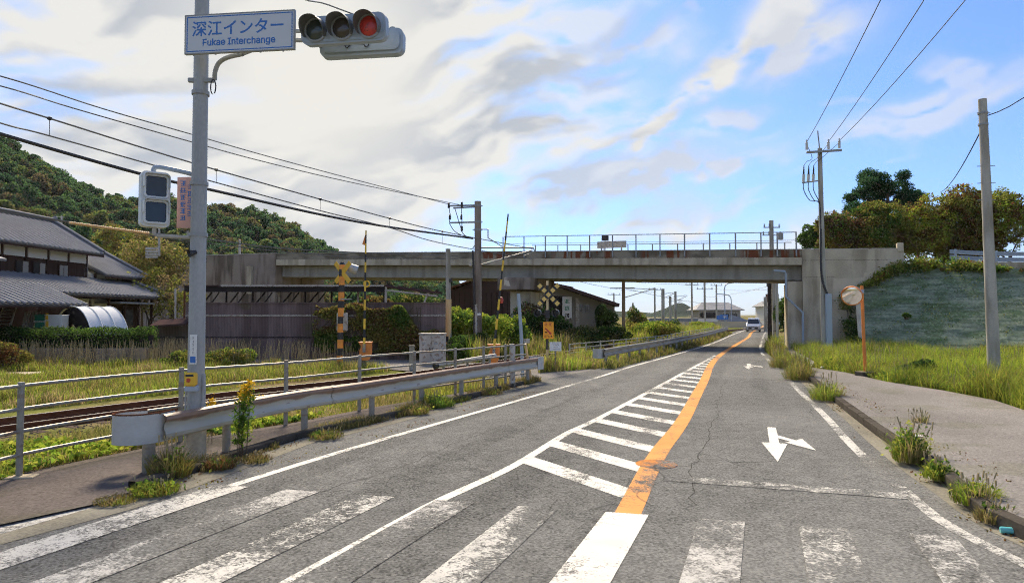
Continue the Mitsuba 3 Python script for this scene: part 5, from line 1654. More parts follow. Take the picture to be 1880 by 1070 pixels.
far_pole(1202, 528, 600, 110, .13, 'thin far utility pole left of the brown railway masts', arms=((532, 2.0),))
far_pole(1127, 538, 600, 125, .13, 'thinnest far utility pole above the pale low building', arms=((541, 2.4), (560, 1.6)))
far_pole(1270, 518, 600, 125, .16, 'far utility pole with one crossarm above the long low shed', arms=((523, 2.4),))
far_pole(1293.5, 514, 600, 118, .17, 'far utility pole with two crossarms left of the hipped house', arms=((518, 2.2), (531, 2.8)))
far_pole(1315, 522, 600, 140, .15, 'far utility pole rising behind the hipped house', arms=((524, 2.4),))
far_pole(1162, 556, 600, 105, .14, 'short brown far pole right of the slender mast')
far_pole(1405, 545, 640, 88, .20, 'brown utility pole at the roadside beyond the bridge')
k = far_pole(1414, 508, 640, 62, .24, 'dark thick pole under the right end of the bridge', 'm_dark')
part(k, 'box', box(at(1411, 522, 61.7), (.3, .2, .4)), 'm_black')
k = far_pole(1421.5, 505, 640, 60, .22, 'grey thick pole next to the dark pole under the bridge', 'm_pole')
part(k, 'box', box(at(1423, 569, 59.7), (.35, .25, .4)), 'm_black')
# upper end of these poles above the bridge deck
k = far_pole(1416, 405, 470, 66, .2, 'grey pole with wires rising behind the bridge parapet at its right end', 'm_pole', arms=((418, 1.6), (432, 1.8)))
part(k, 'transformer', cyl(at(1433, 440, 66), at(1433, 428, 66), .25, n=10), 'm_dimgrey')
far_pole(1426, 508, 640, 54, .09, 'slim pale pole right of the thick poles under the bridge', 'm_bluegrey')
gp_ = thing('gate_post', 'square pale concrete gate post under the right end of the bridge', 'post')
c = at(1450, 640, 50)
part(gp_, 'shaft', box((c[0], 50, .85), (.55, .55, 1.75), .35, .02), 'm_plaster')
part(gp_, 'cap', box((c[0], 50, 1.75), (.62, .62, .06), .35, .01), 'm_plaster')
# distant overhead wires
for k, (a, b, y0, y1) in enumerate((((1060, 508), (1300, 522), 70, 120), ((1150, 530), (1330, 560), 60, 120), ((1060, 516), (1205, 536), 70, 100), ((1430, 520), (1295, 545), 64, 118), ((1425, 530), (1300, 528), 64, 118))):
    q0, q1 = at(*a, y0), at(*b, y1)
    one('far_wire', ('highest thin wire under the bridge', 'thin wire between the slender mast and the far curve', 'short thin wire right of the pale low building', 'lower wire from the thick poles to the far poles', 'upper wire from the thick poles to the far poles')[k], 'wire',
        tube([q0 + (q1 - q0) * s + [0, 0, -1.2 * s * (1 - s)] for s in np.linspace(0, 1, 8)], .02, 4), 'm_cable')

# ---- the car that comes along the road
car = thing('car', 'silver minivan coming along the far end of the road', 'car')
cc, cd = np.array([31.9, 90.0]), unit((-.36, -.93))
cr = np.array([cd[1], -cd[0]]) * -1


def cv(m):
    v, f = m
    return np.column_stack([cc[0] + v[:, 0] * cd[0] + v[:, 1] * cr[0], cc[1] + v[:, 0] * cd[1] + v[:, 1] * cr[1], v[:, 2]]), f


def car_loft(secs):
    """secs: (x, half width, bottom, shoulder, roof half width, roof)."""
    V, n = [], 10
    for x, w, b, s, rw_, r in secs:
        V += [(x, -w * .92, b), (x, -w, b + .12), (x, -w, (b + s) / 2), (x, -w * .98, s), (x, -rw_, r), (x, rw_, r), (x, w * .98, s), (x, w, (b + s) / 2), (x, w, b + .12), (x, w * .92, b)]
    i = np.arange(n)
    j = (i + 1) % n
    fs = [np.stack([k * n + i, k * n + j, (k + 1) * n + j], 1) for k in range(len(secs) - 1)] + [np.stack([k * n + i, (k + 1) * n + j, (k + 1) * n + i], 1) for k in range(len(secs) - 1)]
    fs += [np.stack([0 * i[1:-1], i[2:], i[1:-1]], 1), np.stack([0 * i[1:-1], i[1:-1], i[2:]], 1) + (len(secs) - 1) * n]
    return np.array(V), np.vstack(fs)


part(car, 'body', cv(car_loft([(2.2, .72, .3, .72, .6, .74), (2.05, .84, .22, .82, .7, .86), (1.2, .86, .2, .98, .74, 1.04), (.5, .86, .2, 1.05, .66, 1.68), (-.4, .86, .2, 1.06, .66, 1.78), (-1.9, .86, .2, 1.06, .64, 1.74), (-2.2, .82, .28, 1.02, .62, 1.5)])), 'm_carpaint', smooth=35)
part(car, 'windscreen', cv((np.array([(1.24, -.70, 1.06), (1.24, .70, 1.06), (.55, .62, 1.64), (.55, -.62, 1.64)]) + [.03, 0, .02], np.array([[0, 1, 2], [0, 2, 3]]))), 'm_glass')
for s_ in (-1, 1):
    part(car, 'side_window', cv((np.array([(.7, .855 * s_, 1.1), (-1.8, .855 * s_, 1.1), (-1.75, .70 * s_, 1.6), (.35, .70 * s_, 1.6)]), np.array([[0, 1, 2], [0, 2, 3]]))), 'm_glass')
    part(car, 'headlight', cv(box((2.1, .62 * s_, .74), (.22, .34, .16), 0, .04)), 'm_white')
    part(car, 'mirror', cv(box((.75, .98 * s_, 1.1), (.12, .2, .16), 0, .03)), 'm_carpaint')
    for x in (1.35, -1.4):
        wv, wf = lathe([(0, -.1), (.2, -.1), (.3, -.09), (.32, -.05), (.32, .05), (.3, .09), (.2, .1), (0, .1)], (x, .76 * s_, .32), (0, 1, 0), 16)
        part(car, 'wheel', cv((wv, wf)), 'm_black', smooth=30)
part(car, 'grille', cv(box((2.2, 0, .50), (.08, 1.2, .26), 0, .02)), 'm_black')
part(car, 'number_plate', cv(box((2.25, 0, .46), (.03, .33, .16))), 'm_white')

# ================================================================ vegetation
def leaves(P, size, r, cols, up=0.0, aspect=.55):
    """One bent leaf (two triangles) at every point P; size per leaf; cols (N,3)."""
    n = len(P)
    a = r.normal(size=(n, 3))
    a[:, 2] -= up
    a /= np.linalg.norm(a, axis=1, keepdims=True)
    b = np.cross(a, r.normal(size=(n, 3)))
    b /= np.linalg.norm(b, axis=1, keepdims=True) + 1e-9
    s = np.broadcast_to(np.asarray(size, float), (n,))[:, None]
    V = np.stack([P - a * s * .5, P + b * s * aspect * .5 + np.cross(a, b) * s * .1, P + a * s * .5, P - b * s * aspect * .5 + np.cross(a, b) * s * .1], 1).reshape(-1, 3)
    i = np.arange(n)[:, None] * 4
    f = np.vstack([i + [0, 1, 2], i + [0, 2, 3]])
    return (V, f), np.repeat(cols, 4, 0)


PAL = {'olive': [(.22, .24, .05), (.16, .20, .04), (.26, .21, .055)], 'green': [(.09, .17, .03), (.12, .21, .035), (.07, .13, .03)], 'bright': [(.28, .36, .04), (.20, .31, .04), (.35, .37, .06)],
       'brown': [(.19, .10, .05), (.14, .075, .04), (.18, .15, .045)], 'dark': [(.04, .085, .025), (.06, .11, .03), (.04, .065, .02)], 'straw': [(.34, .27, .13), (.26, .21, .09), (.20, .20, .06)],
       'pine': [(.04, .10, .05), (.06, .13, .055), (.045, .11, .045)], 'purple': [(.13, .065, .055), (.10, .06, .05), (.12, .10, .04)], 'scrub': [(.21, .16, .08), (.15, .13, .05), (.13, .14, .04)],
       'fgreen': [(.065, .135, .055), (.09, .17, .05), (.06, .115, .06)], 'folive': [(.16, .20, .05), (.125, .185, .05), (.18, .18, .06)], 'fbrown': [(.16, .125, .065), (.13, .13, .055)],
       'yellow': [(.60, .42, .03), (.55, .36, .02), (.45, .33, .04)], 'rust': [(.20, .09, .04), (.13, .07, .03), (.14, .12, .04)]}


def cols(r, P, pals, f=1.0, seed=0):
    """Colours of leaves: kinds in clumps, each leaf a little different."""
    C = np.array([c for p in pals for c in PAL[p]])
    k = np.clip(meshkit.noise(P * f + 3.3, seed) * 1.5 - .25 + r.normal(0, .14, len(P)), 0, .999)
    c = C[(k * len(C)).astype(int)]
    return c * r.uniform(.72, 1.3, (len(P), 1))


def blob(r, blobs, n, gap=.0, gf=1.4, seed=1, shell=.45):
    """Points through a set of lobes (centre, radii), thinned where a noise leaves gaps."""
    vol = np.array([np.prod(b[1]) ** .75 for b in blobs])
    pick = r.choice(len(blobs), n, p=vol / vol.sum())
    d = r.normal(size=(n, 3))
    d /= np.linalg.norm(d, axis=1, keepdims=True)
    rad = r.uniform(shell, 1, n) ** .6
    c, R = np.array([b[0] for b in blobs])[pick], np.array([b[1] for b in blobs])[pick]
    P = c + d * R * rad[:, None]
    P += (meshkit.noise(P * 2.1, 4)[:, None] - .5) * .5 * R.mean() * d
    return P[meshkit.fbm(P * gf, 3, seed) > gap]


def lobes(r, c, R, n, k=.5):
    c, R = np.asarray(c, float), np.asarray(R, float)
    out = [(c, R * .72)]
    for _ in range(n):
        d = unit(r.normal(size=3) * [1, 1, .8])
        out.append((c + d * R * r.uniform(.45, .75), R * r.uniform(k * .65, k)))
    return out


def limb(r, p, q, r0, depth, out):
    m = (p + q) / 2 + r.normal(0, .08, 3) * np.linalg.norm(q - p)
    out.append(tube(smooth_line([p, m, q], 3), np.linspace(r0, r0 * .5, 7), 6))
    if depth:
        for _ in range(3):
            d = unit((q - p) / np.linalg.norm(q - p) + r.normal(0, .55, 3) + [0, 0, .15])
            limb(r, q, q + d * np.linalg.norm(q - p) * r.uniform(.55, .8), r0 * .5, depth - 1, out)


def tree(label, base, crown_c, R, nleaf, size, pals, seed, gap=.43, nl=9, trunk=.16, name='tree', up=0, cat_='tree', k=.5):
    r = np.random.default_rng(seed)
    t = thing(name, label, cat_)
    base, crown_c = np.asarray(base, float), np.asarray(crown_c, float)
    P = blob(r, lobes(r, crown_c, R, nl, k), nleaf, gap, 1.6 / max(.8, np.mean(R) * .4), seed)
    P = P[P[:, 2] > base[2] + .05]
    m, c = leaves(P, r.uniform(.7, 1.3, len(P)) * size, r, cols(r, P, pals, .8, seed), up)
    part(t, 'crown', m, 'm_leaf', color=c)
    out = []
    fork = base * .55 + crown_c * .45
    limb_b = base + [0, 0, -.15]
    out.append(tube(smooth_line([limb_b, (limb_b + fork) / 2 + r.normal(0, .06, 3), fork], 4), np.linspace(trunk * 1.25, trunk * .8, 9), 8))
    for _ in range(5):
        d = unit(r.normal(size=3) * [1, 1, .6] + [0, 0, .6])
        limb(r, fork, fork + d * np.asarray(R) * .62, trunk * .55, 1, out)
    part(t, 'trunk', cat(out), 'm_bark', smooth=40)
    return t


def bush(label, c, R, nleaf, size, pals, seed, gap=.36, nl=7, name='bush', cat_='bush', group=None, z0=-.05):
    r = np.random.default_rng(seed)
    t = thing(name, label, cat_, group)
    P = blob(r, lobes(r, c, R, nl), nleaf, gap, 2.2, seed)
    P = P[P[:, 2] > -.02]
    m, cc_ = leaves(P, r.uniform(.7, 1.3, len(P)) * size, r, cols(r, P, pals, 1.3, seed))
    part(t, 'foliage', m, 'm_leaf', color=cc_)
    out = []
    for _ in range(7):
        d = unit(r.normal(size=3) * [1, 1, .3] + [0, 0, 1.1])
        b = np.array([c[0] + r.normal(0, .12) * R[0], c[1] + r.normal(0, .12) * R[1], z0])
        out.append(tube([b, b + d * [R[0], R[1], c[2] - z0 + R[2] * .6]], [.03, .012], 5))
    part(t, 'stem', cat(out), 'm_bark')
    return t


def blades(poly, n, h, w, pals, r, lean=.35, z=-.03, zf=None, dens=None):
    """Grass: bent blades of three triangles."""
    x0, y0, x1, y1 = poly.bounds
    P = np.zeros((0, 2))
    while len(P) < n:
        q = np.column_stack([r.uniform(x0, x1, 2 * n), r.uniform(y0, y1, 2 * n)])
        q = q[shapely.contains_xy(poly, q[:, 0], q[:, 1])]
        if dens is not None:
            q = q[r.uniform(size=len(q)) < dens(q)]
        P = np.vstack([P, q])
    P = P[:n]
    p3 = np.column_stack([P, np.full(n, z) if zf is None else zf(P)])
    clump = meshkit.fbm(np.column_stack([P * .9, np.zeros(n)]), 3, 8)
    H = h * (.2 + 2.6 * np.clip(clump - .22, .05, 1) ** 1.0) * r.uniform(.45, 1.35, n)
    a = r.uniform(0, 2 * np.pi, n)
    d = np.column_stack([np.cos(a), np.sin(a), 0 * a])
    s = np.column_stack([-np.sin(a), np.cos(a), 0 * a])
    ln = r.uniform(.05, 1, n)[:, None] * lean * H[:, None]
    up = np.array([0, 0, 1.0])
    W = (w * r.uniform(.6, 1.3, n))[:, None]
    m = p3 + up * H[:, None] * .6 + d * ln * .35
    t = p3 + up * H[:, None] + d * ln
    V = np.stack([p3 - s * W, p3 + s * W, m - s * W * .7, m + s * W * .7, t], 1).reshape(-1, 3)
    i = np.arange(n)[:, None] * 5
    f = np.vstack([i + [0, 1, 3], i + [0, 3, 2], i + [2, 3, 4]])
    C = cols(r, p3 * [1, 1, 0], pals, .45, 5)
    return (V, f), np.repeat(C, 5, 0)


def heads(r, P, n, h, pals):
    """Seed heads and dry stalks among the grass at the points P."""
    ms = []
    for p in P:
        q = np.array([p[0] + r.normal(0, .05), p[1] + r.normal(0, .05), 0])
        H = h * r.uniform(.6, 1.25)
        ms.append(beam(q, q + [r.normal(0, .12), r.normal(0, .12), H], .009, .009))
    return cat(ms)


RG = np.random.default_rng(21)
# ---- grass
right_poly = sg.Polygon([(11.3, 9), (11.25, 14.8), (11.85, 16.6), (11.95, 18.6), (11.75, 21.2), (12.15, 24.6), (12.0, 27), (13.4, 30), (17.0, 41.6), (19.2, 43.2), (20.6, 40.2), (22.5, 37.8), (25, 35.3), (28, 32.8), (34, 29), (40, 26), (40, 9)])
near = lambda q: np.clip(18 / q[:, 1], .12, 1) ** 1.2 * (q[:, 0] < q[:, 1] * .80 + 1.5)
m, c = blades(right_poly, 170000, .50, .008, ['bright', 'bright', 'olive', 'bright'], RG, 1.1, dens=near)
stuff('verge_grass', 'tall yellow green grass between the right pavement and the netted slope', 'grass', m, 'm_leaf', c)
P = np.column_stack([RG.uniform(11.4, 30, 90000), RG.uniform(13, 40, 90000)])
P = P[shapely.contains_xy(right_poly, P[:, 0], P[:, 1])]
edge = np.array([right_poly.exterior.distance(sg.Point(*p)) for p in P[:12000]])
P = P[:12000][edge < 1.1]
P = P[P[:, 0] < 13.5]
P3 = np.column_stack([P, RG.uniform(.02, .32, len(P))])
m, c = leaves(P3, RG.uniform(.05, .13, len(P3)), RG, cols(RG, P3, ['green', 'bright'], 1.2, 4), aspect=.8)
Pm = np.column_stack([RG.uniform(11.4, 32, 140000), RG.uniform(11, 42, 140000)])
Pm = Pm[shapely.contains_xy(right_poly, Pm[:, 0], Pm[:, 1])]
cl = meshkit.fbm(np.column_stack([Pm * .55, 0 * Pm[:, 0]]), 3, 41)
Pm = Pm[(cl > .44) & (Pm[:, 0] < Pm[:, 1] * .8 + 1.5)]
Pm3 = np.column_stack([Pm, RG.uniform(.05, 1, len(Pm)) * (.12 + 1.1 * np.clip(meshkit.fbm(np.column_stack([Pm * .9, 0 * Pm[:, 0]]), 3, 8) - .25, 0, 1))])
m2, c2 = leaves(Pm3, RG.uniform(.05, .13, len(Pm3)), RG, cols(RG, Pm3, ['bright', 'green', 'bright', 'olive'], .8, 4), aspect=.45)
n0 = len(m[0])
m, c = cat(m, m2), np.vstack([c, c2])
Ps = np.column_stack([RG.uniform(11.6, 32, 2600), RG.uniform(13, 42, 2600)])
Ps = Ps[shapely.contains_xy(right_poly, Ps[:, 0], Ps[:, 1])]
stuff('verge_stalks', 'dry seed stalks standing above the right grass', 'stalks', heads(RG, Ps, 0, .72, None), 'm_straw')
stuff('verge_weeds', 'low leafy weeds spilling over the edge of the right pavement', 'weeds', m, 'm_leaf', c)

fpts = [tuple(x) for x in np.column_stack([FN.offset(-.12, 1.0)[:, 0], FN.offset(-.12, 1.0)[:, 1]])]
tl = TRK.offset(-2.5, 1.5)[:, :2]
tr_ = TRK.offset(1.75, 1.5)[:, :2]
sel = lambda A, y0, y1: A[(A[:, 1] > y0) & (A[:, 1] < y1)]
strip_poly = sg.Polygon(fpts + [tuple(x) for x in sel(tr_, 4, 25.5)[::-1]]).buffer(0)
m, c = blades(strip_poly, 26000, .17, .008, ['bright', 'olive', 'straw'], RG, .6)
stuff('trackside_grass', 'thin grass between the pipe fence and the rails', 'grass', m, 'm_leaf', c)
# leafy vine cover on the near bank, left
P = np.column_stack([RG.uniform(-16, -4, 60000), RG.uniform(5, 17, 60000)])
P = P[shapely.contains_xy(strip_poly, P[:, 0], P[:, 1])]
den = meshkit.fbm(np.column_stack([P * .8, 0 * P[:, 0]]), 3, 2)
P = P[(den > .40) & (P[:, 1] < 14.6) & ((P[:, 1] < 11.5) | (P[:, 0] > -P[:, 1] * .55))]
P3 = np.column_stack([P, .02 + .26 * np.maximum(0, meshkit.fbm(np.column_stack([P * 1.3, 0 * P[:, 0]]), 3, 6) - .22) * RG.uniform(.4, 1.3, len(P))])
m, c = leaves(P3, RG.uniform(.06, .13, len(P3)), RG, cols(RG, P3, ['bright', 'bright', 'green'], 1.0, 14), aspect=.95)
stuff('ground_vine', 'bright green leafy vine covering the bank beside the rails', 'ground cover', m, 'm_leaf', c)
left_poly = sg.Polygon([tuple(x) for x in sel(tl, 2, 33)] + [(-3.6, 33.6), (-17.8, 33.7), (-17.9, 30.4), (-27, 29.8), (-40, 29), (-40, 4)]).buffer(0)
pth_poly = sg.Polygon(pth).buffer(.15)
lp2 = left_poly.difference(pth_poly).difference(crossing_poly.buffer(.2))
m, c = blades(lp2, 75000, .25, .011, ['straw', 'bright', 'olive', 'straw', 'bright'], RG, .8, dens=lambda q: np.clip(20 / q[:, 1], .2, 1) * (q[:, 0] > -q[:, 1] * .83 - 2))
stuff('field_grass', 'rough yellow green grass beyond the rails in front of the hedge and yard wall', 'grass', m, 'm_leaf', c)
P = RG.uniform(size=(4000, 2)) * [24, 6] + [-27, 28]
P = P[shapely.contains_xy(lp2, P[:, 0], P[:, 1])][:1500]
stuff('dry_stalks', 'dry straw coloured stalks along the foot of the left walls', 'stalks', heads(RG, P, 0, .95, None), 'm_straw')
diffuse('m_straw', (.34, .28, .16))
mid_poly = sg.Polygon([(1.0, 25.8), (2.6, 27.2), (3.6, 28.2), (7.4, 36.6), (9.2, 41.2), (14.5, 53), (22, 74), (21.0, 74)] + [tuple(x) for x in sel(TRK.offset(1.5, 1.5)[:, :2], 29.5, 74)[::-1]]).buffer(0)
m, c = blades(mid_poly, 40000, .42, .014, ['bright', 'straw', 'olive'], RG, .5, dens=lambda q: np.clip(30 / q[:, 1], .2, 1))
stuff('trackside_grass', 'yellow green grass between the far guardrail and the rails', 'grass', m, 'm_leaf', c)
mid2 = sg.Polygon([tuple(x) for x in sel(TRK.offset(-1.6, 1.5)[:, :2], 31, 100)] + [(25, 105), (16, 90), (7, 66), (2, 50), (-3.2, 36)]).buffer(0)
m, c = blades(mid2, 30000, .7, .02, ['olive', 'bright', 'straw'], RG, .5, dens=lambda q: np.clip(35 / q[:, 1], .2, 1))
stuff('trackside_grass', 'tall rough grass left of the far railway curve', 'grass', m, 'm_leaf', c)
edge_poly = sg.Polygon(np.vstack([[LW(s, -.95)[0][:2] for s in np.linspace(LW.at_y(27.5), LW.at_y(80), 40)], [LW(s, -.28)[0][:2] for s in np.linspace(LW.at_y(80), LW.at_y(27.5), 40)]])).buffer(0)
m, c = blades(edge_poly, 9000, .30, .013, ['straw', 'olive', 'scrub'], RG, .6)
stuff('roadside_grass', 'dry grass along the foot of the far guardrail', 'grass', m, 'm_leaf', c)
redge_poly = sg.Polygon(np.vstack([[RK(s, .15)[0][:2] for s in np.linspace(RK.at_y(24.5), RK.at_y(41.5), 20)], [RK(s, -.25)[0][:2] + [0, 0] for s in np.linspace(RK.at_y(41.5), RK.at_y(24.5), 20)]])).buffer(.12)
m, c = blades(redge_poly, 7000, .58, .012, ['straw', 'olive', 'scrub', 'bright'], RG, .5)
stuff('roadside_grass', 'dry weeds growing over the right kerb near the bridge', 'grass', m, 'm_leaf', c)
# moss and short grass in the kerb line
lk = sg.LineString(LK.p[:, :2])
lkp = lk.buffer(.22, cap_style='flat')
m, c = blades(lkp, 7000, .13, .007, ['olive', 'scrub', 'straw'], RG, .8, z=.0, dens=lambda q: meshkit.fbm(np.column_stack([q * 1.1, 0 * q[:, 0]]), 3, 3) > .47)
stuff('kerb_grass', 'short brown grass in the joint of the left kerb', 'grass', m, 'm_leaf', c)


# ---- single tufts at the kerbs
def tuft(label, x, y, R, h, n, pals, seed, nleaf=0, z=.02, group=None, straw=12, name='weed_clump'):
    r = np.random.default_rng(seed)
    t = thing(name, label, 'weeds', group)
    a, d = r.uniform(0, 2 * np.pi, n), np.sqrt(r.uniform(0, 1, n)) * R
    pts = np.column_stack([x + d * np.cos(a), y + d * np.sin(a)])
    H = h * r.uniform(.4, 1.1, n) * (1 - .5 * (d / R) ** 2)
    out = np.column_stack([np.cos(a), np.sin(a), 0 * a]) * (d / R)[:, None] + r.normal(0, .35, (n, 3)) * [1, 1, 0]
    s = np.cross(out, [0, 0, 1.0])
    s /= np.linalg.norm(s, axis=1, keepdims=True) + 1e-9
    W = (r.uniform(.003, .008, n))[:, None]
    p3 = np.column_stack([pts, np.full(n, z)])
    m_ = p3 + [0, 0, 1] * (H * .6)[:, None] + out * (H * .22)[:, None]
    tp = p3 + [0, 0, 1] * (H * .95)[:, None] + out * (H * .62)[:, None]
    V = np.stack([p3 - s * W, p3 + s * W, m_ - s * W * .8, m_ + s * W * .8, tp], 1).reshape(-1, 3)
    i = np.arange(n)[:, None] * 5
    f = np.vstack([i + [0, 1, 3], i + [0, 3, 2], i + [2, 3, 4]])
    part(t, 'blades', (V, f), 'm_leaf', color=np.repeat(cols(r, p3 * 3, pals, 1.5, seed), 5, 0))
    if nleaf:
        P = np.column_stack([x + r.normal(0, R * .45, nleaf), y + r.normal(0, R * .45, nleaf), z + np.abs(r.normal(.32, .24, nleaf)) * h])
        mm, cc_ = leaves(P, r.uniform(.03, .08, nleaf), r, cols(r, P, ['bright', 'green'], 3, seed), aspect=.6)
        part(t, 'leaves', mm, 'm_leaf', color=cc_)
    if straw:
        ms = []
        for _ in range(straw):
            q = np.array([x + r.normal(0, R * .4), y + r.normal(0, R * .4), z])
            tip = q + [r.normal(0, .16) * h, r.normal(0, .16) * h, h * r.uniform(.7, 1.25)]
            ms += [beam(q, tip, .004, .004), beam(tip - (tip - q) * .22, tip, .014, .014)]
        part(t, 'seed_stalks', cat(ms), 'm_straw', stuff=True)
    return t


for k, (px, py, R, h, n, pals, nl, z, lab) in enumerate((
        (1672, 846, .24, .58, 420, ['bright', 'straw'], 800, .05, 'tallest leafy weed clump with straw plumes growing from the right kerb'),
        (1722, 878, .17, .28, 260, ['bright', 'olive'], 380, .05, 'low leafy weed clump on the kerb just in front of the tallest one'),
        (1790, 922, .24, .32, 480, ['straw', 'bright', 'olive'], 160, .05, 'straw coloured weed clump nearest the corner of the right kerb'),
        (1828, 955, .2, .2, 420, ['straw', 'scrub'], 60, .03, 'flattened dry weed clump at the very front of the right kerb'),
        (1519, 733, .40, .60, 650, ['straw', 'bright', 'olive'], 100, .03, 'round yellow weed clump on the right kerb beyond the tallest one'),
        (1467, 696, .5, .85, 700, ['straw', 'olive', 'scrub'], 120, .03, 'large dry weed clump on the right kerb where the pavement narrows'),
        (1436, 674, .5, .85, 700, ['scrub', 'olive', 'straw'], 60, .03, 'brownish weed clump on the right kerb behind the large dry one'),
        (312, 872, .27, .46, 620, ['scrub', 'straw', 'olive'], 120, .03, 'tall dry weed clump at the foot of the guardrail end post'),
        (285, 903, .28, .16, 700, ['olive', 'bright'], 300, .02, 'low green weed clump at the road edge below the guardrail end'),
        (213, 920, .24, .08, 600, ['olive', 'scrub'], 0, .02, 'flat grass patch at the road edge left of the low green clump'),
        (405, 858, .22, .22, 420, ['scrub', 'rust', 'straw'], 60, .02, 'brown weeds hanging over the left kerb beside the signal pole'),
        (470, 846, .24, .14, 420, ['rust', 'scrub'], 0, .02, 'reddish brown weeds at the left kerb below the goldenrod'),
        (600, 803, .30, .18, 420, ['olive', 'scrub'], 120, .02, 'olive weeds at the left kerb midway along the guardrail'),
        (800, 745, .45, .34, 900, ['green', 'olive'], 500, .02, 'dense green weed clump at the left kerb below the far half of the guardrail'),
        (760, 758, .35, .24, 700, ['olive', 'straw'], 100, .02, 'pale weeds left of the dense green clump at the kerb'),
        (890, 722, .5, .22, 700, ['olive', 'scrub'], 60, .02, 'mossy weeds at the left kerb towards the crossing'),
        (1690, 775, .16, .22, 100, ['straw'], 0, .14, 'thin straw tuft growing out of the right pavement'),
        (1025, 676, .8, .42, 1500, ['bright', 'straw', 'bright'], 500, .0, 'bright weed patch behind the white end of the guardrail at the crossing'))):
    q = G(px, py, z)
    tuft(lab, q[0], q[1], R, h, n, pals, 300 + k, nl, z)

# goldenrod in front of the guardrail
r = np.random.default_rng(44)
gd = thing('goldenrod', 'tall goldenrod with yellow flower head standing in front of the guardrail', 'flower')
q0 = G(443, 832, .1)
stm, lf, fl = [], [], []
for k in range(5):
    b = q0 + [r.normal(0, .05), r.normal(0, .04), -.05]
    H = (1.12, 1.05, .98, .85, .7)[k]
    tip = b + [r.normal(0, .05), r.normal(0, .05), H]
    stm.append(tube([b, (b + tip) / 2 + r.normal(0, .015, 3), tip], [.009, .007, .004], 5))
    s = r.uniform(.25, .92, 110)
    lf.append(b + (tip - b) * s[:, None] + r.normal(0, .045, (110, 3)))
    if k < 3:
        s = r.uniform(-.20, .03, 200)
        fl.append(tip + [0, 0, 1] * s[:, None] + r.normal(0, 1, (200, 3)) * (.035 + .13 * np.clip(-s, 0, 1))[:, None] * [1, 1, .5])
part(gd, 'stem', cat(stm), 'm_bark')
P = np.vstack(lf)
m, c = leaves(P, r.uniform(.06, .12, len(P)), r, cols(r, P, ['green', 'bright'], 4, 1), aspect=.28)
part(gd, 'leaves', m, 'm_leaf', color=c)
P = np.vstack(fl)
m, c = leaves(P, r.uniform(.02, .045, len(P)), r, cols(r, P, ['yellow'], 4, 1), aspect=.7)
part(gd, 'flower_head', m, 'm_leaf', color=c, label='yellow flower head', stuff=True)
gd2 = thing('goldenrod', 'small yellow goldenrod tip showing over the guardrail beside the signal pole', 'flower')
q0 = at(390, 745, 11.6)
part(gd2, 'stem', tube([(q0[0], q0[1], 0), q0 + [0, 0, .05]], .006, 5), 'm_bark')
P = q0 + r.normal(0, 1, (160, 3)) * [.03, .03, .06] + [0, 0, .04]
m, c = leaves(P, r.uniform(.02, .04, 160), r, cols(r, P, ['yellow'], 4, 1), aspect=.7)
part(gd2, 'flower_head', m, 'm_leaf', color=c, stuff=True)

# ---- fallen leaves and dirt along the kerbs
r = np.random.default_rng(91)
pts = []
for l_, off, s1, nn_ in ((RK, -.16, 22, 1100), (LK, .16, LK.s[-1], 900), (RK, .5, 16, 350), (LW, -.3, 12, 300)):
    for s in r.uniform(0, s1, nn_):
        q, _ = l_(s, off + r.normal(0, .11))
        pts.append((q[0], q[1], .012 if off < .4 else .152))
P = np.array(pts)
P = P[meshkit.fbm(P * 1.4, 3, 3) > .42]
m, c = leaves(P, r.uniform(.015, .05, len(P)), r, cols(r, P, ['brown', 'rust', 'straw'], 3, 2), aspect=.6)
stuff('leaf_litter', 'small dead leaves and dirt gathered along the kerbs', 'leaves', m, 'm_leaf', c)
# ---- litter
lt = thing('paper_scrap', 'white paper scrap lying on the right pavement', 'litter')
q = G(1682, 800, .155)
part(lt, 'sheet', extrude(sg.Polygon([(-.12, -.02), (.13, -.05), (.09, .03), (-.1, .05)]), .004, q, (1, 0, .04), (0, 1, .05)), 'm_white')
bt_ = thing('bottle', 'pale teal plastic bottle lying in the right gutter', 'bottle')
q = G(1836, 972, .04)
princ('m_teal', (.12, .45, .46), .2)
part(bt_, 'body', lathe([(0, 0), (.03, .0), (.034, .02), (.034, .14), (.02, .18), (.014, .19), (.014, .21), (0, .21)], q, unit((.9, -.4, .05)), 14), 'm_teal', smooth=35)
part(bt_, 'cap', lathe([(0, .205), (.017, .205), (.017, .23), (0, .23)], q, unit((.9, -.4, .05)), 12), 'm_white')
lt2 = one('paper_scrap', 'tiny white scrap at the grass edge left of the mirror post', 'litter', box(G(1510, 674, .17), (.16, .1, .06), .4, .02), 'm_white')

# ---- hedge, shrubs, vines
r = np.random.default_rng(9)
hg = thing('hedge', 'clipped dark green hedge on the low wall in front of the farmhouse', 'hedge')
for k in range(3):
    n = 9000
    x = r.uniform(-26.5 + 3.47 * k, -26.5 + 3.47 * (k + 1), n)
    P = np.column_stack([x, 30.6 + r.uniform(-.55, .55, n), r.uniform(.70, 1.62, n) + .05 * np.sin(x * 3)])
    kp_ = (np.abs(P[:, 1] - 30.6) > .32) | (P[:, 2] > 1.36)
    P = P[kp_] + r.normal(0, .035, (kp_.sum(), 3))
    m, c = leaves(P, r.uniform(.06, .12, len(P)), r, cols(r, P, ['dark', 'green', 'dark'], 1.6, 3))
    part(hg, 'foliage', m, 'm_leaf', color=c)
part(hg, 'twigs', cat([tube([(x, 30.6 + r.normal(0, .1), .5), (x + r.normal(0, .15), 30.6, 1.45)], .025, 5) for x in np.arange(-26.3, -16.2, .35)] + [box((-21.3, 30.6, 1.0), (10.2, .5, .6))]), 'm_dark')
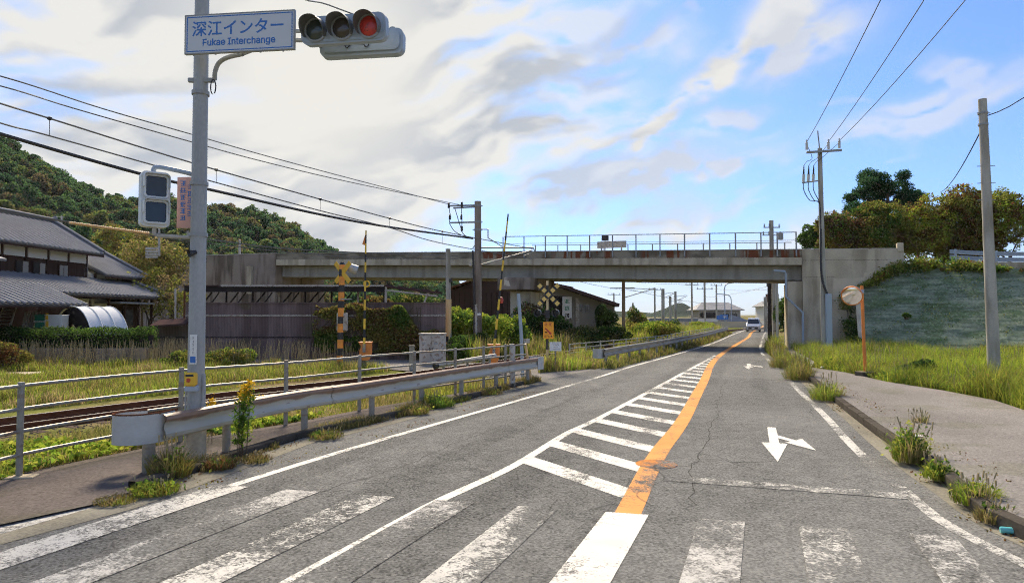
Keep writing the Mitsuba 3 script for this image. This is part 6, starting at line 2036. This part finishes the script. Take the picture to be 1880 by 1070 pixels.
bush('reddish brown shrub against the low wall left of the farmhouse hedge', at(22, 655, 27.5) * [1, 1, 0] + [0, 0, .6], (.95, .7, .65), 3600, .09, ['rust', 'rust', 'olive'], 51)
bush('green weeds heaped in front of the yard wall right of the signal pole', at(415, 668, 28.5) * [1, 1, 0] + [0, 0, .42], (1.25, .7, .55), 3600, .10, ['bright', 'green', 'olive'], 52)
bush('green weeds heaped in front of the yard wall left of the signal pole', at(330, 672, 28.0) * [1, 1, 0] + [0, 0, .35], (.8, .6, .5), 2400, .10, ['green', 'olive'], 53)
bush('broad yellow green bush around the railway mast', at(862, 610, 37.2) * [1, 1, 0] + [0, 0, 1.45], (2.2, 1.5, 1.45), 14000, .15, ['bright', 'bright', 'green'], 54, gap=.34, nl=12)
bush('rounded yellow green bush left of the railway mast', at(815, 600, 37.5) * [1, 1, 0] + [0, 0, 1.1], (1.0, 1.0, 1.1), 5000, .14, ['bright', 'olive'], 55)
bush('green bush right of the raised barrier arm', at(935, 615, 37.6) * [1, 1, 0] + [0, 0, 1.1], (1.1, 1.1, 1.25), 6500, .14, ['green', 'bright'], 56)
bush('dark green shrub below the yellow green bush', at(870, 640, 34.5) * [1, 1, 0] + [0, 0, .65], (1.5, .9, .75), 6500, .12, ['green', 'dark'], 57)
bush('dark shrub right of the control cabinet', at(838, 655, 33.0) * [1, 1, 0] + [0, 0, .45], (.55, .6, .6), 2600, .11, ['dark', 'green'], 571)
bush('dark bushes behind the crossing warning post', at(985, 600, 48) * [1, 1, 0] + [0, 0, 1.6], (2.6, 1.8, 1.9), 11000, .18, ['dark', 'green', 'purple'], 58, gap=.36, nl=10)
bush('tangled brown green bush below the white upright sign', at(1045, 612, 47) * [1, 1, 0] + [0, 0, .7], (2.6, 1.5, .8), 8000, .16, ['olive', 'dark', 'scrub'], 59, gap=.36, nl=10)
bush('green bush left of the slender mast under the bridge', at(1108, 612, 50) * [1, 1, 0] + [0, 0, .7], (2.0, 1.5, .85), 7000, .16, ['green', 'dark', 'olive'], 60, nl=10)
bush('vine mass hanging over the right end of the pale low building', at(1108, 578, 64.5) * [1, 1, 0] + [0, 0, 1.8], (1.15, 1.0, 1.6), 5500, .2, ['dark', 'green'], 61, gap=.34)
bush('bright green shrub right of the slender mast', at(1190, 606, 66) * [1, 1, 0] + [0, 0, .7], (3.2, 2, 1.0), 7000, .2, ['green', 'bright', 'olive'], 62, nl=12)
bush('olive shrub with reddish top right of the slender mast', at(1168, 590, 70) * [1, 1, 0] + [0, 0, 1.6], (1.6, 1.5, 1.4), 5000, .2, ['olive', 'scrub', 'green'], 63)
bush('dark shrub at the foot of the long low shed', at(1215, 604, 95) * [1, 1, 0] + [0, 0, .7], (3, 2, .9), 4500, .26, ['dark', 'green', 'olive'], 64)
bush('small shrub in front of the white panel wall', at(1292, 601, 105) * [1, 1, 0] + [0, 0, .6], (2.6, 1.2, .8), 2600, .24, ['olive', 'bright'], 65)
# ivy that hangs over the yard wall
iv = thing('wall_ivy', 'brown and green ivy mass hanging over the right half of the yard wall', 'ivy')
n = 26000
x = r.uniform(at(580, 600, 33.8)[0], at(806, 600, 33.8)[0], n)
u = (x - x.min()) / (x.max() - x.min())
hi = 2.45 + 1.0 * meshkit.noise(np.column_stack([x * 1.3, 0 * x, 0 * x]), 2) - 5.5 * np.clip(u - .62, 0, .3)
P = np.column_stack([x, 33.72 - r.uniform(0, 1, n) ** 2 * (.1 + 1.1 * meshkit.noise(np.column_stack([x * .9, 0 * x, 0 * x + 2]))), r.uniform(.15, 1, n) * hi])
P = P[(meshkit.fbm(P * [1.0, 1, 1.1], 3, 15) > .56 - .16 * np.clip(u * 2, 0, 1) + .06 * (P[:, 2] < .9))]
m, c = leaves(P, r.uniform(.09, .17, len(P)), r, cols(r, P, ['green', 'olive', 'brown', 'olive'], .8, 33))
part(iv, 'leaves', m, 'm_leaf', color=c)
part(iv, 'stems', cat([tube(smooth_line([(x, 33.85, .1), (x + r.normal(0, .3), 33.8, 1.3), (x + r.normal(0, .5), 33.85, 2.6)], 4), .02, 5) for x in np.linspace(-10, -4.4, 16)]), 'm_bark')
tree('dark green tree behind the open canopy frame left of the concrete pole', at(760, 590, 44) * [1, 1, 0], at(752, 572, 44), (1.9, 1.4, 1.5), 7000, .2, ['green', 'dark', 'olive'], 611, gap=.40, nl=12)
tree('low olive tree behind the right end of the yard wall', at(690, 590, 41) * [1, 1, 0], at(688, 566, 41), (1.6, 1.2, 1.1), 5000, .18, ['olive', 'green', 'brown'], 612, gap=.42, nl=12)
# creeper on the end of the abutment and on the crest of the slope
cr_ = thing('abutment_creeper', 'green creeper climbing the edge of the bridge abutment behind the power pole', 'creeper')
n = 5200
s = r.uniform(0, 1, n)
A_ = np.array([[20.9, 42.6, 3.4], [20.75, 42.2, 2.6], [20.6, 41.6, 1.6], [20.6, 41.0, .8], [20.4, 40.6, .1]])
pt = np.stack([np.interp(s, np.linspace(0, 1, 5), A_[:, k]) for k in range(3)], 1)
P = pt + r.normal(0, 1, (n, 3)) * [.22, .16, .16]
P = P[meshkit.fbm(P * 1.7, 3, 5) > .44]
m, c = leaves(P, r.uniform(.08, .16, len(P)), r, cols(r, P, ['green', 'dark', 'olive'], 1.2, 2))
part(cr_, 'leaves', m, 'm_leaf', color=c)
part(cr_, 'stems', tube(A_ + [.05, .1, 0], .03, 6), 'm_bark')
TL = Line(top)
for k, (s0, s1, w_, h_, n, lab) in enumerate(((.3, 7.6, .75, .42, 9000, 'thick green shrubs draped over the crest of the netted slope beside the bridge'), (8.6, 11.6, .75, .5, 4200, 'second green shrub on the crest of the netted slope behind the thick utility pole'),
                                             (11.8, 17.0, .6, .28, 3000, 'low green shrubs at the right end of the crest'))):
    b_ = thing('crest_shrub', lab, 'shrub')
    s = r.uniform(s0, s1, n)
    p = np.array([TL(q)[0] for q in s])
    e_ = np.sin(np.pi * (s - s0) / (s1 - s0)) ** .6
    P = p + np.column_stack([r.normal(-.18, .3, n) * w_, r.normal(-.35, .4, n) * w_, r.normal(-.05, .42, n) * h_ * e_ * 1.3 - .05])
    P = P[meshkit.fbm(P * 1.5, 3, 31 + k) > .42]
    m, c = leaves(P, r.uniform(.10, .2, len(P)), r, cols(r, P, ['green', 'olive', 'bright', 'rust'], 1.0, 3))
    part(b_, 'foliage', m, 'm_leaf', color=c)
    part(b_, 'stem', tube([TL(q)[0] + [0, .1, .05] for q in np.linspace(s0, s1, 12)], .03, 5), 'm_bark')
bush('dark green shrub in the grass right of the mirror post', at(1693, 696, 22) * [1, 1, 0] + [0, 0, .42], (.75, .5, .45), 2600, .09, ['dark', 'green'], 70)
bush('small green weed growing out of the middle of the netted slope', at(1663, 580, 38.6) + [0, 0, .05], (.3, .2, .16), 700, .10, ['green', 'dark'], 71, nl=3, z0=at(1663, 580, 38.6)[2] - .2)
bush('small shrub at the toe of the netted slope left of the mirror post', at(1577, 630, 39.0) + [0, 0, .1], (.5, .3, .35), 1000, .10, ['dark', 'olive'], 72, nl=3)

r = np.random.default_rng(15)
n = 15000
a_, b_ = r.uniform(0, 158.99, n), r.uniform(0, 1, n)
ia = a_.astype(int)
fa = (a_ - ia)[:, None]
P = (A[ia] * (1 - fa) + A[ia + 1] * fa) * (1 - b_[:, None]) + (Bq[ia] * (1 - fa) + Bq[ia + 1] * fa) * b_[:, None]
P = P + np.array([-.06, -.09, .05]) + r.normal(0, .03, (n, 3))
P = P[meshkit.fbm(P * [1.2, 1.2, 2.4], 4, 8) > .57]
m, c = leaves(P, r.uniform(.05, .12, len(P)), r, cols(r, P, ['green', 'olive', 'dark', 'bright'], .9, 6), aspect=.5)
stuff('slope_growth', 'small green weeds growing through the net on the slope', 'weeds', m, 'm_leaf', c)
# ---- trees behind the ramp
pine_r = np.random.default_rng(71)
pt_ = thing('pine_tree', 'dark blue green pine rising above the brown trees right of the power pole', 'tree')
pc_ = at(1628, 352, 60)
bl = []
for k in range(26):
    a = pine_r.uniform(0, 2 * np.pi)
    rr = pine_r.uniform(.2, 1.0)
    bl.append((pc_ + np.array([math.cos(a) * 3.3 * rr, math.sin(a) * 2.4 * rr, pine_r.uniform(-1.6, 2.0) - .9 * rr]), np.array([.95, .95, .65]) * pine_r.uniform(.7, 1.2)))
P = blob(pine_r, bl, 24000, .34, 1.2, 3, .2)
m, c = leaves(P, pine_r.uniform(.22, .42, len(P)), pine_r, cols(pine_r, P, ['pine'], .8, 2), -.6, .22)
part(pt_, 'crown', m, 'm_leaf', color=c)
o_ = [tube(smooth_line([pc_ * [1, 1, 0] + [.4, 0, 3.0], pc_ + [.2, 0, -3], pc_ + [0, 0, .8]], 5), np.linspace(.26, .1, 11), 8)]
for b in bl:
    o_.append(tube([pc_ + [0.1, 0, min(.6, b[0][2] - pc_[2] - .5)], b[0]], [.07, .03], 5))
part(pt_, 'trunk', cat(o_), 'm_bark', smooth=40)
for k, (px, py, y, rx, rz, n, pals, gap, lab) in enumerate((
        (1548, 428, 55, 2.4, 2.5, 14000, ['brown', 'green', 'purple', 'olive'], .42, 'reddish brown cherry tree nearest the power pole'),
        (1500, 435, 62, 1.7, 1.5, 6000, ['dark', 'green'], .42, 'small dark green tree left of the power pole above the abutment'),
        (1612, 430, 54, 2.5, 2.6, 12000, ['brown', 'olive', 'green'], .42, 'purple brown cherry tree below the pine'),
        (1690, 415, 54, 3.0, 2.7, 14000, ['olive', 'bright', 'rust'], .43, 'olive and orange tree right of the pine with flat top'),
        (1765, 412, 53, 2.7, 2.8, 13000, ['olive', 'rust', 'bright'], .43, 'orange olive tree just left of the thick utility pole'),
        (1850, 408, 52, 2.7, 3.1, 13000, ['olive', 'bright', 'rust'], .43, 'green and rust tree right of the thick utility pole'),
        (1730, 455, 57, 4.2, 1.6, 9000, ['green', 'dark', 'olive'], .45, 'low dark green tree filling the gap under the flat topped tree'),
        (1940, 400, 52, 3.0, 2.8, 9000, ['olive', 'green'], .43, 'olive tree at the right edge of the picture'))):
    c = at(px, py, y)
    tree(lab, (c[0] + .2, y, 3.6), c, (rx, rx * .85, rz), int(n * 2.1), .20, pals, 500 + k, gap=gap + .015, trunk=.14, nl=14)
tree('dark green garden tree seen under the right end of the bridge', at(1450, 575, 57) * [1, 1, 0], at(1449, 570, 57) + [0, 0, -.1], (1.35, 1.3, 1.9), 7000, .2, ['dark', 'green'], 520, gap=.4, nl=12)
# bare scrub and small trees on the slope behind the farmhouse
for k, (px, py, y, rx, rz, n, pals, gap, lab) in enumerate((
        (262, 470, 50, 2.6, 1.8, 5200, ['scrub', 'olive', 'straw'], .47, 'olive brown scrub tree above the end of the farmhouse roof'),
        (318, 480, 52, 2.4, 2.0, 5200, ['scrub', 'scrub', 'olive'], .47, 'straw brown scrub tree just left of the signal pole'),
        (275, 535, 47, 2.2, 2.2, 4200, ['scrub', 'olive'], .50, 'thin bare branched tree between the farmhouse and the yard wall'),
        (330, 545, 46, 1.5, 2.0, 2600, ['scrub', 'olive'], .50, 'thin bare tree behind the low end of the yard wall'),
        (225, 440, 54, 2.4, 1.6, 4600, ['olive', 'scrub'], .46, 'olive scrub tree behind the farmhouse ridge'))):
    c = at(px, py, y)
    tree(lab, (c[0], y, 0), c, (rx, rx * .8, rz), n, .2, pals, 540 + k, gap=gap, trunk=.10, nl=12)


# ---- wooded hills
def hill(ridge_pts, width, cell, y_far=None):
    R = np.array(ridge_pts, float)
    L_ = Line(smooth_line(R, 8))
    P = L_.p
    x0, x1 = P[:, 0].min() - width, P[:, 0].max() + width
    y0, y1 = P[:, 1].min() - width, P[:, 1].max() + width
    X, Y = np.meshgrid(np.arange(x0, x1, cell), np.arange(y0, y1, cell), indexing='ij')
    from scipy.spatial import cKDTree
    d, i = cKDTree(P[:, :2]).query(np.stack([X, Y], -1).reshape(-1, 2))
    H = P[i, 2] * np.clip(1 - d / width, 0, 1) ** .85
    z = H.reshape(X.shape) * (1 + .0 * X) - 1.5
    z = z + (meshkit.fbm(np.stack([X / 26, Y / 26, 0 * X], -1), 3, 2) - .5) * np.minimum(7, np.maximum(0, z) * .35)
    nx, ny = X.shape
    i, j = np.meshgrid(np.arange(nx - 1), np.arange(ny - 1), indexing='ij')
    q = (i * ny + j).ravel()
    f = np.vstack([np.stack([q, q + ny, q + ny + 1], 1), np.stack([q, q + ny + 1, q + 1], 1)])
    return X, Y, z, f


def crown_model(key, pals, seed, n=1500):
    r = np.random.default_rng(seed)
    P = blob(r, lobes(r, (0, 0, 2.4), (2.6, 2.6, 2.3), 9), n, .36, .6, seed)
    m, c = leaves(P, r.uniform(.34, .66, len(P)), r, cols(r, P, pals, .3, seed), aspect=.8)
    scene[key] = {'type': 'shapegroup', 'leaves': ply(m, 'm_leaf', color=c)}


MODELS = []
for k, pals in enumerate((['fgreen'], ['fgreen', 'pine'], ['folive', 'fgreen'], ['folive'], ['fbrown', 'folive'], ['fgreen', 'fbrown'], ['fgreen', 'folive'], ['pine'])):
    MODELS.append(f'crown_model_{k}')
    crown_model(MODELS[-1], pals, 800 + k)


def wooded(name, label, H, n, s0, s1, weights, seed, limit=None):
    X, Y, z, f = H
    r = np.random.default_rng(seed)
    labels[name] = {'label': label, 'category': 'forest', 'kind': 'stuff'}
    k = 0
    nx, ny = X.shape
    tries = 0
    cdf = np.asarray(weights, float)
    cdf /= cdf.sum()
    while k < n and tries < n * 30:
        tries += 1
        i, j = r.uniform(0, nx - 1.01), r.uniform(0, ny - 1.01)
        a, b = int(i), int(j)
        u, v = i - a, j - b
        zz = z[a, b] * (1 - u) * (1 - v) + z[a + 1, b] * u * (1 - v) + z[a, b + 1] * (1 - u) * v + z[a + 1, b + 1] * u * v
        x, y = X[a, 0] + u * (X[1, 0] - X[0, 0]), Y[0, b] + v * (Y[0, 1] - Y[0, 0])
        if zz < .4 or (limit and not limit(x, y)):
            continue
        kind = meshkit.noise(np.array([x / 22, y / 22, 0.0]), seed)
        c = int(np.clip(kind * 1.3 - .15 + r.normal(0, .16), 0, .999) * len(MODELS))
        c = c if r.uniform() < .7 else r.choice(len(MODELS), p=cdf)
        s = r.uniform(s0, s1)
        k += 1
        scene[f'{name}__{k:03d}'] = {'type': 'instance', 'group': {'type': 'ref', 'id': MODELS[c]},
                                     'to_world': T().translate([float(x), float(y), float(zz - .5 * s)]).rotate([0, 0, 1], float(r.uniform(0, 360))).scale([s, s, s * r.uniform(.85, 1.25)])}


def ridge_from(pix, drop):
    return [tuple(at(px, py, y) - [0, 0, drop]) for px, py, y in pix]


H1 = hill(ridge_from([(-420, 190, 190), (-200, 205, 200), (0, 240, 205), (60, 272, 208), (120, 307, 212), (180, 340, 216), (262, 350, 222), (330, 352, 228), (430, 373, 236), (500, 397, 246), (560, 409, 252), (620, 434, 258), (668, 462, 264), (735, 520, 272), (800, 555, 280)], 4.5), 105, 6)
structure('hill', (np.stack([H1[0], H1[1], H1[2]], -1).reshape(-1, 3), H1[3]), 'm_hillsoil', smooth=True)
wooded('hill_forest', 'mixed autumn forest covering the large hill on the left', H1, 4600, .45, 1.3, [3, 3, 2, 1, 1.2, 1.2, 2, 2], 31, lambda x, y: y < -.35 * x + 205 and x > -y * 1.0 - 30)
H2 = hill(ridge_from([(-300, 300, 88), (-100, 330, 92), (40, 352, 96), (110, 372, 98), (200, 405, 100), (290, 430, 98), (345, 470, 96)], 4.0), 42, 4)
structure('hill', (np.stack([H2[0], H2[1], H2[2]], -1).reshape(-1, 3), H2[3]), 'm_hillsoil', smooth=True)
wooded('knoll_forest', 'nearer green and brown trees on the knoll behind the farmhouse', H2, 800, .45, .85, [3, 1, 3, 3, 2, 2, 2, 1], 32, lambda x, y: x > -y * 1.0 - 20)
# dark islands of hill far off under the bridge
H3 = hill([tuple(at(px, py, y)) for px, py, y in ((1195, 578, 800), (1215, 570, 800), (1238, 560, 805), (1256, 560, 810), (1266, 566, 812), (1272, 576, 815))], 26, 5)
structure('hill', (np.stack(H3[:3], -1).reshape(-1, 3) + [0, 0, 3], H3[3]), 'm_farhill', smooth=True)
H4 = hill([tuple(at(px, py, y)) for px, py, y in ((690, 520, 700), (770, 528, 720), (805, 534, 730), (850, 545, 740), (960, 556, 760), (1130, 568, 780))], 110, 14)
structure('hill', (np.stack(H4[:3], -1).reshape(-1, 3), H4[3]), 'm_farhill', smooth=True)

# ---- thin haze, the air between here and the hills
scene['haze_air'] = {'type': 'homogeneous', 'albedo': rgb(.95, .95, .95), 'sigma_t': .0001}
scene['haze'] = {'type': 'cube', 'to_world': T().translate([0, 0, 59.4]).scale([2700, 2700, 60.5]), 'bsdf': {'type': 'null'}, 'interior': {'type': 'ref', 'id': 'haze_air'}}
scene['camera']['medium'] = {'type': 'ref', 'id': 'haze_air'}
labels['haze'] = {'label': 'thin pale haze in the air', 'category': 'haze', 'kind': 'stuff'}
